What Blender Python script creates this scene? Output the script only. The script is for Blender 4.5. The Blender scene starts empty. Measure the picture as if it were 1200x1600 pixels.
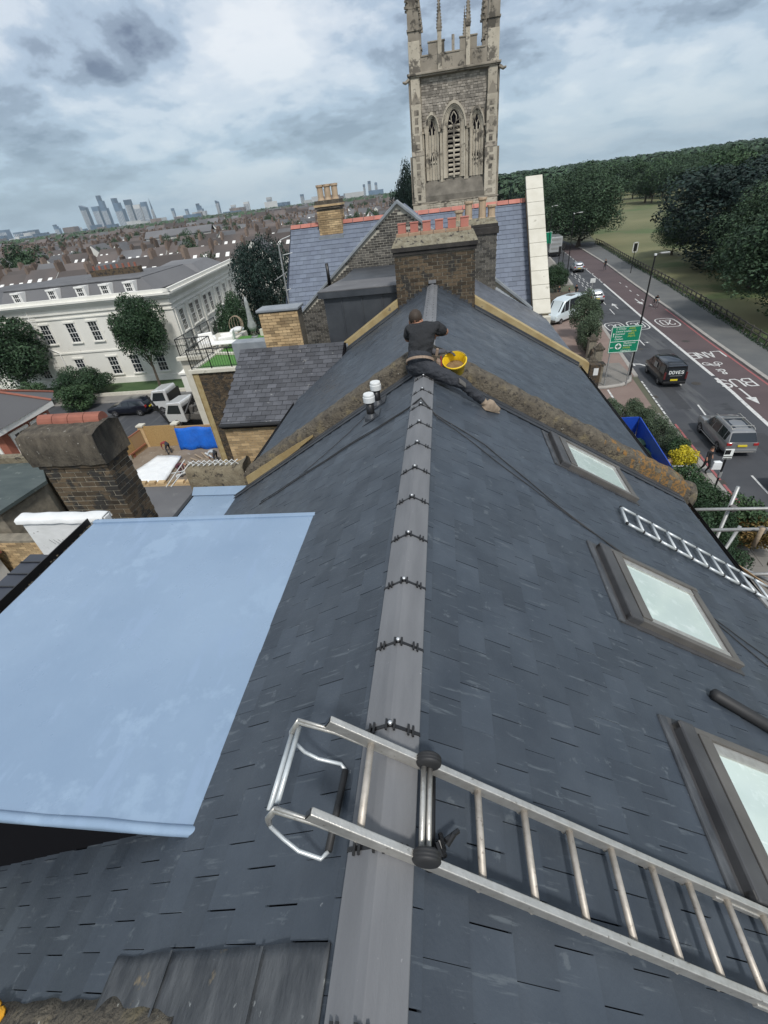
import bpy, math, random
from mathutils import Vector, Matrix, noise
R = math.radians
random.seed(7)
scn = bpy.context.scene
C = scn.collection
G = -14.5            # street level; the camera sits at the origin, 14.5 m above the road

# ---------------------------------------------------------------- camera
cd = bpy.data.cameras.new('camera'); cam = bpy.data.objects.new('camera', cd); C.objects.link(cam)
cd.sensor_fit = 'HORIZONTAL'; cd.sensor_width = 36.0; cd.lens = 36.0*699/1200
cd.clip_start = 0.05; cd.clip_end = 60000
cam.matrix_world = Matrix(((0.98946924, 0.02155847, 0.14312883), (0.10345504, 0.58624524, -0.80350083),
                           (-0.10123084, 0.80984675, 0.5778413))).to_4x4()
scn.camera = cam

# ---------------------------------------------------------------- sky: thick broken cloud over a pale blue sky
w = bpy.data.worlds.new('World'); scn.world = w; w.use_nodes = True
nt = w.node_tree; N = nt.nodes; L = nt.links; N.clear()
SUN_EL, SUN_AZ = 52, 160      # azimuth measured clockwise from +Y
def nd(t, **k):
    n = N.new(t)
    for a, b in k.items(): setattr(n, a, b)
    return n
def mth(op, a, b=None, c=None):
    n = nd('ShaderNodeMath', operation=op)
    for i, x in enumerate((a, b, c)):
        if x is None: continue
        if isinstance(x, (int, float)): n.inputs[i].default_value = x
        else: L.new(x, n.inputs[i])
    return n.outputs[0]
sky = nd('ShaderNodeTexSky', sky_type='NISHITA', sun_disc=False)
sky.sun_elevation = R(SUN_EL); sky.sun_rotation = R(SUN_AZ)
skyb = nd('ShaderNodeBackground'); skyb.inputs[1].default_value = 0.11; L.new(sky.outputs[0], skyb.inputs[0])
tc = nd('ShaderNodeTexCoord'); sp = nd('ShaderNodeSeparateXYZ'); L.new(tc.outputs['Generated'], sp.inputs[0])
zz = mth('MAXIMUM', sp.outputs[2], 0.0); dv = mth('ADD', zz, 0.30)
cmb = nd('ShaderNodeCombineXYZ'); L.new(mth('DIVIDE', sp.outputs[0], dv), cmb.inputs[0]); L.new(mth('DIVIDE', sp.outputs[1], dv), cmb.inputs[1])
def cloud(scale, detail, off, rough=.55, dist=0.0):
    mp = nd('ShaderNodeMapping'); mp.inputs['Location'].default_value = off; L.new(cmb.outputs[0], mp.inputs[0])
    n = nd('ShaderNodeTexNoise'); n.inputs['Scale'].default_value = scale; n.inputs['Detail'].default_value = detail
    n.inputs['Roughness'].default_value = rough; n.inputs['Distortion'].default_value = dist
    L.new(mp.outputs[0], n.inputs['Vector']); return n.outputs[0]
n1 = cloud(1.9, 8, (5.1, 1.2, 3), .56, .15); n2 = cloud(0.7, 3, (2.7, 6.2, 5)); n3 = cloud(5.0, 5, (1, 9, 4), .55)
v = mth('ADD', mth('MULTIPLY', n1, .62), mth('ADD', mth('MULTIPLY', n2, .34), mth('MULTIPLY', n3, .13))); v = mth('ADD', mth('MULTIPLY', mth('SUBTRACT', v, .525), 1.15), .497)
cr = nd('ShaderNodeValToRGB'); L.new(v, cr.inputs[0]); e = cr.color_ramp; e.interpolation = 'EASE'
e.elements[0].position = .385; e.elements[0].color = (.15, .19, .27, 1)
e.elements[1].position = .60; e.elements[1].color = (.82, .86, .90, 1)
for p, c in ((.43, (.28, .345, .44, 1)), (.475, (.44, .54, .66, 1)), (.53, (.66, .73, .81, 1))):
    q = e.elements.new(p); q.color = c
# towards the horizon the cloud deck is seen edge on through kilometres of air and evens out
mix = nd('ShaderNodeMix', data_type='RGBA'); mr = nd('ShaderNodeMapRange'); mr.inputs[1].default_value = 0.0; mr.inputs[2].default_value = .20
mr.inputs[3].default_value = .72; mr.inputs[4].default_value = 0.0; L.new(zz, mr.inputs[0]); L.new(mr.outputs[0], mix.inputs[0])
L.new(cr.outputs[0], mix.inputs[6]); mix.inputs[7].default_value = (.42, .58, .68, 1)
clb = nd('ShaderNodeBackground'); L.new(mix.outputs[2], clb.inputs[0]); clb.inputs[1].default_value = 1.0
ms = nd('ShaderNodeMixShader'); ms.inputs[0].default_value = .90
L.new(skyb.outputs[0], ms.inputs[1]); L.new(clb.outputs[0], ms.inputs[2])
wo = nd('ShaderNodeOutputWorld'); L.new(ms.outputs[0], wo.inputs[0])

sl = bpy.data.lights.new('sun', 'SUN'); sl.energy = 2.7; sl.angle = R(7); sl.color = (1, .96, .9)
so = bpy.data.objects.new('sun', sl); C.objects.link(so)
sd = Vector((math.sin(R(SUN_AZ))*math.cos(R(SUN_EL)), math.cos(R(SUN_AZ))*math.cos(R(SUN_EL)), math.sin(R(SUN_EL))))
so.rotation_euler = sd.to_track_quat('Z', 'Y').to_euler()

scn.view_settings.view_transform = 'Standard'; scn.view_settings.look = 'None'
scn.view_settings.exposure = 0.12; scn.view_settings.gamma = 1; scn.view_settings.use_curve_mapping = False
scn.render.engine = 'CYCLES'
scn.cycles.max_bounces = 6; scn.cycles.volume_bounces = 0; scn.cycles.transparent_max_bounces = 8
scn.cycles.volume_step_rate = 10

# ---------------------------------------------------------------- materials
def mat(name, c1, c2=None, scale=4, rough=.8, bump=0, bscale=40, metal=0, isl=0, spots=None, sscale=6, sthr=.6, stretch=None,
        detail=5, spec=.5, c3=None, scale3=1, thr3=.55, coat=0, trans=0, emis=None, rmap=None, bdist=.01, spots2=None, s2scale=20, s2thr=.6, streak=None):
    m = bpy.data.materials.new(name); m.use_nodes = True; t = m.node_tree; ns = t.nodes; ln = t.links; b = ns['Principled BSDF']
    b.inputs['Roughness'].default_value = rough; b.inputs['Metallic'].default_value = metal; b.inputs['Specular IOR Level'].default_value = spec
    b.inputs['Coat Weight'].default_value = coat; b.inputs['Transmission Weight'].default_value = trans
    geo = ns.new('ShaderNodeNewGeometry'); vec = geo.outputs['Position']
    if stretch:
        mp = ns.new('ShaderNodeMapping'); mp.inputs['Scale'].default_value = stretch; ln.new(vec, mp.inputs[0]); vec = mp.outputs[0]
    def noi(s, d=detail, r=.55, v=None):
        n = ns.new('ShaderNodeTexNoise'); n.inputs['Scale'].default_value = s; n.inputs['Detail'].default_value = d
        n.inputs['Roughness'].default_value = r; ln.new(v or vec, n.inputs['Vector']); return n.outputs[0]
    def mixc(f, a, c):
        n = ns.new('ShaderNodeMix'); n.data_type = 'RGBA'
        for x, i in ((f, 0), (a, 6), (c, 7)):
            if isinstance(x, (int, float)): n.inputs[i].default_value = x
            elif isinstance(x, tuple): n.inputs[i].default_value = (*x[:3], 1)
            else: ln.new(x, n.inputs[i])
        return n.outputs[2]
    def ramp(x, lo, hi):
        n = ns.new('ShaderNodeMapRange'); n.inputs[1].default_value = lo; n.inputs[2].default_value = hi; ln.new(x, n.inputs[0]); return n.outputs[0]
    col = c1
    if c2: col = mixc(ramp(noi(scale), .32, .68), c1, c2)
    if c3: col = mixc(ramp(noi(scale3, 3), thr3, thr3+.12), col, c3)
    if isl:   # every island / object its own shade
        oi = ns.new('ShaderNodeObjectInfo'); ad = ns.new('ShaderNodeMath'); ad.operation = 'ADD'
        ln.new(geo.outputs['Random Per Island'], ad.inputs[0]); ln.new(oi.outputs['Random'], ad.inputs[1])
        fr = ns.new('ShaderNodeMath'); fr.operation = 'FRACT'; ln.new(ad.outputs[0], fr.inputs[0])
        k = ns.new('ShaderNodeMapRange'); k.inputs[3].default_value = 1-isl; k.inputs[4].default_value = 1+isl; ln.new(fr.outputs[0], k.inputs[0])
        hs = ns.new('ShaderNodeHueSaturation')
        if isinstance(col, tuple): hs.inputs['Color'].default_value = (*col[:3], 1)
        else: ln.new(col, hs.inputs['Color'])
        ln.new(k.outputs[0], hs.inputs['Value']); col = hs.outputs[0]
    if spots: col = mixc(ramp(noi(sscale, 6, .65, geo.outputs['Position']), sthr, sthr+.06), col, spots)
    if spots2: col = mixc(ramp(noi(s2scale, 6, .65, geo.outputs['Position']), s2thr, s2thr+.05), col, spots2)
    if streak:
        mp2 = ns.new('ShaderNodeMapping'); mp2.inputs['Scale'].default_value = streak[1]; ln.new(geo.outputs['Position'], mp2.inputs[0])
        col = mixc(ramp(noi(1.0, 6, .62, mp2.outputs[0]), streak[2], streak[2]+.09), col, streak[0])
    if isinstance(col, tuple): b.inputs['Base Color'].default_value = (*col[:3], 1)
    else: ln.new(col, b.inputs['Base Color'])
    if rmap:
        k = ns.new('ShaderNodeMapRange'); k.inputs[1].default_value = .3; k.inputs[2].default_value = .7
        k.inputs[3].default_value = rmap[0]; k.inputs[4].default_value = rmap[1]; ln.new(noi(rmap[2]), k.inputs[0]); ln.new(k.outputs[0], b.inputs['Roughness'])
    if bump:
        bp = ns.new('ShaderNodeBump'); bp.inputs['Strength'].default_value = bump; bp.inputs['Distance'].default_value = bdist
        ln.new(noi(bscale, 4), bp.inputs['Height']); ln.new(bp.outputs[0], b.inputs['Normal'])
    if emis: b.inputs['Emission Color'].default_value = (*emis[:3], 1); b.inputs['Emission Strength'].default_value = 1
    return m
def leafmat(name, c1, c2, isl=.45):
    m = mat(name, c1, c2, scale=.8, rough=.6, isl=isl, spec=.25); return m

slate = mat('slate', (.036, .046, .060), (.052, .064, .080), scale=3.5, rough=.42, isl=.13, spec=.46, spots=(.085, .10, .115), sscale=9, sthr=.63, streak=((.085, .10, .115), (4, 38, 4), .60), bump=.35, bscale=60, bdist=.004, rmap=(.34, .62, 3), spots2=(.15, .165, .18), s2scale=34, s2thr=.69)
slate_far = mat('slate_far', (.075, .083, .10), (.105, .115, .135), scale=1.5, rough=.5, isl=.16, bump=.3, bscale=30)
slate_new = mat('slate_new', (.115, .135, .18), (.14, .165, .21), scale=1.5, rough=.5, isl=.12, bump=.2, bscale=30)
slate_old = mat('slate_old', (.048, .050, .058), (.082, .085, .096), scale=2, rough=.6, isl=.3, bump=.3, bscale=30, spots=(.2, .2, .2), sscale=5, sthr=.63)
under = mat('under', (.008, .008, .010), rough=1, spec=.05)
ridge_m = mat('ridge_m', (.125, .128, .136), (.165, .168, .176), scale=3, rough=.6, isl=.06, spots=(.27, .27, .28), sscale=25, sthr=.68, bump=.25, bscale=120, bdist=.003, stretch=(3, .5, 3))
blackp = mat('blackp', (.012, .012, .013), rough=.4)
screw = mat('screw', (.75, .75, .75), rough=.3, metal=.8)
grp = mat('grp', (.195, .275, .385), (.232, .318, .43), scale=.9, rough=.3, bump=.5, bscale=7, bdist=.008, rmap=(.22, .5, 4), spots=(.245, .335, .45), sscale=1.6, sthr=.54, spots2=(.15, .20, .28), s2scale=24, s2thr=.71, streak=((.225, .31, .43), (7, 1.6, 1), .56))
lead = mat('lead', (.17, .19, .21), (.26, .28, .30), scale=3, rough=.5, bump=.3, bscale=15, spots=(.4, .42, .44), sscale=10, sthr=.68)
lead_old = mat('lead_old', (.032, .036, .042), (.085, .09, .096), scale=5, rough=.6, bump=.5, bscale=20, spots=(.22, .17, .10), sscale=3.2, sthr=.64, stretch=(3.5, 1, 1), spots2=(.22, .23, .23), s2scale=14, s2thr=.66)
lead_dark = mat('lead_dark', (.035, .04, .048), (.06, .066, .075), scale=2, rough=.45, bump=.3, bscale=6)
render_l = mat('render_l', (.075, .064, .050), (.135, .115, .085), scale=9, rough=.95, bump=1, bscale=34, bdist=.03, spots=(.050, .043, .035), sscale=16, sthr=.54, spots2=(.42, .40, .34), s2scale=30, s2thr=.66, c3=(.165, .135, .080), scale3=5)
lich_o = mat('lich_o', (.24, .125, .035), (.15, .10, .05), scale=22, rough=.95, bump=1, bscale=40, bdist=.02, spots=(.09, .07, .045), sscale=22, sthr=.50, spots2=(.45, .42, .33), s2scale=30, s2thr=.66)
render_y = mat('render_y', (.29, .21, .095), (.40, .32, .17), scale=3, rough=.85, bump=.4, bscale=25, spots=(.17, .14, .10), sscale=6, sthr=.63)
render_d = mat('render_d', (.13, .105, .07), (.22, .19, .13), scale=6, rough=.9, bump=.9, bscale=30, bdist=.02, spots=(.045, .038, .03), sscale=8, sthr=.55, spots2=(.48, .46, .40), s2scale=30, s2thr=.68)
brick_dk = mat('brick_dk', (.055, .040, .027), (.125, .088, .050), scale=3, rough=.9, isl=.55, bump=.6, bscale=60, spots=(.03, .027, .024), sscale=3, sthr=.5)
brick_y = mat('brick_y', (.34, .235, .125), (.44, .32, .18), scale=3, rough=.88, isl=.38, bump=.5, bscale=60, spots=(.20, .13, .06), sscale=9, sthr=.62)
brick_g = mat('brick_g', (.055, .052, .048), (.11, .10, .085), scale=3, rough=.9, isl=.5, bump=.4, bscale=60)
brick_r = mat('brick_r', (.22, .075, .05), (.28, .10, .065), scale=1, rough=.9, isl=.3)
mortar_l = mat('mortar_l', (.36, .34, .29), (.46, .43, .36), scale=8, rough=.95, bump=.4)
mortar_d = mat('mortar_d', (.15, .135, .105), (.25, .22, .17), scale=6, rough=.95, bump=.5)
mortar_m = mat('mortar_m', (.26, .235, .18), (.34, .31, .25), scale=6, rough=.95, bump=.5)
stone_t = mat('stone_t', (.36, .32, .255), (.47, .425, .345), scale=1.1, rough=.88, isl=.12, bump=.4, bscale=12, spots=(.13, .115, .095), sscale=.9, sthr=.54, spots2=(.22, .20, .17), s2scale=5, s2thr=.6)
stone_u = mat('stone_u', (.20, .175, .14), (.31, .275, .225), scale=.9, rough=.9, bump=.5, bscale=10, spots=(.085, .075, .062), sscale=.8, sthr=.53)
mortar_y = mat('mortar_y', (.10, .09, .07), (.15, .13, .1), scale=8, rough=.95)
cap_c = mat('cap_c', (.048, .040, .031), (.125, .106, .080), scale=4, rough=.95, bump=.9, bscale=25, bdist=.03, spots=(.34, .32, .28), sscale=16, sthr=.64, stretch=(2.5, 2.5, .8))
flaunch = mat('flaunch', (.15, .13, .09), (.26, .24, .18), scale=9, rough=.95, bump=1, bscale=25, bdist=.03, spots=(.05, .045, .04), sscale=8, sthr=.56)
soot = mat('soot', (.022, .02, .019), (.05, .045, .04), scale=5, rough=.9, bump=.6, bscale=30)
terra = mat('terra', (.36, .13, .10), (.42, .17, .13), scale=4, rough=.75, isl=.12)
terra2 = mat('terra2', (.22, .08, .055), (.28, .105, .07), scale=6, rough=.8, isl=.15, bump=.4)
pot_y = mat('pot_y', (.46, .35, .24), (.36, .26, .17), scale=5, rough=.8)
slabm = mat('slabm', (.30, .20, .13), (.38, .26, .18), scale=6, rough=.9)
stone = mat('stone', (.44, .39, .31), (.56, .51, .42), scale=.9, rough=.85, isl=.09, bump=.4, bscale=12, spots=(.20, .17, .13), sscale=1.3, sthr=.57)
stone_g = mat('stone_g', (.27, .235, .19), (.38, .335, .275), scale=.8, rough=.9, bump=.5, bscale=10, spots=(.12, .10, .085), sscale=1.2, sthr=.55)
rubble = mat('rubble', (.20, .18, .155), (.32, .29, .25), scale=2, rough=.9, isl=.4, bump=.6, bscale=8)
stone_p = mat('stone_p', (.50, .475, .40), (.60, .575, .50), scale=2, rough=.8, isl=.05, spots=(.36, .34, .28), sscale=2, sthr=.62)
white = mat('white', (.76, .745, .69), (.70, .685, .63), scale=.6, rough=.7, spots=(.60, .58, .52), sscale=1.4, sthr=.64)
whitep = mat('whitep', (.66, .67, .66), (.58, .60, .60), scale=3, rough=.6)
white_wall = mat('white_wall', (.72, .73, .73), (.62, .63, .62), scale=4, rough=.8, spots=(.16, .14, .13), sscale=11, sthr=.66, bump=.5, bscale=20)
trim = mat('trim', (.78, .77, .74), rough=.5)
glass_d = mat('glass_d', (.02, .025, .03), rough=.08, spec=.8)
glass_sky = mat('glass_sky', (.58, .69, .65), (.66, .76, .73), scale=2.2, rough=.06, spec=1, coat=1, spots=(.72, .82, .79), sscale=5, sthr=.56, streak=((.78, .86, .83), (5, 40, 5), .60), bump=.08, bscale=5)  # lighter streaks put a sky reflection into the glass colour
frame_m = mat('frame_m', (.088, .083, .076), (.12, .113, .105), scale=4, rough=.42, spec=.5)
frame_d = mat('frame_d', (.045, .045, .048), (.07, .07, .072), scale=4, rough=.45)
alu = mat('alu', (.62, .60, .56), (.50, .48, .44), scale=20, rough=.42, metal=.75, spots=(.25, .23, .2), sscale=40, sthr=.64, bump=.2, bscale=80)
alu_r = mat('alu_r', (.55, .50, .44), (.42, .38, .33), scale=30, rough=.55, metal=.5, spots=(.3, .26, .22), sscale=50, sthr=.6)
silver = mat('silver', (.60, .63, .64), (.46, .49, .50), scale=14, rough=.36, metal=.35, spots=(.30, .31, .31), sscale=30, sthr=.66)
galv = mat('galv', (.42, .43, .43), (.30, .30, .29), scale=6, rough=.5, metal=.5, spots=(.55, .55, .53), sscale=25, sthr=.62)
wood = mat('wood', (.40, .27, .15), (.30, .19, .10), scale=5, rough=.8, stretch=(1, 6, 6))
plank_m = mat('plank_m', (.36, .28, .20), (.26, .20, .14), scale=6, rough=.85, stretch=(1, 5, 5))
rubber = mat('rubber', (.02, .02, .021), rough=.6)
asphalt = mat('asphalt', (.043, .046, .053), (.064, .067, .074), scale=.5, rough=.85, bump=.3, bscale=30, spots=(.033, .035, .040), sscale=.35, sthr=.56, streak=((.085, .088, .092), (1.3, .10, 1), .56), spots2=(.09, .09, .09), s2scale=3, s2thr=.70)
redlane = mat('redlane', (.078, .056, .058), (.096, .070, .072), scale=.4, rough=.88, bump=.3, bscale=30, spots=(.075, .056, .06), sscale=.3, sthr=.58)
paint = mat('paint', (.60, .60, .58), (.46, .46, .45), scale=5, rough=.75, spots=(.16, .16, .17), sscale=5, sthr=.60)
redline = mat('redline', (.33, .10, .10), (.26, .09, .09), scale=3, rough=.8)
paving = mat('paving', (.18, .17, .155), (.23, .215, .195), scale=.8, rough=.9, isl=.14, bump=.3)
paving_g = mat('paving_g', (.095, .10, .102), (.125, .128, .125), scale=.5, rough=.9)
paving_r = mat('paving_r', (.20, .145, .125), (.235, .175, .15), scale=.7, rough=.9, isl=.12)
kerb_m = mat('kerb_m', (.27, .255, .235), (.34, .325, .30), scale=2, rough=.85, isl=.08)
ground_m = mat('ground_m', (.10, .095, .07), (.075, .09, .05), scale=.02, rough=.95)
earth = mat('earth', (.17, .135, .10), (.25, .205, .16), scale=.8, rough=.95, bump=.8, bscale=8, bdist=.05, spots=(.32, .29, .25), sscale=2, sthr=.6)
drive = mat('drive', (.20, .17, .14), (.25, .22, .185), scale=.8, rough=.9, bump=.4)
lawn = mat('lawn', (.035, .075, .022), (.05, .09, .03), scale=1, rough=.9, bump=.6, bscale=30)
astro = mat('astro', (.06, .17, .03), (.075, .20, .04), scale=3, rough=.9, bump=.6, bscale=60)
field = mat('field', (.10, .11, .048), (.18, .17, .085), scale=.05, rough=.95, spots=(.08, .11, .04), sscale=.06, sthr=.52)
blue_t = mat('blue_t', (.006, .13, .60), (.008, .10, .46), scale=2, rough=.4, bump=.8, bscale=5, bdist=.05)
blue_h = mat('blue_h', (.008, .05, .34), (.012, .065, .42), scale=1, rough=.45, bump=.2, bscale=4)
osb = mat('osb', (.42, .28, .12), (.30, .19, .075), scale=12, rough=.85, spots=(.50, .36, .17), sscale=20, sthr=.6)
sheetw = mat('sheetw', (.82, .84, .84), (.74, .76, .77), scale=2, rough=.4, bump=.8, bscale=3, bdist=.05)
leaf_a = leafmat('leaf_a', (.020, .045, .022), (.036, .068, .032))
leaf_b = leafmat('leaf_b', (.028, .060, .026), (.050, .088, .038))
leaf_p = leafmat('leaf_p', (.028, .055, .030), (.050, .086, .042), .5)
leaf_d = leafmat('leaf_d', (.010, .024, .022), (.020, .038, .028))
leaf_s = leafmat('leaf_s', (.055, .085, .05), (.085, .115, .07))
leaf_y = leafmat('leaf_y', (.42, .36, .02), (.55, .46, .03), .3)
leaf_o = leafmat('leaf_o', (.12, .10, .03), (.16, .09, .03), .4)
bark = mat('bark', (.07, .055, .04), (.10, .08, .06), scale=6, rough=.95, bump=.8)
black_i = mat('black_i', (.012, .012, .013), rough=.4)
signgreen = mat('signgreen', (.0, .20, .105), (.0, .18, .095), scale=1, rough=.4)
signwhite = mat('signwhite', (.80, .82, .80), rough=.4)
signyellow = mat('signyellow', (.55, .55, .05), rough=.4)
signred = mat('signred', (.45, .03, .03), rough=.4)
roof_br = mat('roof_br', (.070, .062, .060), (.108, .088, .080), scale=.15, rough=.9, isl=.45)
roof_gr = mat('roof_gr', (.10, .10, .105), (.14, .14, .145), scale=.1, rough=.85, isl=.3)
wall_br = mat('wall_br', (.12, .085, .068), (.19, .145, .115), scale=.1, rough=.9, isl=.5)
wall_wh = mat('wall_wh', (.62, .61, .57), (.70, .69, .65), scale=.1, rough=.9, isl=.15)
tower_b = mat('tower_b', (.05, .09, .14), (.10, .15, .21), scale=.03, rough=.4, isl=.35)
tower_w = mat('tower_w', (.45, .45, .44), (.55, .54, .52), scale=.03, rough=.8, isl=.2)
felt = mat('felt', (.095, .095, .10), (.13, .13, .135), scale=1, rough=.85, spots=(.16, .16, .16), sscale=2, sthr=.6)
felt_g = mat('felt_g', (.045, .062, .062), (.07, .088, .085), scale=1.2, rough=.8, spots=(.11, .13, .12), sscale=2.5, sthr=.6, stretch=(1, 3, 1))
skin_m = mat('skin_m', (.42, .22, .14), (.36, .18, .115), scale=12, rough=.6)
hair_m = mat('hair_m', (.028, .018, .012), (.045, .03, .02), scale=60, rough=.7)
cloth_k = mat('cloth_k', (.010, .011, .013), (.016, .017, .020), scale=8, rough=.85, bump=.9, bscale=14, bdist=.03)
denim = mat('denim', (.020, .023, .030), (.035, .038, .046), scale=9, rough=.85, bump=.9, bscale=18, bdist=.03, spots=(.10, .10, .11), sscale=14, sthr=.68)
boot_m = mat('boot_m', (.34, .27, .20), (.25, .19, .14), scale=20, rough=.8)
leather = mat('leather', (.30, .22, .16), (.20, .14, .10), scale=10, rough=.7)
bucket_y = mat('bucket_y', (.80, .55, .02), (.68, .44, .02), scale=8, rough=.4, spots=(.35, .22, .1), sscale=12, sthr=.6)
mud = mat('mud', (.16, .10, .045), (.22, .15, .08), scale=20, rough=.9, bump=1)
red_c = mat('red_c', (.22, .03, .03), rough=.85); maroon = mat('maroon', (.07, .02, .03), rough=.85); grey_c = mat('grey_c', (.42, .46, .5), rough=.85)
tail_r = mat('tail_r', (.35, .02, .02), rough=.25, spec=.8); plate_y = mat('plate_y', (.65, .52, .03), rough=.4)
def carpaint(n, c): return mat(n, c, rough=.3, metal=.35, coat=.7, spots=tuple(min(1, x*1.25+.01) for x in c), sscale=5, sthr=.62)
car_k = carpaint('car_k', (.010, .011, .014)); car_g = carpaint('car_g', (.23, .235, .24)); car_s = carpaint('car_s', (.46, .48, .49)); car_w = carpaint('car_w', (.74, .75, .75)); car_n = carpaint('car_n', (.008, .010, .020)); car_t = carpaint('car_t', (.36, .38, .41))
hub_m = mat('hub_m', (.45, .45, .46), rough=.35, metal=.8)

# ---------------------------------------------------------------- mesh helpers
class MB:
    def __init__(s): s.v = []; s.f = []; s.m = []; s.mi = 0
    def add(s, vs, fs):
        o = len(s.v); s.v += [tuple(p) for p in vs]; s.f += [tuple(i+o for i in f) for f in fs]; s.m += [s.mi]*len(fs); return s
    def box(s, x0, x1, y0, y1, z0, z1):
        return s.add([(x0,y0,z0),(x1,y0,z0),(x1,y1,z0),(x0,y1,z0),(x0,y0,z1),(x1,y0,z1),(x1,y1,z1),(x0,y1,z1)],
                     [(0,3,2,1),(4,5,6,7),(0,1,5,4),(1,2,6,5),(2,3,7,6),(3,0,4,7)])
    def obox(s, o, a, b, c):       # corner + three edge vectors
        o, a, b, c = map(Vector, (o, a, b, c)); f = [(0,3,2,1),(4,5,6,7),(0,1,5,4),(1,2,6,5),(2,3,7,6),(3,0,4,7)]
        if a.cross(b).dot(c) < 0: f = [t[::-1] for t in f]
        return s.add([o, o+a, o+a+b, o+b, o+c, o+a+c, o+a+b+c, o+b+c], f)
    def cbox(s, c, d, rz=0):       # centre, sizes, rotation about z
        c = Vector(c); a = Vector((math.cos(rz), math.sin(rz), 0))*d[0]; b = Vector((-math.sin(rz), math.cos(rz), 0))*d[1]; z = Vector((0, 0, d[2]))
        return s.obox(c-a/2-b/2-z/2, a, b, z)
    def prism(s, poly, ext):       # planar polygon + extrusion
        n = len(poly); e = Vector(ext); vs = [Vector(p) for p in poly]; vs += [p+e for p in vs]
        nm = Vector((0, 0, 0))
        for i in range(n): nm += vs[i].cross(vs[(i+1) % n])
        fl = nm.dot(e) > 0
        fs = [tuple(range(n-1, -1, -1)) if fl else tuple(range(n)), tuple(range(n, 2*n)) if fl else tuple(range(2*n-1, n-1, -1))]
        for i in range(n):
            j = (i+1) % n; fs.append((i, j, j+n, i+n) if fl else (j, i, i+n, j+n))
        return s.add(vs, fs)
    def quad(s, *p): return s.add(p, [tuple(range(len(p)))])
    def path(s, pts, r, n=8, cap=True, close=False):
        pts = [Vector(p) for p in pts]; k = len(pts); rr = r if isinstance(r, (list, tuple)) else [r]*k; vs = []; fs = []; ref = None
        for i, p in enumerate(pts):
            t = (pts[(i+1) % k if close else min(i+1, k-1)] - pts[(i-1) % k if close else max(i-1, 0)]).normalized()
            if ref is None: ref = Vector((0, 0, 1)) if abs(t.z) < .9 else Vector((1, 0, 0))
            a = t.cross(ref).normalized(); b = a.cross(t); ref = b
            for j in range(n):
                q = 2*math.pi*j/n; vs.append(p + (a*math.cos(q) + b*math.sin(q))*rr[i])
        for i in range(k if close else k-1):
            for j in range(n): fs.append((i*n+j, i*n+(j+1) % n, ((i+1) % k)*n+(j+1) % n, ((i+1) % k)*n+j))
        if cap and not close: fs += [tuple(range(n-1, -1, -1)), tuple(range((k-1)*n, k*n))]
        return s.add(vs, fs)
    def lathe(s, c, prof, n=16, axis=(0, 0, 1), cap=True):     # prof = (r, h) pairs along the axis
        c = Vector(c); z = Vector(axis).normalized(); a = z.orthogonal().normalized(); b = z.cross(a); vs = []; fs = []
        for r, h in prof:
            for j in range(n):
                q = 2*math.pi*j/n; vs.append(c + z*h + (a*math.cos(q)+b*math.sin(q))*r)
        for i in range(len(prof)-1):
            for j in range(n): fs.append((i*n+j, i*n+(j+1) % n, (i+1)*n+(j+1) % n, (i+1)*n+j))
        if cap: fs += [tuple(range(n-1, -1, -1)), tuple(range((len(prof)-1)*n, len(prof)*n))]
        return s.add(vs, fs)
    def mesh(s, name, ms, smooth=False):
        me = bpy.data.meshes.new(name); me.from_pydata([tuple(p) for p in s.v], [], s.f)
        ms = ms if isinstance(ms, (list, tuple)) else [ms]
        for m in ms: me.materials.append(m)
        if len(ms) > 1: me.polygons.foreach_set('material_index', s.m)
        if smooth: me.polygons.foreach_set('use_smooth', [True]*len(me.polygons))
        me.update(); return me
    def build(s, name, ms, parent=None, smooth=False, bevel=0):
        o = bpy.data.objects.new(name, s.mesh(name, ms, smooth)); C.objects.link(o)
        if parent is not None: attach(o, parent)
        if bevel:
            b = o.modifiers.new('bevel', 'BEVEL'); b.width = bevel; b.segments = 2; b.limit_method = 'ANGLE'
        return o
WORLD = {}
def attach(o, parent):      # child meshes are written in world numbers; cancel the parent's own place
    o.parent = parent; o.matrix_parent_inverse = WM(parent).inverted()
def WM(o):
    m = Matrix.LocRotScale(o.location, o.rotation_euler, o.scale)
    return WM(o.parent) @ o.matrix_parent_inverse @ m if o.parent else m
def thing(name, label, cat, loc=(0, 0, 0), rz=0, group=None):
    o = bpy.data.objects.new(name, None); C.objects.link(o); o.location = loc; o.rotation_euler = (0, 0, rz)
    o.empty_display_size = .3; o['label'] = label; o['category'] = cat
    if group: o['group'] = group
    return o
def local(mb, name, ms, parent, smooth=False, bevel=0):      # mesh written in the parent's own space
    o = mb.build(name, ms, None, smooth, bevel); o.parent = parent; return o
def tag(o, label, cat, group=None, kind=None):
    o['label'] = label; o['category'] = cat
    if group: o['group'] = group
    if kind: o['kind'] = kind
    return o
def struct(o): o['kind'] = 'structure'; return o
def stuffp(o): o['kind'] = 'stuff'; return o
def dup(root, loc, rz=None, label=None, scale=None):
    r = root.copy(); C.objects.link(r); r.location = loc
    if rz is not None: r.rotation_euler = (0, 0, rz)
    if scale: r.scale = scale if isinstance(scale, tuple) else (scale,)*3
    if label: r['label'] = label
    def rec(a, b):
        for ch in [x for x in KIDS.get(a.name, [])]:
            c = ch.copy(); C.objects.link(c); c.parent = b; rec(ch, c)
    rec(root, r); return r
KIDS = {}
def index_kids(*roots):
    allk = {}
    for o in bpy.data.objects:
        if o.parent: allk.setdefault(o.parent.name, []).append(o)
    KIDS.clear(); KIDS.update(allk)

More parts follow.
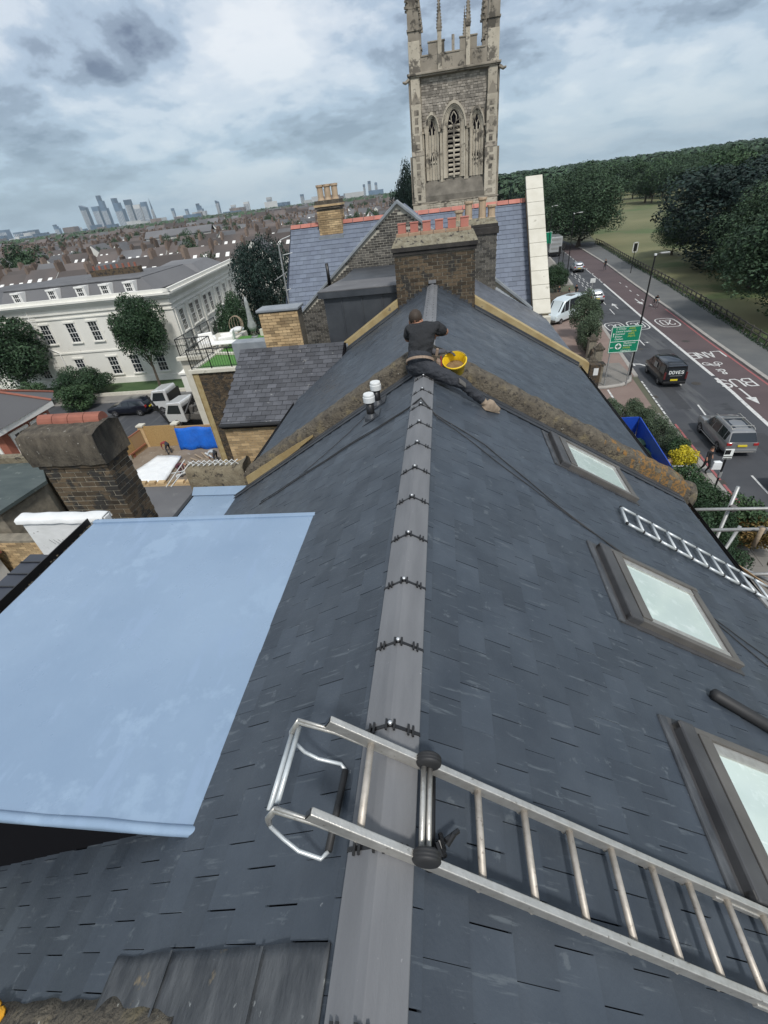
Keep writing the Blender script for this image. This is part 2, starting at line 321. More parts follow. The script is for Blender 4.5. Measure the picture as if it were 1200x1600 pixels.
def bricks(parent, o, u, v, w, h, bm, mm, keep=None, single=True, depth=.05, jm=.01, name='brick', bl=.215, bh=.065, back=None, limit=290, seedv=1):
    """brick face: origin o, u along, v up (unit), outward normal = u x v.  Mortar plane at o, bricks proud of it."""
    rnd = random.Random(seedv); o = Vector(o); u = Vector(u).normalized(); v = Vector(v).normalized(); n = u.cross(v)
    px, pz = bl+jm, bh+jm; mb = MB(); objs = 0; variants = {}
    rows = int(h/pz)
    for r in range(rows):
        off = 0 if r % 2 == 0 else -px/2; x = off; 
        while x < w-.02:
            a = max(0, x); b = min(w, x+bl); cz = (r+.5)*pz
            if b-a > .05 and (keep is None or keep((a+b)/2, cz, a, b)):
                j = rnd.uniform(0, .006); L_ = b-a
                if single and objs < limit:
                    key = round(L_, 2)
                    if key not in variants:
                        t = MB(); t.obox((0, 0, 0), u*L_, v*bh, n*(depth)); variants[key] = t.mesh(name, bm)
                    ob = bpy.data.objects.new(name, variants[key]); C.objects.link(ob); ob.location = o+u*a+v*(r*pz)+n*(-depth+.008+j)
                    ob.parent = parent; ob.matrix_parent_inverse = WM(parent).inverted(); objs += 1
                else:
                    q = o+u*a+v*(r*pz)+n*(.008+j); t0 = -n*.012
                    mb.add([q, q+u*L_, q+u*L_+v*bh, q+v*bh, q+t0, q+u*L_+t0, q+u*L_+v*bh+t0, q+v*bh+t0], [(0,1,2,3),(0,4,5,1),(1,5,6,2),(2,6,7,3),(3,7,4,0)])
            x += px
    if mb.v: stuffp(mb.build('brickwork', bm, parent))

def slates(parent, o, a, d, la, ld, pitch_a, exp, m, clip=None, limit=290, single=True, name='slate', th=.006, lift=.010, gap=(.003, .007), seedv=3, near=None, stuffname='slates', sjit=0):
    """o = top corner, a = unit along ridge, d = unit down slope; normal n = a x d made to point up"""
    rnd = random.Random(seedv); o = Vector(o); a = Vector(a).normalized(); d = Vector(d).normalized(); n = a.cross(d)
    if n.z < 0: n = -n
    items = []
    nr = int(math.ceil(ld/exp))
    for r in range(nr):
        x = -pitch_a*(.5 if r % 2 else 0) + rnd.uniform(-sjit, sjit)
        while x < la:
            g = rnd.uniform(*gap); x0 = max(0, x+g/2); x1 = min(la, x+pitch_a-g/2); d0 = r*exp; d1 = min(ld, d0+exp+rnd.uniform(-.002, .002))
            if x1-x0 > .03 and (clip is None or clip((x0+x1)/2, (d0+d1)/2, x0, x1, d0, d1)): items.append((x0, x1, d0, d1, rnd.uniform(-.0015, .003)))
            x += pitch_a
    def verts(x0, x1, d0, d1, j, rel=None):
        top = o+a*x0+d*(d0-.012)+n*.001; P = []
        for k in ((x0, d0-.012, .001), (x1, d0-.012, .001), (x1, d1, lift+j), (x0, d1, lift+j)):
            P.append(o+a*k[0]+d*k[1]+n*(k[2]-th if False else k[2]))
        Q = [p-n*th for p in P]; return P+Q
    fs = [(0,1,2,3),(7,6,5,4),(3,2,6,7),(0,3,7,4),(1,5,6,2),(0,4,5,1)]
    if a.cross(d).z < 0: fs = fs
    else: fs = [f[::-1] for f in fs]
    if near: items.sort(key=lambda t: near((t[0]+t[1])/2, (t[2]+t[3])/2))
    variants = {}; mb = MB(); c = 0
    for it in items:
        if single and c < limit:
            x0, x1, d0, d1, j = it; key = (round(x1-x0, 2), round(d1-d0, 2), round(j*1000))
            org = o+a*x0+d*d0
            if key not in variants:
                t = MB(); V = [p-org for p in verts(*it)]; t.add(V, fs); variants[key] = t.mesh(name, m)
            ob = bpy.data.objects.new(name, variants[key]); C.objects.link(ob); ob.location = org; ob.parent = parent; ob.matrix_parent_inverse = WM(parent).inverted(); c += 1
        else: mb.add(verts(*it), fs)
    if mb.v: stuffp(mb.build(stuffname, m, parent))
# ================================================================ the roof we stand on
XR, ZR, S = -.275, -1.95, .6
def zr(x, off=0): return ZR - S*abs(x-XR) + off
NR = Vector((S, 0, 1)).normalized(); NL = Vector((-S, 0, 1)).normalized()
DR = Vector((1, 0, -S)).normalized(); DL = Vector((-1, 0, -S)).normalized()
KX = math.sqrt(1+S*S)
EAVE_R, EAVE_L = 3.50, -3.62
house = thing('terraced_house', 'newly slated pitched roof filling the foreground, with blue flat roofed dormer and three roof windows', 'house', (-.275, 3, G))
wl = MB(); wl.prism([(EAVE_L+.2, -1.0, G), (EAVE_R-.25, -1.0, G), (EAVE_R-.25, -1.0, zr(EAVE_R-.25)-.2), (XR, -1.0, ZR-.2), (EAVE_L+.2, -1.0, zr(EAVE_L+.2)-.2)], (0, 7.2, 0))
wl.build('wall', brick_dk, house)
rd = MB(); rd.prism([(EAVE_R, -1.1, zr(EAVE_R, -.012)), (XR, -1.1, ZR-.012), (EAVE_L, -1.1, zr(EAVE_L, -.012)), (EAVE_L, -1.1, zr(EAVE_L, -.1)), (XR, -1.1, ZR-.1), (EAVE_R, -1.1, zr(EAVE_R, -.1))], (0, 7.25, 0))
deck = rd.build('roof', under, house)
Y0 = -.5; YE = 5.98
SKY = [(1.36, 4.98, 2.36, 5.80), (1.36, 2.53, 2.36, 3.42), (1.36, .80, 2.36, 1.68)]      # x0,y0,x1,y1 of the roof windows
def keepR(ax, dx, x0, x1, d0, d1):
    y = Y0+ax; x = XR+dx/KX
    for (a, b, c, d) in SKY:
        if a+.08 < x < c-.08 and b+.1 < y < d-.1: return False
    return True
def keepL(ax, dx, x0, x1, d0, d1):
    y = YE-ax; x = XR-dx/KX
    if x < -1.45 and .95 < y < 3.5: return False
    return True
slates(deck, (XR, Y0, ZR), (0, 1, 0), DR, YE-Y0, (EAVE_R-XR)*KX, .24, .181, slate, keepR, limit=170, gap=(.0015, .0075), sjit=.012,
       near=lambda a, d: (Y0+a-.9)**2*1.0+(d/KX-.6)**2)
slates(deck, (XR, YE, ZR), (0, -1, 0), DL, YE-Y0, (XR-EAVE_L)*KX, .24, .181, slate, keepL, limit=128, seedv=11, gap=(.0015, .0075), sjit=.012,
       near=lambda a, d: (YE-a-.9)**2+(d/KX-.5)**2)
# ridge tiles with black unions and steel screws
hw = .124
def ridge_tile(y0, y1, parent, m, lift=.0, halfw=hw, th=.014, tag_=None):
    mb = MB(); z0 = ZR+.048+lift
    def sec(y, k):
        P = []
        for x in (-halfw, -.035, 0, .035, halfw):
            P.append((XR+x, y, z0 - abs(x)*S + (-.006 if x == 0 else 0) + k))
        return P
    A = sec(y0, 0)+sec(y0, -th); B = sec(y1, 0)+sec(y1, -th); vs = A+B; fs = []
    for i in range(4): fs += [(i, i+1, 11+i, 10+i), (5+i, 15+i, 16+i, 6+i), (i, 5+i, 6+i, i+1), (10+i, 11+i, 16+i, 15+i)]
    fs += [(0, 10, 15, 5), (4, 9, 19, 14)]
    mb.add(vs, fs); return mb.build('ridge_tile', m, parent, bevel=.003)
k = -1
for i in range(-2, 13):
    y = .14+.45*i; y1 = min(y+.45, YE-.02)
    rt = ridge_tile(y+.006, y1-.006, deck, ridge_m, lift=random.uniform(-.002, .002))
    cl = MB(); z0 = ZR+.052
    for s_ in (-1, 1): cl.obox((XR, y-.008, z0-.012), (s_*(hw+.004), 0, -S*(hw+.004)), (0, .015, 0), (0, 0, .011))
    for x in (-.098, -.078, -.018, .018, .078, .098):
        cl.cbox((XR+x, y, z0-abs(x)*S+.004), (.009, .046, .014))
    cu = cl.build('ridge_union', blackp, deck)
    sc = MB(); sc.lathe((XR, y, z0+.002), [(.010, 0), (.010, .012), (.006, .016)], 10); sc.build('screw', screw, cu, True)
# lead soakers at the party wall, both slopes
fl = MB()
for s_, xe in ((1, EAVE_R), (-1, EAVE_L)):
    for j in range(5):
        a = XR+(xe-XR)*j/5; b = XR+(xe-XR)*(j+1)/5
        fl.obox((a, 5.90, zr(a, .022)), (b-a, 0, -S*abs(b-a)), (0, .26, 0), (0, 0, .006))
        fl.obox((a, 5.985, zr(a, .026)), (b-a, 0, -S*abs(b-a)), (0, .03, 0), (0, 0, .02))
fl.build('lead_flashing', lead_dark, deck)
# near end: cemented lead sheet and the mortar at its foot, lichened coping under the camera
ol = MB(); n = 60; vs = []; fs = []
for i in range(n+1):
    x0 = -.425-1.10*i/n
    for j in range(7):
        y_ = .10+(.245+.01*noise.noise(Vector((x0*6, 2, 0)))-.02*i/n)*j/6
        vs.append((x0, y_, zr(x0, .027+.004*math.sin(x0*19)+.005*noise.noise(Vector((x0*9, y_*9, 0)))-(.006 if j == 6 else 0))))
for i in range(n):
    for j in range(6): a = i*7+j; fs.append((a, a+1, a+8, a+7))
ol.add(vs, fs); olo = ol.build('old_lead_sheet', lead_old, deck, True); olo.modifiers.new('s', 'SOLIDIFY').thickness = .006
for xx in (-.71, -1.18):
    m_ = MB(); m_.obox((xx, .10, zr(xx, .034)), (.012, 0, .0072), (0, .235, 0), (0, 0, .004)); m_.build('lead_seam', lead_old, deck)
# near party wall coping
def rough_wall(poly_of_t, nseg, T, amp, seedv=0):
    """sweep a cross-section along a line; each ring jittered for a hand-laid surface"""
    rings = []; rnd = random.Random(seedv)
    for i in range(nseg+1):
        r = poly_of_t(i/nseg); rings.append([Vector(p)+Vector((noise.noise(Vector(p)*6), noise.noise(Vector(p)*6+Vector((9, 1, 4))), noise.noise(Vector(p)*7+Vector((3, 8, 2)))))*amp for p in r])
    m = len(rings[0]); vs = [p for r in rings for p in r]; fs = []
    for i in range(nseg):
        for j in range(m-1): fs.append((i*m+j, i*m+j+1, (i+1)*m+j+1, (i+1)*m+j))
    fs += [tuple(range(m)), tuple(range(nseg*m+m-1, nseg*m-1, -1))]
    mb = MB(); mb.add(vs, fs); return mb
nc = thing('party_wall', 'lichen spotted old mortared wall top in the bottom left corner', 'wall', (-2, 0, G))
def pc(t):
    x = -3.6+(-1.05+3.6)*t; z = zr(x)
    return [(x, -.45, z-.3), (x, -.45, z+.03), (x, -.3, z+.055), (x, -.06, z+.06), (x, .11, z+.05), (x, .185+.02*math.sin(t*9), z+.02), (x, .195, z-.3)]
rough_wall(pc, 200, None, .018).build('coping', render_l, nc, True)
lic = MB()
for i in range(5):
    px, py = -2.30+random.uniform(-.05, .08), .12+random.uniform(-.03, .02)
    lic.lathe((px, py, zr(px)+.062), [(.035, 0), (.03, .008), (.001, .011)], 9)
lic.build('lichen', mat('lichen', (.62, .30, .02), rough=.95, bump=1), nc, True)
# eaves gutter
def gutter(x, y0, y1, z, parent, m=black_i, r=.06):
    g = MB(); P = []
    for j in range(9):
        q = math.pi*j/8; P.append((x+r*math.cos(q), z-r*math.sin(q)))
    for j in range(8): g.quad((P[j][0], y0, P[j][1]), (P[j+1][0], y0, P[j+1][1]), (P[j+1][0], y1, P[j+1][1]), (P[j][0], y1, P[j][1]))
    o = g.build('gutter', m, parent, True); sdf = o.modifiers.new('s', 'SOLIDIFY'); sdf.thickness = .004; return o
gutter(EAVE_R+.05, -1, 6.0, zr(EAVE_R)-.04, house)
# ---------------------------------------------------------------- roof windows
def skylight(x0, y0, x1, y1, lab):
    def P(x, y, h): return Vector((x, y, zr(x)))+NR*h
    w_ = (x1-x0)*KX; ly = y1-y0; e = Vector((0, 1, 0))
    def bar(a, b, c, d, h0, h1, mb, slope_top=0):     # rectangle a..b down slope, c..d along y (metres from corner)
        o = P(x0, y0, h0)+DR*a+e*c; mb.obox(o, DR*(b-a), e*(d-c), NR*(h1-h0))
    k = MB(); bar(-.06, w_+.03, -.045, ly+.045, -.03, .018, k); kerb = k.build('skylight', frame_d, deck)
    f = MB(); t = .075
    bar(0, w_, 0, t*.6, .0, .075, f); bar(0, w_, ly-t*.6, ly, .0, .075, f); bar(w_-t, w_, t*.6, ly-t*.6, .0, .066, f); bar(.13, .225, t*.6, ly-t*.6, .0, .085, f)
    f.build('window_frame', frame_m, kerb, bevel=.006)
    h = MB(); bar(.0, .122, -.010, ly+.010, .0, .082, h); h.build('top_cover', frame_d, kerb, bevel=.014)
    h = MB(); bar(-.095, -.03, -.04, ly+.04, .0, .028, h); h.build('apron', lead_old, kerb, bevel=.01)
    s = MB(); t2 = .115; 
    bar(.225, w_-t, t*.6, t2, .012, .056, s); bar(.225, w_-t, ly-t2, ly-t*.6, .012, .056, s); bar(w_-t-.05, w_-t, t2, ly-t2, .012, .05, s)
    s.build('sash', alu, kerb, bevel=.004)
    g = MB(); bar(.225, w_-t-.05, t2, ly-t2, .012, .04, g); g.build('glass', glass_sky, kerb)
    return kerb
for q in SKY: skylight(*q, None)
# stub of dark pipe lying between the two nearest roof windows
pp = MB(); a = Vector((1.83, 2.08, zr(1.83)))+NR*.05; b = Vector((2.75, 1.86, zr(2.75)))+NR*.05
pp.path([a+(b-a)*t for t in (0, .02, .5, 1)], [.02, .042, .045, .045], 12)
tag(pp.build('drainpipe', rubber, None, True), 'short length of black pipe lying down the slates above the nearest roof window', 'pipe')
# ---------------------------------------------------------------- vent pipes
def vent(x, y, hh):
    z = zr(x); t = MB(); t.lathe((x, y, z-.02), [(.052, 0), (.052, hh-.08)], 16); v_ = t.build('vent_pipe', blackp, house, True)
    c_ = MB(); c_.lathe((x, y, z), [(.062, hh-.11), (.074, hh-.105), (.076, hh-.04), (.070, hh-.035), (.070, hh-.012), (.064, hh)], 24); c_.build('vent_cap', whitep, v_, False)
    f_ = MB(); f_.obox(Vector((x-.11, y-.13, zr(x-.11)+.018)), (.23, 0, .138), (0, .26, 0), (0, 0, .005)); f_.lathe((x, y, z-.03), [(.09, 0), (.085, .06), (.056, .11)], 14); f_.build('vent_base', lead_dark, v_)
vent(-.97, 5.38, .34); vent(-.93, 5.76, .33)
# ---------------------------------------------------------------- light blue dormer roof
DX0, DX1, DY0, DY1, DZ = -3.90, -1.325, .80, 3.62, -2.60
dm = MB(); nx, ny = 26, 26; vs = []; fs = []
def dz(x, y): return DZ+.045*(x-DX1)/(DX1-DX0)+.004*noise.noise(Vector((x*2.2, y*2.2, 1)))+.003*noise.noise(Vector((x*7, y*3, 1)))
for i in range(nx+1):
    for j in range(ny+1):
        x = DX0+(DX1-DX0)*i/nx; y = DY0+(DY1-DY0)*j/ny; vs.append((x, y, dz(x, y)))
for i in range(nx):
    for j in range(ny): a = i*(ny+1)+j; fs.append((a, a+ny+1, a+ny+2, a+1))
dm.add(vs, fs)
dormer = MB(); dormer.prism([(DX0+.06, DY0+.04, DZ-.06), (DX1-.02, DY0+.04, DZ-.03), (DX0+.06, DY0+.04, zr(DX0+.06)-.15)], (0, DY1-DY0-.08, 0))
dobj = dormer.build('dormer', under, house)
dm.build('flat_roof', grp, dobj, True)
tr = MB()
# upstand trims: near edge roll, far edge upstand, slope edge
tr.path([(x, DY0-.004+.003*math.sin(x*9), dz(x, DY0)-.004) for x in [DX1-.0-(DX1-DX0)*t/14 for t in range(15)]], .028, 10)
tr.obox((DX0, DY0-.012, dz(DX0, DY0)-.085), (DX1-DX0-.02, 0, .045), (0, .012, 0), (0, 0, .08))
tr.obox((DX0, DY1-.05, dz(DX0, DY1)-.01), (DX1-DX0+.03, 0, .035), (0, .055, 0), (0, 0, .035))
tr.obox((DX0, DY1+.004, dz(DX0, DY1)-.09), (DX1-DX0+.0, 0, .035), (0, .012, 0), (0, 0, .09))
tr.obox((DX1-.012, DY0, DZ-.012), (.022, 0, 0), (0, DY1-DY0, 0), (0, 0, .024))
tr.build('edge_trim', grp, dobj, bevel=.006)
g2 = MB(); x = DX0-.005
g2.obox((x-.13, DY0, DZ-.14), (.13, 0, 0), (0, DY1-DY0+.05, 0), (0, 0, .012)); g2.obox((x-.142, DY0, DZ-.14), (.012, 0, 0), (0, DY1-DY0+.05, 0), (0, 0, .10)); g2.obox((x-.01, DY0, DZ-.14), (.012, 0, 0), (0, DY1-DY0+.05, 0), (0, 0, .09))
g2.build('gutter', black_i, dobj)
lf = MB()
for i in range(260):
    px = x-.02-abs(random.gauss(0, .045)); px = max(px, x-.12); py = random.uniform(DY0, DY1); s_ = random.uniform(.012, .03); q = random.uniform(0, 3)
    pz = DZ-.118+random.uniform(0, .03); lf.quad((px, py, pz), (px+s_*math.cos(q), py+s_*math.sin(q), pz+.006), (px+s_*.4, py+s_, pz+.01))
stuffp(lf.build('leaf_litter', mat('leaf_litter', (.10, .085, .05), (.05, .04, .03), isl=.6), dobj))
# ---------------------------------------------------------------- low roofs left of the party wall
low = thing('low_roof', 'small light blue flat roof in the corner between slates and party wall', 'roof', (-3.8, 5, G))
m_ = MB(); m_.box(-4.34, -3.36, 4.3, 6.16, -4.2, -3.90); m_.box(-4.34, -3.4, 4.3, 6.2, G, -4.2); m_.build('roof_deck', grp, low)
m_ = MB(); m_.obox((-4.36, 6.02, -3.9), (1.05, 0, 0), (0, .13, .09), (0, -.02, .02)); m_.build('upstand', grp, low)
m_ = MB(); m_.box(-4.41, -4.345, 4.3, 6.2, -4.02, -3.885); m_.build('gutter', black_i, low)
fr = thing('felt_roof', 'grey felt flat roof on brick walls, edged by the building yard', 'roof', (-7.2, 8.6, G))
m_ = MB(); m_.box(-8.9, -6.35, 7.2, 9.8, -6.12, -6.0); m_.build('roof_deck', felt, fr)
m_ = MB(); m_.box(-8.8, -6.45, 7.3, 9.7, G, -6.12); m_.build('wall', brick_y, fr)
m_ = MB(); m_.obox((-8.9, 9.8, -6.14), (2.55, 0, 0), (0, .1, 0), (0, 0, .2)); m_.build('parapet', brick_y, fr)
m_ = MB(); m_.box(-6.348, -6.27, 7.2, 9.8, -6.16, -6.0); m_.build('gutter', mat('gutter_n', (.012, .018, .04), rough=.4), fr)
for i in range(9):
    m_ = MB(); m_.box(-8.85+i*.285, -8.64+i*.285, 9.79, 9.92, -5.935, -5.87); m_.build('brick', brick_y, fr)
# ---------------------------------------------------------------- party wall between the two slate roofs
pw = thing('party_wall', 'rendered party wall with rounded orange lichened coping running up and over both slopes', 'wall', (-.275, 6.35, G))
def prof(x, z, k=1.0, d=0):
    return [(x, 6.15, z-.35), (x, 6.15, z+.17*k), (x, 6.18, z+.225*k), (x, 6.24, z+.26*k), (x, 6.32, z+.272*k), (x, 6.40, z+.26*k), (x, 6.46, z+.22*k), (x, 6.48, z+.15), (x, 6.48, z-.35)]
XL, XE = -3.42, 3.68
def swp(t):
    x = XL+(XE-XL)*t; z = -1.95-S*(math.sqrt((x-XR)**2+.01)-.02)
    k = 1.0
    if t > .965: k = 1-.35*((t-.965)/.035)**2
    return prof(x, z, k)
c_ = rough_wall(swp, 260, None, .028).build('coping', [render_l, lich_o], pw, True)
for p in c_.data.polygons:      # orange lichen has taken hold lower down the street side
    q = p.center; k = (q.x-1.0)/2.6+.6*noise.noise(q*4)+.9*noise.noise(q*13)
    if k > .85: p.material_index = 1
yb = MB()          # ochre patched render on the left run's face
for (xa, xb, ho, h1) in ((-3.35, -2.7, .0, .17), (-2.7, -2.3, .02, .15), (-2.3, -2.05, .05, .12)):
    yb.add([(xa, 6.128, zr(xa, ho)), (xb, 6.128, zr(xb, ho+.02)), (xb, 6.128, zr(xb, h1-.02)), (xa, 6.128, zr(xa, h1)), (xa, 6.16, zr(xa, ho)), (xb, 6.16, zr(xb, ho+.02)), (xb, 6.16, zr(xb, h1-.02)), (xa, 6.16, zr(xa, h1))],
           [(0,1,2,3),(0,4,5,1),(1,5,6,2),(2,6,7,3),(3,7,4,0)])
yb.build('render_patch', render_y, pw)
def lowp(t):
    x = -4.45+(1.06)*t; z = -3.62+.02*math.sin(t*5)+ (.12*max(0, t-.8)/.2)
    return [(x, 6.18, z-.35), (x, 6.18, z+.06), (x, 6.22, z+.10), (x, 6.33, z+.13), (x, 6.46, z+.11), (x, 6.52, z+.05), (x, 6.52, z-.35)]
rough_wall(lowp, 24, None, .03).build('low_coping', render_d, pw, True)
b_ = MB(); b_.box(-4.42, EAVE_L+.25, 6.2, 6.5, G, -3.75); b_.box(EAVE_L+.25, 3.3, 6.2, 6.52, G, -4.3); b_.build('wall', brick_dk, pw)
b_ = MB(); b_.lathe((XE-.02, 6.33, zr(XE)-.05), [(.001, -.22), (.11, -.2), (.18, -.12), (.20, 0), (.19, .1), (.14, .22), (.001, .25)], 18); b_.build('corbel_end', render_l, pw, True)
# whirly wire spikes lying on the wall end
lat = MB(); rnd = random.Random(5)
for i in range(9):
    x = -4.42+i*.10; lat.path([(x, 6.3, -3.46), (x+.06, 6.26, -3.36), (x+.12, 6.3, -3.46)], .007, 6); lat.path([(x, 6.26, -3.45), (x+.10, 6.36, -3.40)], .007, 6)
for q in ((.0, .0), (.09, .05)): lat.path([(-4.75-q[0], 6.1, -3.75), (-4.38-q[0], 6.35, -3.42+q[1])], .009, 6)
lat.path([(-4.78, 6.3, -3.6), (-4.45, 6.2, -3.5)], .009, 6)
tag(lat.build('wire_lattice', whitep, None), 'tangle of white plastic coated wire lying on the low wall end', 'wire')

# ---------------------------------------------------------------- left: tall brick chimney with rendered cap
rw = thing('rear_chimney', 'broad brick chimney with rough rendered cap and four red half round tiles laid on top', 'chimney', (-5.3, 5.3, G))
CX0, CX1, CY0, CY1 = -5.76, -4.74, 5.03, 5.50
m_ = MB(); m_.box(CX0, CX1, CY0, CY1, G, -2.66); m_.build('mortar_core', mortar_m, rw)
bricks(rw, (CX0, CY0, -5.0), (1, 0, 0), (0, 0, 1), CX1-CX0, 2.33, brick_dk, mortar_d, limit=140, seedv=4, jm=.017)
bricks(rw, (CX1, CY0, -5.0), (0, 1, 0), (0, 0, 1), CY1-CY0, 2.33, brick_dk, mortar_d, limit=70, seedv=6, jm=.017)
def capp(t):
    x = CX0-.09+(CX1-CX0+.16)*t
    return [(x, CY0-.06, -2.66), (x, CY0-.08, -2.45), (x, CY0-.06, -2.22), (x, CY0+.1, -2.17), (x, CY1-.1, -2.16), (x, CY1+.07, -2.22), (x, CY1+.07, -2.66)]
rough_wall(capp, 30, None, .018).build('rendered_cap', cap_c, rw, True)
m_ = MB(); m_.box(CX0-.03, CX1+.03, CY0-.03, CY1+.03, -2.72, -2.655); m_.build('brick_course', brick_dk, rw)
for i in range(4):
    m_ = MB(); a = CX0+.03+i*.245; P = []
    for j in range(9):
        q = math.pi*j/8; P.append((CY1-.10-.10*math.cos(q), -2.175+.115*math.sin(q)))
    for k_, rr in ((0, 1), (1, 1)): pass
    for j in range(8): m_.quad((a, P[j][0], P[j][1]), (a+.235, P[j][0], P[j][1]), (a+.235, P[j+1][0], P[j+1][1]), (a, P[j+1][0], P[j+1][1]))
    m_.add([(a, p[0], p[1]) for p in P], [tuple(range(9))]); m_.add([(a+.235, p[0], p[1]) for p in P], [tuple(range(8, -1, -1))])
    m_.build('half_round_tile', terra2, rw)
# white painted wall past the dormer
ww = thing('painted_wall', 'flaking white painted wall past the far left corner of the blue roof', 'wall', (-4.5, 3.85, G))
m_ = MB(); m_.box(-5.05, -3.92, 3.76, 3.86, G+6, -2.70); m_.build('wall', white_wall, ww, bevel=.01)
def wc(t):
    x = -5.09+1.16*t; return [(x, 3.735, -2.75), (x, 3.735, -2.70), (x, 3.76, -2.685), (x, 3.86, -2.68), (x, 3.885, -2.69), (x, 3.885, -2.75)]
rough_wall(wc, 40, None, .012).build('coping', white_wall, ww, True)
sp_ = MB()
for i in range(14):
    x = -4.72+i*.06; sp_.path([(x, 3.72, -3.05-.0*i), (x+.02, 3.66, -2.93)], .003, 4)
sp_.build('bird_spikes', galv, ww)
# roof terrace rail and black gutter beyond the dormer edge
rl = thing('balcony_rail', 'black metal railing below the left edge of the blue dormer roof', 'railing', (-5.2, 2.6, G))
m_ = MB(); m_.path([(-5.3, 4.3, -3.9), (-5.3, 1.4, -3.9)], .02, 6); m_.path([(-5.3, 4.3, -4.7), (-5.3, 1.4, -4.7)], .02, 6); m_.build('rail', black_i, rl)
for i in range(26):
    m_ = MB(); m_.path([(-5.3, 4.25-i*.11, -4.7), (-5.3, 4.25-i*.11, -3.9)], .009, 5); m_.build('baluster', black_i, rl)
m_ = MB(); m_.box(-5.25, -4.06, 1.2, 3.77, -3.45, -3.25); m_.build('canopy', mat('canopy_n', (.018, .022, .035), (.03, .035, .05), rough=.4), rl)
m_ = MB()
for i in range(12): m_.obox((-5.25, 1.3+i*.21, -3.249), (1.18, 0, 0), (0, .015, 0), (0, 0, .012))
m_.build('canopy_ribs', black_i, rl)

# ================================================================ second house: roof, stack, parapets
h2 = thing('terraced_house', 'next house along, slate roof with wide sooty chimney and ochre rendered parapets', 'house', (-.275, 9.5, G))
d2 = MB(); d2.prism([(3.42, 6.46, zr(3.42, -.012)), (XR, 6.46, ZR-.012), (-3.7, 6.46, zr(-3.7, -.012)), (-3.7, 6.46, zr(-3.7, -.1)), (XR, 6.46, ZR-.1), (3.42, 6.46, zr(3.42, -.1))], (0, 5.88, 0))
deck2 = d2.build('roof', under, h2)
m_ = MB(); m_.prism([(-3.5, 6.6, G), (3.2, 6.6, G), (3.2, 6.6, zr(3.2)-.2), (XR, 6.6, ZR-.2), (-3.5, 6.6, zr(-3.5)-.2)], (0, 5.7, 0)); m_.build('wall', brick_dk, h2)
slates(deck2, (XR, 6.49, ZR), (0, 1, 0), DR, 5.79, (3.42-XR)*KX, .24, .181, slate, None, limit=0, seedv=21, lift=.008, gap=(.002, .004))
slates(deck2, (XR, 12.28, ZR), (0, -1, 0), DL, 5.79, (XR+3.7)*KX, .24, .181, slate, None, limit=0, seedv=23, lift=.008, gap=(.002, .004))
for i in range(13):
    y = 6.62+.45*i; y1 = min(y+.44, 12.27)
    if y1 > y+.05:
        rt = ridge_tile(y, y1, deck2, ridge_m)
        sc = MB()
        for yy in (y+.08, y+.30):
            for x in (-.06, .06): sc.lathe((XR+x, yy, ZR+.048-.6*.06), [(.008, 0), (.006, .008)], 6)
        sc.build('fixing', blackp, rt)
gutter(3.47, 6.6, 12.3, zr(3.42)-.04, h2); gutter(-3.75, 6.6, 12.3, zr(-3.7)-.04, h2)
# chimney on the far party wall
SX0, SX1 = -1.17, .755
st = MB(); st.box(SX0+.01, SX1-.01, 12.31, 12.95, -3.6, -1.26); stack = st.build('chimney_stack', mortar_d, h2)
def kf(c, z, a, b): x = SX0+c; return -3.4+z+.06 > zr(x)
bricks(stack, (SX0, 12.31, -3.4), (1, 0, 0), (0, 0, 1), SX1-SX0, 2.12, brick_dk, mortar_d, keep=kf, limit=288, seedv=8, jm=.016)
m_ = MB(); m_.box(SX0-.03, SX1+.03, 12.27, 13.0, -1.28, -1.20); m_.box(SX0-.055, SX1+.055, 12.24, 13.02, -1.195, -1.10); m_.build('corbel_course', soot, stack, bevel=.01)
m_ = MB(); vs = []
A = [(SX0-.055, 12.24, -1.10), (SX1+.055, 12.24, -1.10), (SX1+.055, 13.02, -1.10), (SX0-.055, 13.02, -1.10)]; B = [(SX0+.06, 12.46, -.90), (SX1-.04, 12.46, -.90), (SX1-.04, 12.85, -.90), (SX0+.06, 12.85, -.90)]
m_.add(A+B, [(0,1,5,4),(1,2,6,5),(2,3,7,6),(3,0,4,7),(4,5,6,7)]); m_.build('flaunching', flaunch, stack)
for i in range(6):
    a = SX0+.07+i*.295
    m_ = MB(); m_.box(a, a+.285, 12.47, 12.84, -.905, -.835); m_.build('slab', slabm, stack, bevel=.006)
    m_ = MB(); m_.box(a+.045, a+.23, 12.55, 12.76, -.835, -.655); m_.box(a+.035, a+.24, 12.54, 12.77, -.655, -.63); m_.build('pot', terra, stack, bevel=.006)
m_ = MB()
for i in range(9):        # stepped lead where the slopes meet the stack
    for s_ in (-1, 1):
        x = XR+s_*(.12+.10*i)
        if SX0-.05 < x < SX1+.05: m_.box(x-.045, x+.045, 12.285, 12.30, zr(x)-.02, zr(x)+.045+.03*(i%2))
m_.build('stepped_flashing', lead_dark, stack)
m_ = MB(); m_.box(XR-.09, XR+.09, 12.1, 12.3, ZR+.05, ZR+.10); m_.build('saddle', ridge_m, stack)
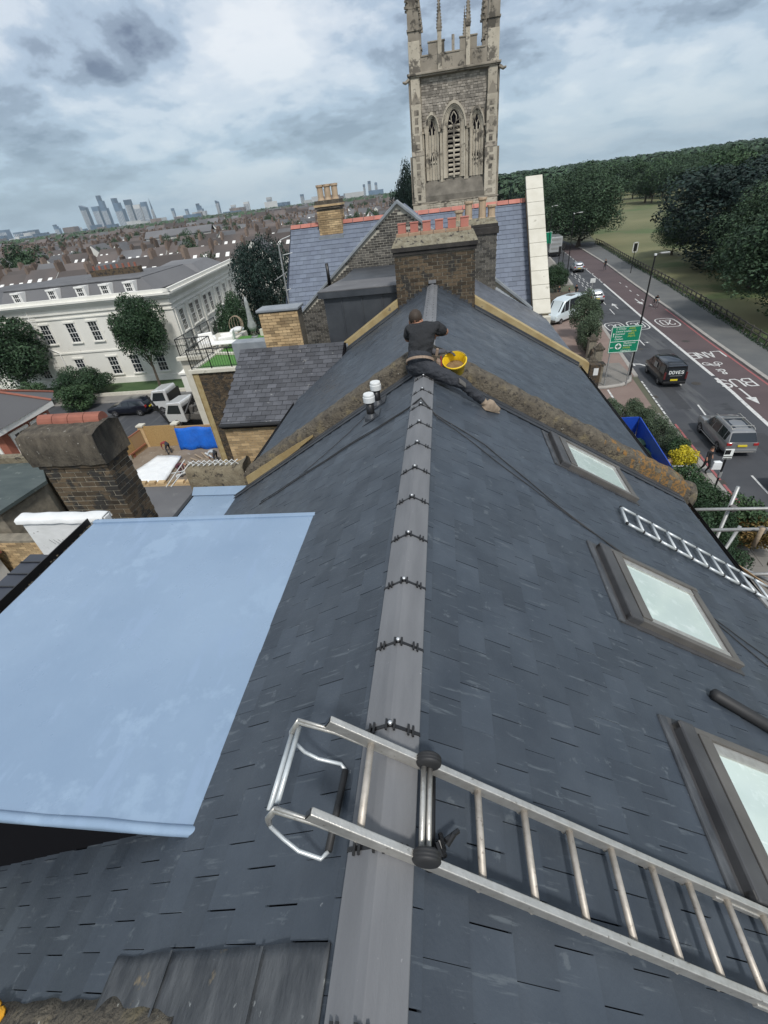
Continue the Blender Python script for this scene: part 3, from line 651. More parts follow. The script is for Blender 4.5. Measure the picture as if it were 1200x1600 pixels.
# ochre parapets
for s_, xa, xb in ((-1, SX0, -4.15), (1, SX1, 3.75)):
    m_ = MB(); m_.add([(xa, 12.3, zr(xa, -.1)), (xb, 12.3, zr(xb, -.1)), (xb, 12.3, zr(xb, .19)), (xa, 12.3, zr(xa, .26)), (xa, 12.58, zr(xa, -.1)), (xb, 12.58, zr(xb, -.1)), (xb, 12.58, zr(xb, .19)), (xa, 12.58, zr(xa, .26))],
        [(0,1,2,3),(4,7,6,5),(3,2,6,7),(0,4,5,1),(1,5,6,2),(0,3,7,4)]); m_.build('parapet', render_y, h2, bevel=.012)
    m_ = MB(); m_.obox((xa, 12.08, zr(xa, .016)), (xb*.93-xa, 0, -S*abs(xb*.93-xa)), (0, .21, 0), (0, 0, .012)); m_.obox((xa, 12.275, zr(xa, .02)), (xb*.93-xa, 0, -S*abs(xb*.93-xa)), (0, .02, 0), (0, 0, .06)); m_.build('lead_flashing', lead_dark, h2)
# outrigger with small weathered slate roof
OX0, OX1, OY, OZ = -5.66, -3.55, 10.0, -4.30
om = MB(); om.prism([(OX0, OY-.06, OZ-.05), (OX0, 12.3, OZ+1.13), (OX0, 12.3, OZ+1.03), (OX0, OY-.06, OZ-.15)], (OX1-OX0+.9, 0, 0)); orf = om.build('rear_roof', under, h2)
dd = Vector((0, -1, -.5)).normalized()
slates(orf, (OX1+.85, 12.28, OZ+1.152), (-1, 0, 0), dd, OX1+.85-OX0, 2.62, .255, .15, slate_old, None, limit=289, seedv=31, lift=.012, gap=(.004, .012), sjit=.01)
om = MB(); om.box(OX0+.02, OX1, OY+.02, 12.3, G, OZ-.05); om.add([(OX0+.02, OY+.02, OZ-.08), (OX0+.02, 12.3, OZ-.08), (OX0+.02, 12.3, OZ+1.05)], [(0, 1, 2)]); ow = om.build('rear_wall', mortar_l, h2)
bricks(ow, (OX0+.02, OY+.02, OZ-1.95), (1, 0, 0), (0, 0, 1), OX1-OX0, 1.85, brick_y, mortar_l, limit=250, seedv=9)
bricks(ow, (OX0+.02, OY+.02, OZ-6.0), (1, 0, 0), (0, 0, 1), OX1-OX0, 4.05, brick_y, mortar_l, single=False, seedv=10)
m_ = MB(); m_.path([(OX0-.02, OY-.09, OZ-.06), (OX1, OY-.09, OZ-.06)], .05, 8); m_.path([(-3.98, OY-.05, OZ-.1), (-3.98, OY-.05, -12)], .035, 8); m_.build('downpipe', black_i, h2)
# yellow brick stub stack at the back edge of that roof
YX0, YX1 = -4.93, -3.86
m_ = MB(); m_.box(YX0+.01, YX1-.01, 12.41, 12.9, -4.5, -2.28); ys = m_.build('yellow_chimney', mortar_y, h2)
bricks(ys, (YX0, 12.4, -3.34), (1, 0, 0), (0, 0, 1), YX1-YX0, 1.08, brick_y, mortar_y, limit=120, seedv=12)
m_ = MB(); m_.box(YX0-.06, YX1+.05, 12.35, 12.96, -2.27, -2.20); m_.build('coping', lead, ys, bevel=.02)
m_ = MB(); m_.box(YX0-.75, YX1+.12, 12.2, 12.38, -3.42, -3.27); m_.box(YX0-1.0, YX0, 12.38, 12.8, -4.4, -2.98); m_.box(YX1-.0, -2.6, 12.28, 12.5, -3.5, -3.2); m_.build('lead_flashing', lead, h2, bevel=.02)
# ================================================================ third house: dormer, brick gable, long cross roof
h3 = thing('corner_house', 'big slate roofed house with brick gable and red ridge tiles beyond the sooty chimney', 'house', (-.9, 18, G))
m_ = MB(); m_.prism([(3.62, 12.6, zr(3.62)), (XR, 12.6, ZR), (-3.9, 12.6, zr(-3.9)), (-3.9, 12.6, zr(-3.9, -.1)), (XR, 12.6, ZR-.1), (3.62, 12.6, zr(3.62, -.1))], (0, 5.6, 0)); r3 = m_.build('front_roof', slate_far, h3)
slates(r3, (.8, 12.62, zr(.8, .004)), (0, 1, 0), DR, 5.5, (3.62-.8)*KX, .25, .2, slate_far, None, limit=0, seedv=41)
m_ = MB(); m_.box(-3.8, 3.4, 12.65, 18.3, G, -4.35); m_.box(-6.2, 3.7, 18.55, 25.4, G, -5.0); m_.build('wall', brick_g, h3)
# lead dormer
m_ = MB(); m_.box(-3.22, SX0-.02, 12.9, 18.15, -5.0, -2.12); dmr = m_.build('dormer', lead_dark, h3)
m_ = MB(); m_.obox((-3.34, 12.80, -2.14), (2.17, 0, 0), (0, 5.4, -.32), (0, 0, .15)); m_.build('dormer_fascia', lead_dark, dmr)
m_ = MB(); m_.obox((-3.34, 12.80, -1.985), (2.17, 0, 0), (0, 5.4, -.32), (0, 0, .02)); m_.build('dormer_roof', felt, dmr)
m_ = MB()
for x in (-2.75, -2.2, -1.65): m_.box(x, x+.035, 12.875, 12.899, -4.0, -2.16)
m_.build('lead_roll', lead_dark, dmr, bevel=.008)
# gable wall
GA = Vector((-1.50, 18.2, -.30)); sg = .79
def gz(x): return GA.z-sg*abs(x-GA.x)
m_ = MB(); m_.prism([(-5.55, 18.21, -5.2), (3.6, 18.21, -5.2), (3.6, 18.21, gz(3.6)), tuple(GA), (-5.55, 18.21, gz(-5.55))], (0, .3, 0)); gw = m_.build('gable_wall', mortar_l, h3)
bricks(gw, (-5.55, 18.21, -5.0), (1, 0, 0), (0, 0, 1), 9.1, 4.8, brick_g, mortar_l, keep=lambda c, z, a, b: -5.0+z+.06 < min(gz(-5.55+a), gz(-5.55+b)), single=False, seedv=14)
for xa, xb in ((-5.55, GA.x), (3.6, GA.x)):
    m_ = MB(); sg_ = 1 if xb > xa else -1
    m_.add([(xa, 18.1, gz(xa)-.03), (xb, 18.1, GA.z-.03), (xb, 18.1, GA.z+.07), (xa, 18.1, gz(xa)+.07), (xa, 18.55, gz(xa)-.03), (xb, 18.55, GA.z-.03), (xb, 18.55, GA.z+.07), (xa, 18.55, gz(xa)+.07)], [(0,1,2,3),(3,2,6,7),(4,7,6,5),(0,3,7,4)])
    m_.build('gable_coping', lead, gw, bevel=.02)
m_ = MB(); m_.path([(1.8, 18.0, -3.22), (2.6, 17.98, -3.80), (3.6, 17.95, -4.52)], [.11, .12, .11], 8); m_.path([(3.05, 17.9, -4.4), (3.05, 17.9, -3.95)], .05, 8); m_.path([(1.9, 17.9, -3.5), (2.5, 17.7, -3.75), (2.7, 17.8, -3.95), (3.4, 17.7, -4.4)], .05, 6); m_.build('lead_flashing', lead, gw, True)
m_ = MB(); m_.path([(-4.17, 18.0, -2.6), (-4.17, 18.0, -1.85)], .06, 8); m_.build('vent_pipe', blackp, gw, True)
# cross roof behind: ridge runs left to right
GX0, GX1, GY, GZ = -6.38, 3.25, 22.0, -.80
m_ = MB(); m_.prism([(GX0, 18.5, GZ-3.5), (GX0, GY, GZ-.02), (GX0, 25.5, GZ-3.5), (GX0, 25.5, GZ-3.65), (GX0, 18.4, GZ-3.65)], (GX1-GX0+.2, 0, 0)); gr = m_.build('cross_roof', slate_new, h3)
slates(gr, (GX0, GY, GZ), (1, 0, 0), (0, -1, -1), GX1-GX0, 5.1, .3, .205, slate_new, lambda c, d, a, b, e, f: not (-5.5 < GX0+c < 3.6 and d/1.414 > 3.75), limit=0, seedv=44, lift=.016, gap=(.004, .008))
m_ = MB(); m_.add([(GX0-.04, 18.3, -4.2), (GX0-.04, 22, GZ-.05), (GX0-.04, 25.5, -4.2)], [(0, 1, 2)]); m_.build('verge', slate_new, gr)
m_ = MB(); m_.prism([(GA.x, 18.5, GA.z-.12), (3.3, 18.5, gz(3.3)-.15), (-5.3, 18.5, gz(-5.3)-.15)], (0, 3.4, 0)); m_.build('gable_roof', slate_new, h3)
i = 0; x = GX0
while x < GX1-.05:
    x1 = min(x+.44, GX1)
    if not (-5.1 < (x+x1)/2 < -4.08):
        m_ = MB(); m_.prism([(x, GY-.13, GZ-.06), (x, GY, GZ+.075), (x, GY+.13, GZ-.06)], (x1-x-.012, 0, 0)); m_.build('ridge_tile', terra, gr)
    x += .45
# gable end coping of pale stones on the right
m_ = MB(); m_.obox((3.27, 18.0, -4.95), (.5, 0, 0), (0, 4.1, 4.1), (0, 0, .75)); gp = m_.build('gable_parapet', brick_y, h3)
for i in range(10):
    t0 = i*.41; m_ = MB(); m_.obox((3.21, 17.95+t0, -4.19+t0), (.62, 0, 0), (0, .402, .402), (0, -.06, .06)); m_.build('coping_stone', stone_p, gp, bevel=.012)
m_ = MB(); m_.box(3.23, 3.8, 17.7, 17.97, -4.95, -4.22); m_.build('kneeler', stone_p, gp, bevel=.02)
# second stack on the gable's right shoulder
m_ = MB(); m_.box(.2, 1.77, 17.62, 18.18, -4.2, -1.42); s3 = m_.build('chimney_stack', mortar_l, h3)
bricks(s3, (.2, 17.62, -4.0), (1, 0, 0), (0, 0, 1), 1.58, 2.55, brick_g, mortar_l, single=False, seedv=15)
m_ = MB(); m_.box(.14, 1.83, 17.56, 18.24, -1.45, -1.25); m_.box(.17, 1.8, 17.6, 18.2, -1.25, -1.16); m_.build('cap', soot, s3, bevel=.015)
m_ = MB(); m_.add([(.17, 17.6, -1.16), (1.8, 17.6, -1.16), (1.8, 18.2, -1.16), (.17, 18.2, -1.16), (.3, 17.75, -1.0), (1.68, 17.75, -1.0), (1.68, 18.05, -1.0), (.3, 18.05, -1.0)], [(0,1,5,4),(1,2,6,5),(2,3,7,6),(3,0,4,7),(4,5,6,7)]); m_.build('flaunching', flaunch, s3)
for x, hh in ((.55, .3), (.86, .52), (1.30, .58), (1.60, .36)):
    m_ = MB(); m_.lathe((x, 17.9, -1.02), [(.14, 0), (.12, .05), (.115, hh-.08), (.15, hh-.06), (.15, hh), (.10, hh)], 8); m_.build('pot', pot_y, s3, bevel=.005)
# yellow chimney astride the ridge
m_ = MB(); m_.box(-5.07, -4.12, 21.62, 22.38, -2.2, -.30); ce = m_.build('chimney', mortar_y, h3)
bricks(ce, (-5.08, 21.6, -1.25), (1, 0, 0), (0, 0, 1), .97, .96, brick_y, mortar_y, single=False, seedv=16)
bricks(ce, (-4.11, 21.6, -1.25), (0, 1, 0), (0, 0, 1), .78, .96, brick_y, mortar_y, single=False, seedv=17)
for k_, (z0, z1, ex) in enumerate(((-.29, -.22, .04), (-.21, -.14, .07), (-.13, -.07, .04), (-.66, -.60, .03), (-.07, .0, .02))):
    m_ = MB(); m_.box(-5.08-ex, -4.11+ex, 21.6-ex, 22.4+ex, z0, z1); m_.build('corbel_course', brick_y if k_ % 2 else cap_c, ce)
for x in (-4.9, -4.6, -4.3):
    m_ = MB(); m_.lathe((x, 22.0, 0), [(.15, 0), (.12, .08), (.12, .42), (.15, .45), (.15, .52), (.12, .52)], 10); m_.build('pot', pot_y, ce)
m_ = MB(); m_.box(-5.12, -4.07, 21.45, 21.6, -1.55, -1.22); m_.build('lead_flashing', lead, ce)
# aerial and scaffold tube at the left verge
ar = thing('aerial', 'tall grey pole with television aerial at the left verge of the slate roof', 'aerial', (-6.3, 19, -4.6))
m_ = MB(); m_.path([(-6.12, 19, -1.2), (-6.24, 19, -4.8)], .03, 8); m_.build('pole', galv, ar)
m_ = MB(); m_.path([(-6.55, 19, -2.35), (-6.0, 19, -2.1)], .012, 5)
for i in range(7): m_.path([(-6.5+i*.07, 18.8, -2.33+i*.03), (-6.5+i*.07, 19.2, -2.33+i*.03)], .008, 4)
m_.build('antenna', galv, ar)
m_ = MB(); m_.path([(-6.2, 19, -2.75), (-5.98, 19, -2.7)], .014, 5); m_.path([(-6.1, 19.3, -1.05), (-5.7, 19.3, -.95)], .014, 5); m_.path([(-6.1, 19.2, -1.55), (-5.7, 19.2, -1.5)], .012, 5); m_.build('bracket', whitep, ar)

# ================================================================ church tower
tw = thing('church_tower', 'tall gothic stone church tower with battlements, pinnacles and louvred belfry opening', 'church tower', (1.25, 59, G))
TX0, TX1, TY = -2.55, 5.05, 55.0; TD = 7.6
m_ = MB(); m_.box(TX0+.25, TX1-.25, TY+.25, TY+TD-.25, G, 8.1); m_.box(TX0-.35, TX1+.35, TY-.35, TY+TD+.35, G, -1.25); body = m_.build('wall', stone_u, tw)
# rubble panel top stage and base band, built as small stones
def stones(x0, x1, z0, z1, y, sx, sz, m, keep=None, seedv=1, name='rubble_panel'):
    rnd = random.Random(seedv); mb = MB(); z = z0
    while z < z1-.02:
        h = min(sz*rnd.uniform(.7, 1.2), z1-z); x = x0
        while x < x1-.02:
            ww_ = min(sx*rnd.uniform(.6, 1.4), x1-x)
            if keep is None or keep(x+ww_/2, z+h/2): 
                p = rnd.uniform(.0, .05); mb.box(x+.012, x+ww_-.012, y-p, y+.1, z+.012, z+h-.012)
            x += ww_
        z += h
    return stuffp(mb.build(name, m, tw))
LAN = [(1.24, .62, .55, 4.25, 5.95, 1.02), (-.80, .32, .5, 4.1, 5.35, .62), (3.32, .32, .5, 4.1, 5.35, .62)]   # centre, half width of the opening, sill, spring, apex, half width of the moulding
def arch(cx, hw_, zs, za, n=8):
    P = []
    for i in range(n+1):
        t = i/n; P.append((cx-hw_*math.cos(t*math.pi/2)**1.15 if t < 1 else cx, zs+(za-zs)*math.sin(t*math.pi/2)**.95))
    return P+[(2*cx-p[0], p[1]) for p in P[-2::-1]]
def inlan(x, z):
    for cx, h_, s0, sp_, ap, mh in LAN:
        if z < sp_ and abs(x-cx) < mh+.1: return True
        if sp_ <= z < ap+.35 and abs(x-cx) < (mh+.1)*math.sqrt(max(0, 1-((z-sp_)/(ap+.35-sp_))**1.6)): return True
    return False
stones(TX0+.9, TX1-.9, .2, 7.95, TY+.24, .34, .2, rubble, lambda x, z: z > 3.2 and not inlan(x, z), 3)
stones(TX0+.5, TX1-.5, -2.2, -1.25, TY-.36, .30, .2, stone_t, None, 4)
def ring(parent, name, m, outer, inner, y0, y1):
    mb = MB(); n = len(outer)
    for i in range(n-1):
        o0, o1, i0, i1 = outer[i], outer[i+1], inner[i], inner[i+1]
        P = [(o0[0], y0, o0[1]), (o1[0], y0, o1[1]), (i1[0], y0, i1[1]), (i0[0], y0, i0[1]), (o0[0], y1, o0[1]), (o1[0], y1, o1[1]), (i1[0], y1, i1[1]), (i0[0], y1, i0[1])]
        mb.add(P, [(0,1,2,3),(0,4,5,1),(2,6,7,3)])
    return mb.build(name, m, parent)
for k_, (cx, h_, s0, sp_, ap, mh) in enumerate(LAN):
    bk = MB()
    pts = arch(cx, mh, sp_, ap); poly = [(cx-mh, TY+.22, s0)]+[(p[0], TY+.22, p[1]) for p in pts]+[(cx+mh, TY+.22, s0)]
    bk.quad(*poly); op = bk.build('belfry_opening', stone_t, tw)
    for f0, f1, y0 in ((1.0, .86, TY-.02), (.86, .74, TY+.06), (.74, .64, TY+.13)):
        a = [(cx-mh*f0, s0)]+arch(cx, mh*f0, sp_, ap-(1-f0)*1.0)+[(cx+mh*f0, s0)]; b = [(cx-mh*f1, s0)]+arch(cx, mh*f1, sp_, ap-(1-f1)*1.0)+[(cx+mh*f1, s0)]
        ring(op, 'moulding', stone_t, a, b, y0, TY+.24)
    a = arch(cx, mh*1.13, sp_, ap+.22); b = arch(cx, mh*1.0, sp_, ap); ring(op, 'hood_mould', stone_t, a, b, TY-.14, TY+.24)
    if k_ == 0:
        dk = MB(); hw2 = .56; dk.quad(*[(cx-hw2, TY+.20, s0+.1)]+[(p[0], TY+.20, p[1]) for p in arch(cx, hw2, sp_, ap-.4)]+[(cx+hw2, TY+.20, s0+.1)]); dk.build('dark_opening', under, op)
        for i in range(11):
            z = s0+.15+i*.36
            for sx in (-1, 1):
                lv = MB(); lv.obox((cx+sx*.08 if sx > 0 else cx-.54, TY+.03, z), (.46, 0, 0), (0, .15, .10), (0, -.02, .10)); lv.build('louvre', stone_t, op)
        t_ = MB(); t_.box(cx-.07, cx+.07, TY-.0, TY+.19, s0, sp_+.1)
        for sx in (-1, 1):
            t_.path([(cx, TY+.08, sp_+.1), (cx+sx*.22, TY+.08, sp_+.45), (cx+sx*.46, TY+.08, sp_+.55)], .05, 4)
            t_.path([(cx+sx*.5, TY+.08, sp_-.35), (cx+sx*.28, TY+.08, sp_+.12), (cx+sx*.06, TY+.08, sp_-.35)], .045, 4)
            t_.path([(cx+sx*.22, TY+.08, sp_+.45), (cx+sx*.25, TY+.08, sp_+.8), (cx, TY+.08, sp_+1.15)], .045, 4)
        t_.build('tracery', stone_t, op)
    else:
        dk = MB()
        for sx in (-1, 1): dk.quad(*[(cx+sx*.19-.11, TY+.20, sp_-.15), (cx+sx*.19-.11, TY+.20, sp_+.2), (cx+sx*.19, TY+.2, sp_+.5), (cx+sx*.19+.11, TY+.20, sp_+.2), (cx+sx*.19+.11, TY+.20, sp_-.15)])
        dk.quad((cx-.13, TY+.2, sp_+.55), (cx, TY+.2, sp_+.95), (cx+.13, TY+.2, sp_+.55), (cx, TY+.2, sp_+.3))
        for j in range(4): x = cx-.3+j*.2; dk.quad((x-.08, TY+.2, s0+1.6), (x, TY+.2, s0+1.95), (x+.08, TY+.2, s0+1.6), (x, TY+.2, s0+1.45))
        dk.build('dark_opening', under, op)
        t_ = MB(); t_.box(cx-.05, cx+.05, TY+.1, TY+.2, s0, sp_+.3)
        for sx in (-1, 1): t_.box(cx+sx*.27-.03, cx+sx*.27+.03, TY+.12, TY+.2, s0, sp_+.1); t_.path([(cx+sx*.03, TY+.14, sp_+.2), (cx+sx*.2, TY+.14, sp_+.6), (cx+sx*.05, TY+.14, sp_+1.0)], .035, 4)
        t_.box(cx-.42, cx+.42, TY+.12, TY+.2, s0+1.32, s0+1.44); t_.build('tracery', stone_t, op)
# shafts between lancets
m_ = MB()
for x in (-1.62, -.02, .1, .24, 2.24, 2.38, 2.5, 4.15): m_.path([(x, TY+.12, .3), (x, TY+.12, 4.2)], .07, 8); m_.box(x-.1, x+.1, TY+.0, TY+.2, 4.1, 4.25)
m_.build('shaft', stone_t, tw)
m_ = MB(); m_.add([(TX0+.9, TY+.2, .5), (TX1-.9, TY+.2, .5), (TX1-.9, TY-.36, -.75), (TX0+.9, TY-.36, -.75), (TX0+.9, TY-.36, -1.25), (TX1-.9, TY-.36, -1.25)], [(0, 1, 2, 3), (3, 2, 5, 4)]); m_.build('sill_slope', mat('sill_dark', (.10, .09, .075), (.20, .18, .15), scale=1.2, rough=.9, bump=.5), tw)
m_ = MB(); m_.box(TX0-.42, TX1+.42, TY-.42, TY+TD+.42, -1.36, -1.22); m_.build('string_course', stone_u, tw, bevel=.03); m_ = MB(); m_.box(TX0-.18, TX1+.18, TY-.18, TY+TD+.18, 8.0, 8.12); m_.box(TX0-.28, TX1+.28, TY-.28, TY+TD+.28, 8.12, 8.28); m_.build('string_course', stone_u, tw, bevel=.03)
# corner buttresses with set-offs
for sx in (0, 1):
    x0 = TX0-.05 if sx == 0 else TX1-.85
    for yy in (TY, TY+TD):
        b_ = MB(); f = -1 if yy == TY else 1
        def bb(xa, xb, pr, z0, z1): b_.box(xa, xb, min(yy, yy+f*pr)-.0, max(yy, yy+f*pr)+(.3 if f < 0 else 0), z0, z1)
        bb(x0-.25, x0+1.15, .55, G, -1.4); bb(x0-.10, x0+1.0, .42, -1.2, 2.5); bb(x0, x0+.9, .26, 2.7, 6.2); bb(x0+.05, x0+.85, .10, 6.2, 8.0); b_.build('buttress', stone_t, tw)
        b_ = MB(); y0 = yy+f*.42; y1 = yy+f*.26
        b_.prism([(x0-.12, y0+f*.03, 2.5), (x0-.12, y1, 2.85), (x0-.12, yy, 2.85), (x0-.12, yy, 2.5)], (1.14, 0, 0)); b_.prism([(x0, y1, 6.2), (x0+.45, y1, 7.1), (x0+.9, y1, 6.2)], (0, -f*.2, 0)); b_.build('weathering', stone_u, tw)
        for z, pr in [(-1.0+i*.62, .42) for i in range(6)]+[(2.95+i*.62, .26) for i in range(5)]:
            st_ = MB(); wx = random.uniform(.28, .48); xm = x0+.44+random.uniform(-.05, .05); st_.box(xm-wx/2, xm+wx/2, min(yy+f*(pr+.015), yy+f*(pr-.03)), max(yy+f*(pr+.015), yy+f*(pr-.03)), z, z+random.uniform(.35, .5)); st_.build('panel_stone', stone_u, tw)
        st_ = MB(); xx = x0 if sx == 0 else x0+.9
        st_.box(min(xx, xx+(-.34 if sx == 0 else .34)), max(xx, xx+(-.34 if sx == 0 else .34)), min(yy, yy-f*.9), max(yy, yy-f*.9), -1.2, 2.5); st_.box(min(xx, xx+(-.16 if sx == 0 else .16)), max(xx, xx+(-.16 if sx == 0 else .16)), min(yy, yy-f*.9), max(yy, yy-f*.9), 2.5, 8.0); st_.build('side_buttress', stone_u, tw)
# gargoyles
for x in (TX0-.45, TX1+.45):
    m_ = MB(); m_.path([(x*.93+.1, TY-.1, 7.9), (x, TY-.35, 7.7), (x+(x-1.25)*.05, TY-.5, 7.75)], [.16, .13, .08], 6); m_.build('gargoyle', stone_u, tw)
# battlements: a solid lower band and raised merlons, each merlon a piece
for (ax, L_) in (('f', TX1-TX0), ('b', TX1-TX0), ('l', TD), ('r', TD)):
    def seg(a, b, z0, z1, pr=0, name='parapet', m=stone_u):
        mb = MB()
        if ax == 'f': mb.box(TX0+a, TX0+b, TY-pr, TY+.3, z0, z1)
        elif ax == 'b': mb.box(TX0+a, TX0+b, TY+TD-.3, TY+TD+pr, z0, z1)
        elif ax == 'l': mb.box(TX0-pr, TX0+.3, TY+a, TY+b, z0, z1)
        else: mb.box(TX1-.3, TX1+pr, TY+a, TY+b, z0, z1)
        return mb.build(name, m, tw, bevel=.02)
    seg(.6 if ax in 'fb' else .6, L_-.6, 8.28, 9.25)
    for a, b, h in ((.7, 1.0, 10.0), (1.65, 3.05, 10.05), (4.35, 5.8, 10.05), (6.5, 6.85, 10.0)):
        if b < L_: seg(a, b, 9.25, h, 0, 'merlon'); seg(a-.05, b+.05, h, h+.1, .05, 'merlon_cap')
    for a, b in ((1.0, 1.65), (3.05, 4.35), (5.8, 6.5)): seg(a, b, 9.25, 9.36, .05, 'crenel_sill')
seg2 = MB(); seg2.box(1.12, 1.36, TY+.05, TY+.25, 9.36, 10.35); seg2.build('merlon', stone_u, tw)
def pinnacle(cx, cy, z0, zt, w_, name='pinnacle'):
    p_ = MB(); zb = z0+(zt-z0)*(.10 if w_ < .5 else .28); p_.box(cx-w_/2, cx+w_/2, cy-w_/2, cy+w_/2, z0, zb)
    p_.add([(cx-w_/2, cy-w_/2, zb), (cx+w_/2, cy-w_/2, zb), (cx+w_/2, cy+w_/2, zb), (cx-w_/2, cy+w_/2, zb), (cx, cy, zt)], [(0,1,4),(1,2,4),(2,3,4),(3,0,4)])
    for s1 in (-1, 1):
        for s2 in (-1, 1):
            for i in range(14):
                t = i/14; ww_ = w_/2*(1-t); c_ = (cx+s1*ww_*1.05, cy+s2*ww_*1.05, zb+(zt-zb)*t); e_ = w_*.13*(1-t*.4); p_.cbox(c_, (e_*2, e_*2, e_*1.3), .78)
    for s_ in (-1, 1): p_.prism([(cx-w_/2, cy+s_*w_*.52, zb-w_*.1), (cx, cy+s_*w_*.52, zb+w_*.7), (cx+w_/2, cy+s_*w_*.52, zb-w_*.1)], (0, -s_*w_*.1, 0)); p_.prism([(cx+s_*w_*.52, cy-w_/2, zb-w_*.1), (cx+s_*w_*.52, cy, zb+w_*.7), (cx+s_*w_*.52, cy+w_/2, zb-w_*.1)], (-s_*w_*.1, 0, 0))
    p_.box(cx-w_*.58, cx+w_*.58, cy-w_*.58, cy+w_*.58, z0+(zb-z0)*.3, z0+(zb-z0)*.3+.12)
    p_.build(name, stone_u, tw)
for cx in (TX0+.42, TX1-.42):
    for cy in (TY+.42, TY+TD-.42):
        b_ = MB(); b_.box(cx-.5, cx+.5, cy-.5, cy+.5, 8.28, 10.3); b_.build('corner_pier', stone_t, tw, bevel=.03); pinnacle(cx, cy, 10.3, 17.5, .95)
for cx in (.08, 2.5):
    for cy in (TY+.1, TY+TD-.1): 
        b_ = MB(); b_.box(cx-.17, cx+.17, cy-.22, cy+.22, 8.28, 10.6); b_.build('pier', stone_t, tw); pinnacle(cx, cy, 10.6, 13.6, .36)

# ================================================================ terrace building at the rear
tb = thing('terrace_building', 'soot stained brick building with lawned roof terrace behind black railings', 'building', (-12, 30, G))
TZ = -7.72
m_ = MB(); m_.box(-15.45, -8.5, 26.0, 34.2, G-.5, TZ-.12); twl = m_.build('wall', mortar_d, tb)
bricks(twl, (-15.1, 26.0, G), (1, 0, 0), (0, 0, 1), 6.3, 6.6, brick_dk, mortar_d, single=False, seedv=18)
m_ = MB(); m_.box(-15.46, -15.1, 25.95, 26.0, G, TZ-.1); m_.box(-15.5, -15.44, 25.95, 26.6, G, TZ-.1); m_.build('painted_corner', render_y, twl)
m_ = MB(); m_.box(-15.3, -8.6, 26.25, 34, TZ-.119, TZ); m_.build('terrace_lawn', astro, tb)
m_ = MB(); m_.box(-15.62, -8.5, 25.85, 26.24, TZ-.12, TZ+.1); m_.box(-15.62, -15.3, 26.24, 34.2, TZ-.12, TZ+.1); m_.obox((-15.3, 29.3, TZ), (6.5, -1.6, 0), (.05, .2, 0), (0, 0, .16)); m_.box(-18.2, -15.62, 29.2, 29.5, TZ-.2, TZ+.05); m_.build('coping', stone_p, tb, bevel=.02)
m_ = MB(); m_.box(-18.1, -15.62, 29.5, 36, G, TZ-.15); m_.build('side_wall', stone_p, tb)
m_ = MB(); m_.box(-18.1, -15.62, 29.5, 36, TZ-.15, TZ-.05); m_.build('side_deck', stone_p, tb)
def railing(parent, pts, h, post=1.2, bal=.16):
    for a, b in zip(pts[:-1], pts[1:]):
        a, b = Vector(a), Vector(b); L_ = (b-a).length; u = (b-a)/L_
        m_ = MB(); up = Vector((0, 0, h)); m_.path([a+up, b+up], .028, 6); m_.path([a+Vector((0, 0, .1)), b+Vector((0, 0, .1))], .02, 5); m_.build('rail', black_i, parent)
        n_ = max(1, int(L_/post))
        for i in range(n_+1): m_ = MB(); p = a+u*(L_*i/n_); m_.path([p, p+up], .035, 6); m_.build('post', black_i, parent)
        m_ = MB(); k_ = int(L_/bal)
        for i in range(k_): p = a+u*(L_*i/k_); m_.path([p+Vector((0, 0, .1)), p+up], .011, 4, cap=False)
        stuffp(m_.build('balusters', black_i, parent))
railing(tb, [(-8.9, 26.05, TZ+.1), (-15.45, 26.05, TZ+.1), (-15.45, 29.3, TZ+.1), (-18.0, 29.5, TZ), (-18.0, 35.9, TZ)], 1.15)
m_ = MB(); m_.box(-13.6, -9.6, 33.6, 33.9, TZ, TZ+.45); m_.build('planter', stone_p, tb)
# ---- terrace furniture
m_ = MB(); m_.lathe((-14.0, 33.4, TZ), [(.03, 0), (.03, .5)], 8); m_.lathe((-14.0, 33.4, TZ), [(.22, .45), (.34, .8), (.20, 1.2), (.15, 1.9), (.14, 2.4), (.05, 2.75)], 10); m_.lathe((-14.0, 33.4, TZ), [(.25, 0), (.25, .06)], 10)
tag(m_.build('parasol', mat('parasol_g', (.30, .31, .31), (.20, .21, .21), scale=4, rough=.9), None, True), 'closed grey parasol standing on the roof terrace', 'parasol')
def lounge(x, y, rz, lab):
    t = thing('lounge_chair', lab, 'chair', (x, y, TZ), rz)
    m_ = MB(); m_.box(-.5, .5, -.5, .5, .05, .36); local(m_, 'seat', trim, t, bevel=.05)
    m_ = MB(); m_.box(-.5, .5, .36, .56, .3, .85); local(m_, 'backrest', trim, t, bevel=.05)
    for s_ in (-1, 1): m_ = MB(); m_.box(s_*.56-.09, s_*.56+.09, -.5, .5, .05, .6); local(m_, 'armrest', trim, t, bevel=.05)
lounge(-16.9, 31.7, .5, 'cream cushioned outdoor chair at the terrace railing'); lounge(-15.6, 32.2, -1.3, 'cream cushioned outdoor chair beside the egg shaped seat')
t = thing('egg_chair', 'round rattan egg chair with white cushions on the roof terrace', 'chair', (-15.6, 34.4, TZ))
m_ = MB()
for i in range(7): m_.path([(.5*math.cos(q)*math.cos(i*.45), .5*math.cos(q)*math.sin(i*.45), .8+.6*math.sin(q)) for q in [k*math.pi/8-math.pi/2 for k in range(9)]], .016, 5)
m_.path([(.5*math.cos(q), .5*math.sin(q)*.3-.2, .8+.58*math.sin(q)) for q in [k*math.pi/8 for k in range(16)]], .022, 5, close=True); local(m_, 'frame', plank_m, t)
m_ = MB(); m_.lathe((0, 0, .25), [(.1, 0), (.45, .1), (.48, .25), (.2, .35)], 14); local(m_, 'cushion', whitep, t, True)
t = thing('garden_table', 'low table covered in white cushions on the roof terrace', 'table', (-15.3, 30.9, TZ))
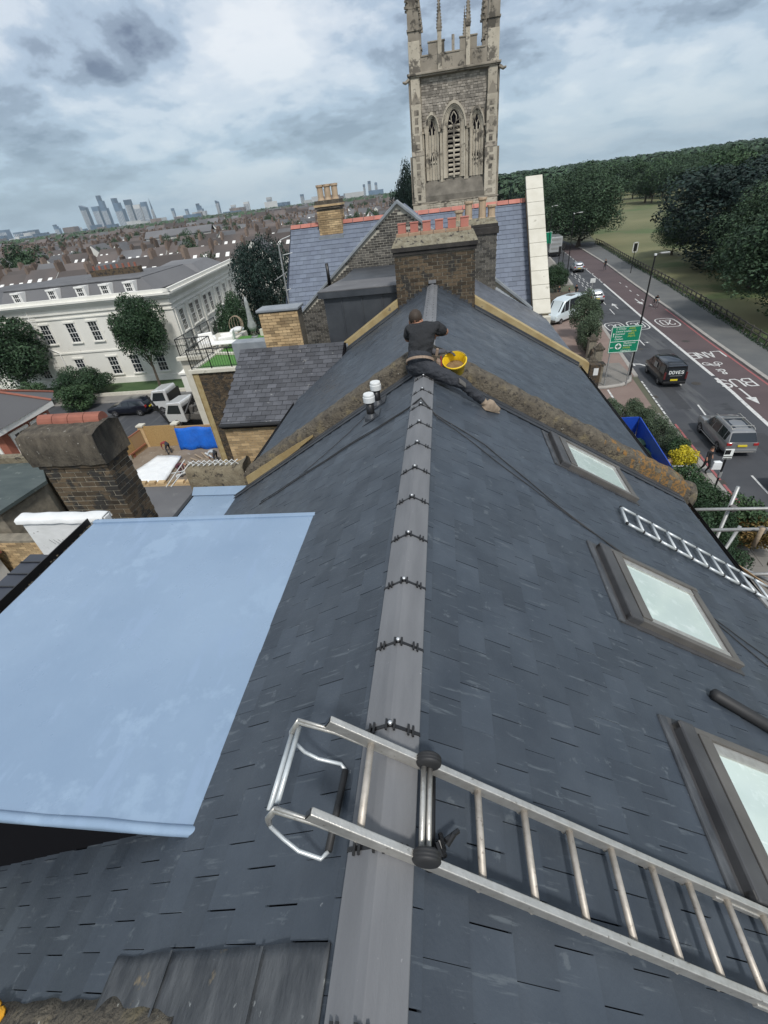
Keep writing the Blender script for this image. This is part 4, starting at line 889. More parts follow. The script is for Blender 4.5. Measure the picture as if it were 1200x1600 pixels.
m_ = MB(); m_.box(-.9, .9, -.45, .45, .35, .42); local(m_, 'tabletop', trim, t, bevel=.02)
for sx in (-1, 1):
    for sy in (-1, 1): m_ = MB(); m_.box(sx*.8-.04, sx*.8+.04, sy*.35-.04, sy*.35+.04, 0, .35); local(m_, 'leg', trim, t)

# ================================================================ building yard and side street on the left
m_ = MB(); m_.box(-24.4, -15.5, 22.6, 31.2, G-.4, G+.012); struct(tag(m_.build('building_site', earth, None), 'bare earth floor of the small building site', 'ground')) if False else struct(m_.build('site_ground', earth, None))
sf = thing('site_fence', 'plywood and red timber hoarding with white capped brick piers round the building yard', 'fence', (-23.4, 29.6, G))
for i in range(3): m_ = MB(); m_.obox((-23.5+i*.93, 29.75, G), (.92, 0, 0), (0, .05, 0), (0, 0, 1.75)); m_.build('board', osb, sf)
for i in range(4): m_ = MB(); m_.obox((-23.6-.12*i, 29.6-1.2*i, G), (-.12, -1.18, 0), (.05, 0, 0), (0, 0, 1.5)); m_.build('board', osb if i else wood, sf)
m_ = MB(); m_.obox((-23.62, 29.6, G+1.5), (-.48, -4.8, 0), (.08, 0, 0), (0, 0, .08)); m_.obox((-23.55, 29.55, G+.35), (-.48, -4.8, 0), (.08, 0, 0), (0, 0, .1)); m_.build('rail', mat('red_timber', (.30, .12, .07), rough=.85), sf)
for x, y in ((-23.55, 29.9), (-20.7, 30.0)):
    m_ = MB(); m_.cbox((x, y, G+.85), (.42, .42, 1.7)); p_ = m_.build('pier', brick_y, sf); m_ = MB(); m_.cbox((x, y, G+1.78), (.56, .56, .14)); m_.build('pier_cap', stone_p, p_, bevel=.02)
for i in range(9): m_ = MB(); m_.cbox((-23.75+.03*i, 28.6-i*.52, G+.2+.0*i), (.10, .22, .42)); m_.build('toothed_brick', brick_r if i % 2 else mortar_l, sf)
m_ = MB(); nx_ = 12; nz_ = 6; vs = []; fs = []
for i in range(nx_+1):
    for j in range(nz_+1): x = -20.35+3.3*i/nx_; z = G+.02+1.72*j/nz_; vs.append((x, 29.15+.09*math.sin(i*1.4)*(1-j/nz_)+.05*noise.noise(Vector((x*2, z*2, 0)))-.25*(1-j/nz_), z-.05*math.sin(i*.8)))
for i in range(nx_):
    for j in range(nz_): a = i*(nz_+1)+j; fs.append((a, a+nz_+1, a+nz_+2, a+1))
m_.add(vs, fs); o = m_.build('tarpaulin', blue_t, None, True); sdm = o.modifiers.new('s', 'SOLIDIFY'); sdm.thickness = .01; tag(o, 'bright blue tarpaulin hung along the back of the building yard', 'tarpaulin')
m_ = MB(); m_.box(-20.4, -16.2, 29.4, 29.5, G, G+1.75); m_.build('board', wood, sf)
m_ = MB(); m_.obox((-16.9, 29.3, G), (.6, -.2, 0), (0, .05, 0), (0, 0, 1.75)); m_.build('board', osb, sf)
m_ = MB(); vs = []; fs = []; P = [(-22.4, 24.5), (-18.9, 23.5), (-18.3, 25.7), (-19.6, 27.6), (-21.6, 27.8)]
import itertools
nn = 10
for i in range(nn+1):
    for j in range(nn+1):
        s_, t_ = i/nn, j/nn; a = Vector(P[0]).lerp(Vector(P[1]), s_); b = Vector(P[4]).lerp(Vector(P[3]), s_); p = a.lerp(b, t_); vs.append((p.x, p.y, G+.22+.09*noise.noise(Vector((p.x, p.y, 0))*1.3)))
for i in range(nn):
    for j in range(nn): a = i*(nn+1)+j; fs.append((a, a+nn+1, a+nn+2, a+1))
m_.add(vs, fs); o = m_.build('insulation_sheet', sheetw, None, True); o.modifiers.new('s', 'SOLIDIFY').thickness = .14; tag(o, 'big white sheet laid over the slab in the building yard', 'sheet')
for i in range(8):
    a = random.uniform(0, 3.14); x, y = random.uniform(-18.2, -16.5), random.uniform(24.8, 27.6)
    m_ = MB(); m_.cbox((x, y, G+.08+.03*i), (random.uniform(1.2, 2.2), .12, .06), a)
    tag(m_.build('timber', plank_m if i % 3 else whitep, None), 'length of timber lying loose in the building yard', 'timber', 'loose timbers in the building yard')
m_ = MB(); m_.add([(-18.5, 26.8, G+.03), (-16.2, 27.4, G+.03), (-15.9, 26.0, G+.03), (-17.6, 25.6, G+.03), (-17.2, 26.5, G+.5)], [(0,1,4),(1,2,4),(2,3,4),(3,0,4)]); tag(m_.build('spoil_heap', earth, None, True), 'low heap of brown spoil beside the workers in the yard', 'heap')
# side street
m_ = MB(); m_.box(-120, -10, 32.0, 40.2, G-.3, G+.004); struct(m_.build('side_street', asphalt, None))
m_ = MB(); m_.box(-120, -8, 40.3, 41.9, G-.3, G+.13); struct(m_.build('side_pavement', paving, None))
m_ = MB(); m_.box(-120, -8, 40.2, 40.298, G-.3, G+.125); struct(m_.build('side_kerb', kerb_m, None))
m_ = MB(); m_.box(-62, -14, 42.1, 46.2, G-.3, G+.09); struct(m_.build('verge', lawn, None))
m_ = MB(); m_.box(-62, -20, 41.92, 42.08, G, G+.45); tag(m_.build('garden_wall', stone_p, None), 'low pale wall between pavement and the white building lawn', 'wall')
m_ = MB(); m_.box(-25.35, -24.6, 40.4, 41.1, G, G+2.3); gp_ = m_.build('gate_pier', white, None); tag(gp_, 'tall white painted gate pier at the pavement edge', 'pier'); 
m_ = MB(); m_.cbox((-24.97, 40.75, G+2.36), (.98, .94, .16)); m_.add([(-25.35, 40.4, G+2.44), (-24.6, 40.4, G+2.44), (-24.6, 41.1, G+2.44), (-25.35, 41.1, G+2.44), (-24.97, 40.75, G+2.75)], [(0,1,4),(1,2,4),(2,3,4),(3,0,4)]); m_.build('pier_cap', white, gp_)

# ================================================================ white stucco villa
vl = thing('white_building', 'long white stucco villa with grey mansard roof and sash windows', 'building', (-40, 50, G))
WF, WX0, WX1, WT = 46.3, -66.0, -27.3, -5.75
side = Vector((-30.6+27.3, 72-46.3, 0)).normalized(); sn = Vector((side.y, -side.x, 0)); SL = 26.0; sc0 = Vector((WX1, WF, 0)); sc1 = sc0+side*SL
m_ = MB(); m_.prism([(WX0, WF, G), (WX1, WF, G), (sc1.x, sc1.y, G), (WX0, sc1.y, G)], (0, 0, WT-.2-G)); vw = m_.build('wall', white, vl)
def band(z0, z1, pr, parent=vl, name='cornice', m=white):
    m_ = MB(); m_.box(WX0, WX1+pr, WF-pr, WF+.1, z0, z1); m_.obox(sc0+Vector((-.1, -pr, z0)), side*(SL+pr), sn*(pr+.1), (0, 0, z1-z0)); m_.build(name, m, parent)
band(WT-.18, WT, .62, name='cornice'); band(WT-.36, WT-.185, .45); band(WT-.55, WT-.365, .26); band(WT-1.15, WT-1.02, .14); band(WT-1.62, WT-1.50, .10, name='string_course'); band(G+.0, G+.7, .14, name='plinth'); band(-10.9, -10.75, .09, name='string_course')
m_ = MB(); m_.box(WX0, WX1+.3, WF-.35, WF-.05, WT, WT+.32); m_.obox(sc0+sn*.05+Vector((0, -.3, WT)), side*SL, sn*.3, (0, 0, .32)); m_.build('blocking_course', white, vl)
def win(o, u, w_, h_, rows, cols, parent=vl, m=white, sur=.12, dark=glass_d, fr=trim):
    """sash window: o bottom centre on the wall face, u along the wall, outward n"""
    o = Vector(o); u = Vector(u).normalized(); up = Vector((0, 0, 1)); n = u.cross(up); 
    m_ = MB()
    for s_ in (-1, 1): m_.obox(o+u*(s_*(w_/2+sur/2)-sur/2)-n*.02, u*sur, up*h_, n*.09)
    m_.obox(o-u*(w_/2+sur+.04)+up*h_-n*.02, u*(w_+2*sur+.08), up*.16, n*.15); m_.obox(o-u*(w_/2+sur+.05)-up*.12-n*.02, u*(w_+2*sur+.1), up*.12, n*.2)
    wo_ = m_.build('window', m, parent)
    m_ = MB(); m_.obox(o-u*w_/2+n*.004, u*w_, up*h_, n*.012); m_.build('pane', dark, wo_)
    m_ = MB(); b = .05
    m_.obox(o-u*w_/2+n*.016, u*b, up*h_, n*.035); m_.obox(o+u*(w_/2-b)+n*.016, u*b, up*h_, n*.035); m_.obox(o-u*w_/2+n*.016, u*w_, up*b, n*.035); m_.obox(o-u*w_/2+up*(h_-b)+n*.016, u*w_, up*b, n*.035); m_.obox(o-u*w_/2+up*(h_/2-.03)+n*.016, u*w_, up*.06, n*.045)
    for i in range(1, cols): m_.obox(o-u*(w_/2-w_*i/cols+.014)+n*.016, u*.028, up*h_, n*.025)
    for j in range(1, rows):
        if j*2 != rows: m_.obox(o-u*w_/2+up*(h_*j/rows-.014)+n*.016, u*w_, up*.028, n*.025)
    m_.build('window_frame', fr, wo_)
for x, z in ((-39.35, -9.75), (-36.7, -9.75), (-33.6, -9.75), (-42.4, -9.75), (-46, -9.75), (-30.6, -9.75)): win((x, WF, z), (1, 0, 0), 1.05, 1.95, 4, 3)
for x in (-40.3, -36.2, -33.6, -30.6, -45): win((x, WF, -13.4), (1, 0, 0), 1.1, 1.9, 4, 3)
for d_ in (1.9, 5.0, 7.0, 10.0, 12.0, 15.5, 18.5, 21.5):
    win(sc0+side*d_+Vector((0, 0, -9.8)), side, 1.15, 2.1, 4, 3, sur=.2)
    win(sc0+side*d_+Vector((0, 0, -13.6)), side, 1.15, 2.2, 4, 3, sur=.2)
for d_ in (.35, 3.5, 8.5, 13.8, 17, 20): m_ = MB(); m_.obox(sc0+side*d_+Vector((0, 0, G+.7)), side*.55, sn*.1, (0, 0, WT-1.65-G-.7)); m_.build('pilaster', white, vl)
for i in range(14): m_ = MB(); m_.box(-43.8+(i % 2)*.12, -43.0, WF-.05, WF, G+.8+i*.5, G+1.2+i*.5); m_.build('quoin', white, vl)
m_ = MB(); m_.path([(-43.6, WF-.1, WT-.6), (-43.6, WF-.1, -9.9), (-42.1, WF-.1, -10.7)], .06, 6); m_.path([(-42.1, WF-.1, -10.7), (-42.1, WF-.1, -12)], .06, 6); m_.build('downpipe', trim, vl)
# mansard
MF = WF+1.1; MT = WT+1.25
def mans(x0, x1, yb, name='mansard', hip1=1.2):
    m_ = MB(); m_.add([(x0, MF, WT+.05), (x1, MF, WT+.05), (x1, yb, WT+.05), (x0, yb, WT+.05), (x0+.5, MF+.7, MT), (x1-hip1, MF+.7, MT), (x1-hip1, yb-.7, MT), (x0+.5, yb-.7, MT)], [(0,1,5,4),(1,2,6,5),(2,3,7,6),(3,0,4,7),(4,5,6,7)]); return m_.build(name, roof_gr, vl)
mans(-47.2, -29.2, 58); 
m_ = MB(); m_.box(-46.9, -30.6, MF+.6, 57.5, MT+.002, MT+.07); m_.build('roof_edge', felt, vl)
m_ = MB(); m_.prism([(-66, WF+.4, WT+.03), (-29, WF+.4, WT+.03), (-32, 70, WT+.03), (-66, 70, WT+.03)], (0, 0, .03)); m_.build('flat_roof', roof_gr, vl)
m_ = MB(); m_.add([(-37, 60, WT+.05), (-29.9, 60, WT+.05), (-31.4, 70, WT+.05), (-40, 70, WT+.05), (-36, 61.5, WT+1.0), (-31.6, 61.5, WT+1.0), (-32.8, 68.6, WT+1.0), (-38, 68.6, WT+1.0)], [(0,1,5,4),(1,2,6,5),(2,3,7,6),(3,0,4,7),(4,5,6,7)]); m_.build('mansard', roof_gr, vl)
for x in (-44.6, -40.4, -37.1, -34.3, -31.6):
    m_ = MB(); m_.box(x-.55, x+.55, MF-.25, MF+.6, WT+.1, WT+1.12); dmo = m_.build('dormer', trim, vl)
    win((x, MF-.26, WT+.22), (1, 0, 0), .72, .78, 2, 3, parent=dmo, m=trim, sur=.1)
m_ = MB(); m_.box(-39.5, -33.5, 53, 53.7, MT, MT+.7); m_.build('chimney_stack', brick_dk, vl)
for i in range(8): m_ = MB(); m_.lathe((-39.1+i*.73, 53.35, MT+.7), [(.14, 0), (.11, .4)], 8); m_.build('pot', terra2, vl)

# ================================================================ left edge houses
rh = thing('brick_house', 'red brick house with grey hipped roof and white bay window trim at the left edge', 'house', (-31, 24, G))
m_ = MB(); m_.prism([(-34, 22.2, G), (-26.9, 22.2, G), (-26.9, 26.0, G), (-28.0, 27.3, G), (-34, 29, G)], (0, 0, 5.3)); m_.build('wall', brick_r, rh)
P = [(-35, 21.7, -9.1), (-26.3, 21.7, -9.1), (-26.4, 26.4, -9.1), (-27.6, 28.1, -9.1), (-35, 30, -9.1)]; T_ = [(-35, 25, -7.7), (-29.3, 25, -7.7)]
m_ = MB(); m_.add(P+T_, [(0, 1, 6, 5), (1, 2, 6), (2, 3, 6), (3, 4, 5, 6), (0, 4, 3, 2, 1)]); rf_ = m_.build('roof', roof_gr, rh)
m_ = MB()
for a in (1, 2, 3): m_.path([Vector(P[a])+Vector((0, 0, .05)), Vector(T_[1])+Vector((0, 0, .05))], .09, 6)
m_.path([Vector(T_[0])+Vector((0, 0, .05)), Vector(T_[1])+Vector((0, 0, .05))], .09, 6); m_.build('hip_tiles', terra2, rf_)
m_ = MB(); m_.box(-35, -26.35, 21.65, 22.25, -9.45, -9.12); m_.box(-26.85, -26.4, 21.7, 26.4, -9.45, -9.12); m_.build('eaves', trim, rh)
for x in (-32.5, -30.3, -28.2): win((x, 22.2, -11.6), (1, 0, 0), 1.1, 1.7, 2, 2, parent=rh, m=trim, sur=.2)
for y in (23.4, 25.1): win((-26.9, y, -11.6), (0, 1, 0), .9, 1.7, 2, 2, parent=rh, m=trim, sur=.25)
m_ = MB(); m_.box(-26.85, -26.3, 22.4, 26, -12.3, -12.0); m_.build('bay_band', trim, rh)
nb = thing('flat_roofed_house', 'brick house with dark green felt flat roofs at the left edge', 'house', (-14, 9.5, G))
m_ = MB(); m_.prism([(-16, 8.6, -6.1), (-12.2, 8.6, -6.1), (-12.0, 10.35, -6.1), (-13.2, 11.6, -6.1), (-16, 11.6, -6.1)], (0, 0, .1)); m_.build('flat_roof', felt_g, nb)
m_ = MB(); m_.prism([(-16, 8.8, G), (-12.3, 8.8, G), (-12.15, 10.3, G), (-13.2, 11.4, G), (-16, 11.4, G)], (0, 0, 8.38)); m_.build('wall', mortar_d, nb)
m_ = MB(); m_.box(-16, -10.4, 8.2, 8.55, G, -6.6); m_.build('garden_side_wall', mortar_d, nb); nbw = m_
bricks(nb, (-16, 8.2, -9.5), (1, 0, 0), (0, 0, 1), 5.6, 2.9, brick_y, mortar_d, single=False, seedv=19)
m_ = MB(); m_.box(-16, -12.3, 11.55, 11.85, G, -5.8); m_.build('parapet', render_d, nb)
m_ = MB(); m_.box(-13.1, -12.2, 5.9, 8.0, G, -6.9); m_.build('white_annexe', whitep, nb)
m_ = MB(); m_.box(-13.3, -12.1, 5.8, 8.1, -6.9, -6.8); m_.build('annexe_roof', terra2, nb)
# ================================================================ ground, road, pavements
def lerp_tab(tab):
    def f(y):
        if y <= tab[0][0]: a, b = tab[0], tab[1]
        elif y >= tab[-1][0]: a, b = tab[-2], tab[-1]
        else:
            for a, b in zip(tab[:-1], tab[1:]):
                if a[0] <= y <= b[0]: break
        return a[1]+(b[1]-a[1])*(y-a[0])/(b[0]-a[0])
    return f
LK = lerp_tab([(-30, 11.6), (18, 14.15), (28, 14.75), (37, 15.6), (57, 17.7), (74, 19.3), (90, 20.8), (125, 23.2), (170, 22), (260, 8)])
RK = lerp_tab([(-30, 19.8), (37, 24.15), (48, 25.0), (58, 25.95), (75, 27.2), (94, 28.9), (125, 30.6), (170, 30), (260, 16)])
SO = lerp_tab([(-30, 16.6), (29, 20.33), (35, 20.95), (58, 22.4), (80, 24.05), (105, 25.6), (125, 26.9), (170, 26), (260, 12)])
DS = lerp_tab([(-30, 13.2), (22.7, 16.35), (34, 17.95), (45, 18.95), (59, 20.0), (67, 20.7), (81, 22.0), (125, 24.9), (170, 24), (260, 10)])
FN = lerp_tab([(-30, 23), (44, 28.05), (61, 29.9), (71, 30.9), (95, 32.6), (119, 34.8), (170, 36), (260, 24)])
def strip(fa, fb, y0, y1, z, thick=0, step=4.0):
    mb = MB(); n_ = max(1, int((y1-y0)/step)); vs = []; fs = []
    for i in range(n_+1):
        y = y0+(y1-y0)*i/n_; vs += [(fa(y), y, z), (fb(y), y, z)]
        if thick: vs += [(fa(y), y, z-thick), (fb(y), y, z-thick)]
    k = 4 if thick else 2
    for i in range(n_):
        a = i*k; b = a+k; fs.append((a, a+1, b+1, b))
        if thick: fs += [(a, b, b+2, a+2), (a+1, a+3, b+3, b+1)]
    if thick: fs += [(0, 2, 3, 1), (n_*k, n_*k+1, n_*k+3, n_*k+2)]
    mb.add(vs, fs); return mb
m_ = MB(); m_.box(-9000, 9000, -300, 14000, G-1.0, G-.012); struct(m_.build('ground', ground_m, None))
struct(strip(lambda y: LK(y)-.02, lambda y: RK(y)+.02, -25, 260, G, 0).build('road', asphalt, None))
struct(strip(lambda y: SO(y)+.12, lambda y: RK(y)-.02, -25, 128, G+.004).build('bus_lane', redlane, None))
def kerbline(f, w0, w1, y0, y1, name='kerb'):
    struct(strip(lambda y: f(y)+w0, lambda y: f(y)+w1, y0, y1, G+.12, .3, 2.0).build(name, kerb_m, None))
kerbline(LK, -.32, 0, -25, 30.6); kerbline(LK, -.32, 0, 38.6, 71); kerbline(RK, 0, .32, -25, 128); kerbline(LK, -.32, 0, 79, 128)
# near left pavement: slabs one by one where they show, then a sheet
struct(strip(lambda y: LK(y)-3.0, lambda y: LK(y)-.325, -25, 30.6, G+.095, .3).build('pavement', paving, None))
pvs = MB()
for j in range(26):
    for i in range(4):
        y = 15.5+j*.6; x1 = LK(y)-.34-i*.62
        pvs.obox((x1-.60, y, G+.10), (.60, 0, 0), (.035, .585, 0), (0, 0, .018+random.uniform(0, .005)))
ps = pvs.build('paving_slabs', paving, None); tag(ps, 'grey paving slabs of the footway beside the garden', 'paving', kind='stuff')
struct(strip(lambda y: LK(y)-5.2+.0*y, lambda y: LK(y)-.325, 38.6, 74, G+.11, .3).build('pavement', paving_r, None))
struct(strip(lambda y: LK(y)-4.5, lambda y: LK(y)-.325, 79, 128, G+.11, .3).build('pavement', paving, None))
struct(strip(lambda y: RK(y)+.325, lambda y: FN(y)+.1, -25, 128, G+.10, .3).build('park_pavement', paving_g, None))
# crossover into the side turning with its rounded kerb
m_ = MB(); m_.prism([(3, 30.6, G+.0), (14.55, 30.6, G), (15.25, 38.4, G), (3, 38.4, G)], (0, 0, .02)); struct(m_.build('side_turning', paving_r, None))
m_ = MB(); P = [(3.5, 37.0), (9.5, 36.6), (12.6, 36.4), (13.9, 36.7), (14.75, 37.5), (15.2, 38.7)]
import bisect
Q = [(3.5, 41), (15.3, 41)]
m_.prism([(a, b, G+.02) for a, b in P]+[(15.3, 39.5, G+.02), (15.3, 42, G+.02), (3.5, 42, G+.02)], (0, 0, .105)); struct(m_.build('pavement_corner', paving, None))
m_ = MB(); m_.path([(a, b, G+.10) for a, b in P], .16, 6); struct(m_.build('kerb', kerb_m, None, True))
m_ = MB()
for i in range(11): y = 30.4+i*.66; m_.obox((LK(y)-.02, y, G+.024), (.12, 0, 0), (.045, .5, 0), (0, 0, .004))
m_.obox((12.3, 29.5, G+.024), (.14, 0, 0), (.35, 6.6, 0), (0, 0, .004)); struct(m_.build('road_marking', paint, None))
# our front garden soil and drive
m_ = MB(); m_.box(3.3, 10.9, -25, 30.4, G-.3, G+.03); struct(m_.build('front_garden', earth, None))
m_ = MB(); m_.prism([(4, 42.05, G), (13.0, 42.05, G), (15.5, 62, G), (4, 62, G)], (0, 0, .09)); struct(m_.build('driveway', drive, None))
# patches, covers and gullies in the carriageway
patch_m = mat('patch_m', (.036, .038, .043), (.046, .048, .053), scale=2, rough=.9)
iron = mat('iron', (.05, .045, .04), (.08, .07, .06), scale=8, rough=.6, metal=.3)
for a, b, w_, l_ in ((18.2, 24.5, 1.1, 3.2), (16.2, 31.8, .9, 5.0), (19.4, 43.0, 1.2, 2.2), (18.6, 49.5, .8, 6), (17.8, 60.5, 1.3, 2.0)):
    m_ = MB(); m_.quad((a, b, G+.004), (a+w_, b, G+.004), (a+w_+.066*l_, b+l_, G+.004), (a+.066*l_, b+l_, G+.004)); struct(m_.build('road_patch', patch_m, None))
for a, b in ((17.1, 28.0), (19.3, 36.4), (18.3, 45.8), (22.9, 47.2)):
    m_ = MB(); m_.lathe((a, b, G+.004), [(.33, 0), (.33, .006)], 16); tag(m_.build('manhole_cover', iron, None), 'round iron cover set in the carriageway', 'manhole cover', 'iron covers in the road')
for b in (22.0, 34.0, 47.0):
    m_ = MB(); x0 = LK(b)+.03; m_.box(x0, x0+.38, b, b+.45, G+.005, G+.012); struct(m_.build('road_gully', iron, None))
# painted lines
mk = MB(); zp = G+.009
def rdash(f, y0, y1, w_, off=0):
    n_ = max(1, int((y1-y0)/3)); 
    for i in range(n_):
        a = y0+(y1-y0)*i/n_; b = y0+(y1-y0)*(i+1)/n_
        mk.quad((f(a)+off-w_/2, a, zp), (f(a)+off+w_/2, a, zp), (f(b)+off+w_/2, b, zp), (f(b)+off-w_/2, b, zp))
rdash(SO, -20, 37.3, .26); rdash(SO, 37.8, 78, .26)
y = 18.7
for y0, y1 in ((-2, 3), (8, 13), (15, 22.8), (28.4, 32.4), (36.2, 38.2), (40.3, 43.4), (46.8, 49.2), (51.3, 54.0), (59.4, 62.2), (64.6, 67)): rdash(DS, y0, y1, .11)
for i in range(8): rdash(SO, 79+i*2.6, 79.5+i*2.6, .2, .2*(i % 2)); rdash(SO, 79.5+i*2.6, 81.5+i*2.6, .1)
for i in range(14):
    y = 67+i*1.7
    for o_ in (-.35, .35): rdash(DS, y, y+1.6, .1, -.35+o_+.25*((i % 2)-.5))
for i in range(7): rdash(SO, 101+i*3.2, 102.6+i*3.2, .12)
for i in range(6): rdash(RK, 62+i*3, 63+i*3, .12, -1.1-.2*(i % 2))
struct(mk.build('road_marking', paint, None))
rl_ = MB()
for f, a, b, off in ((LK, -20, 29.5, .22), (RK, -20, 60, -.25)):
    n_ = int((b-a)/3)
    for i in range(n_):
        p = a+(b-a)*i/n_; q = a+(b-a)*(i+1)/n_
        rl_.quad((f(p)+off-.07, p, zp), (f(p)+off+.07, p, zp), (f(q)+off+.07, q, zp), (f(q)+off-.07, q, zp))
struct(rl_.build('red_line', redline, None))
# letters on the road (they read for drivers coming towards the camera)
FONT5 = {'B': [[(0,0),(0,6),(3,6),(4,5),(4,4),(3,3),(0,3)],[(3,3),(4,2),(4,1),(3,0),(0,0)]], 'U': [[(0,6),(0,1),(1,0),(3,0),(4,1),(4,6)]], 'S': [[(4,5),(3,6),(1,6),(0,5),(0,4),(1,3),(3,3),(4,2),(4,1),(3,0),(1,0),(0,1)]],
 'L': [[(0,6),(0,0),(4,0)]], 'A': [[(0,0),(2,6),(4,0)],[(.8,2.2),(3.2,2.2)]], 'N': [[(0,0),(0,6),(4,0),(4,6)]], 'E': [[(4,6),(0,6),(0,0),(4,0)],[(0,3),(3,3)]], '2': [[(0,5),(1,6),(3,6),(4,5),(4,4),(0,0),(4,0)]], '0': [[(1,0),(0,1),(0,5),(1,6),(3,6),(4,5),(4,1),(3,0),(1,0)]],
 '&': [[(4,0),(1,4.6),(1.4,6),(2.6,6),(3,4.8),(.4,2),(.4,.8),(1.4,0),(2.6,.2),(4,2.4)]], 'D': [[(0,0),(0,6),(2.5,6),(4,4.5),(4,1.5),(2.5,0),(0,0)]], 'O': [[(1,0),(0,1),(0,5),(1,6),(3,6),(4,5),(4,1),(3,0),(1,0)]], 'V': [[(0,6),(2,0),(4,6)]]}
def stroke(mb, pts, wd, M_, z=0):
    for a, b in zip(pts[:-1], pts[1:]):
        a, b = Vector(a), Vector(b); d = (b-a); 
        if d.length < 1e-6: continue
        d.normalize(); nn_ = Vector((-d.y, d.x))*wd/2; a2 = a-d*wd*.35; b2 = b+d*wd*.35
        mb.quad(*[M_(q, z) for q in (a2-nn_, b2-nn_, b2+nn_, a2+nn_)])
def road_text(txt, cx, cy, cw, ch, flip=True, wd=.14, name='road_lettering'):
    mb = MB(); sp_ = cw*1.35; n_ = len(txt); k = 0
    for i, chh in enumerate(txt):
        for st_ in FONT5[chh]:
            def M_(q, z, i=i):
                x = (i-(n_-1)/2)*sp_+q[0]-cw/2; y = q[1]-ch/2
                if flip: x, y = -x, -y
                return (cx+x+y*.066, cy+y, zp+.001*(k % 4)+.001)
            pts = [(p[0]/4*cw, p[1]/6*ch) for p in st_]
            for a, b in zip(pts[:-1], pts[1:]): k += 1; stroke(mb, [a, b], wd, M_)
    struct(mb.build(name, paint, None))
road_text('BUS', 21.95+.05, 36.05, .62, 1.5); road_text('LANE', 22.85, 42.9, .52, 1.5); road_text('&', 22.2, 38.6, .55, 1.1, wd=.12)
m_ = MB()
def ringf(cx, cy, r, w_=.09, z=zp+.002, n_=14, sy=1.25):
    for i in range(n_):
        a, b = 2*math.pi*i/n_, 2*math.pi*(i+1)/n_; m_.quad(*[(cx+rr*math.cos(t), cy+sy*rr*math.sin(t), z) for rr, t in ((r-w_/2, a), (r+w_/2, a), (r+w_/2, b), (r-w_/2, b))])
for c_ in (21.85, 22.75): ringf(c_, 40.6, .27)
def flat(pts, wd=.09, z=zp+.003):
    for i, (a, b) in enumerate(zip(pts[:-1], pts[1:])):
        stroke(m_, [a, b], wd, lambda q, zz_, i=i: (q[0], q[1], z+.001*i))
flat([(21.85, 40.6), (22.2, 40.0), (22.6, 40.1), (22.75, 40.6)]); flat([(22.2, 40.0), (22.1, 40.6), (22.6, 40.1), (22.5, 39.8)])
def arrow(cx, cy, L_, fw, bend=0):
    s_ = fw; m_.quad((cx-.07, cy, zp), (cx+.07, cy, zp), (cx+.07+.066*s_*L_*.6, cy+s_*L_*.62, zp), (cx-.07+.066*s_*L_*.6, cy+s_*L_*.62, zp))
    x = cx+.066*s_*L_*.6; m_.quad((x-.34, cy+s_*L_*.6, zp+.001), (x+.34, cy+s_*L_*.6, zp+.001), (x+.03*s_, cy+s_*L_, zp+.001))
arrow(21.65, 35.0, 3.0, -1); arrow(21.2, 62.0, 3.0, 1); arrow(24.6, 66.5, 3.4, -1); arrow(19.6, 47.5, .3, 1)
flat([(17.35, 40.0), (17.3, 41.0), (16.9, 41.6), (16.4, 41.7)], .2); m_.quad((16.5, 42.3, zp+.006), (15.75, 41.8, zp+.006), (16.45, 41.15, zp+.006))
for i in range(3):
    arrow(25.0-.05*i, 60.5, .2, 1)
struct(m_.build('road_symbols', paint, None))
def roundel(cx, cy, txt, w_=.95, h_=1.75):
    global m_
    m_ = MB(); n_ = 20; pr = []
    for i in range(n_):
        t = 2*math.pi*i/n_; c, s = math.cos(t), math.sin(t); pr.append((cx+w_*math.copysign(abs(c)**.6, c)+.066*h_*s, cy+h_*math.copysign(abs(s)**.6, s)))
    for i in range(n_): stroke(m_, [pr[i], pr[(i+1) % n_]], .13, lambda q, z, i=i: (q[0], q[1], zp+.001*(i % 3)))
    struct(m_.build('speed_roundel', paint, None)); road_text(txt, cx, cy, .5, 1.9, flip=(cx > 22), wd=.13)
roundel(18.55, 54.0, '20'); roundel(20.85, 54.0, '20'); roundel(23.9, 54.2, '20', 1.0)
# parkland
m_ = MB(); nx_, ny_ = 40, 50; vs = []; fs = []
for j in range(ny_+1):
    y = -25+(1400+25)*(j/ny_)**2
    for i in range(nx_+1):
        x0 = FN(min(y, 128))+.1+max(0, y-128)*.22; x = x0+(1200)*(i/nx_)**2; rise = max(0, min(1, (y-260)/900))*9+max(0, min(1, (x-140)/900))*9
        vs.append((x, y, G+.05+rise))
for j in range(ny_):
    for i in range(nx_): a = j*(nx_+1)+i; fs.append((a, a+1, a+nx_+2, a+nx_+1))
m_.add(vs, fs); struct(m_.build('park_grass', field, None, True))

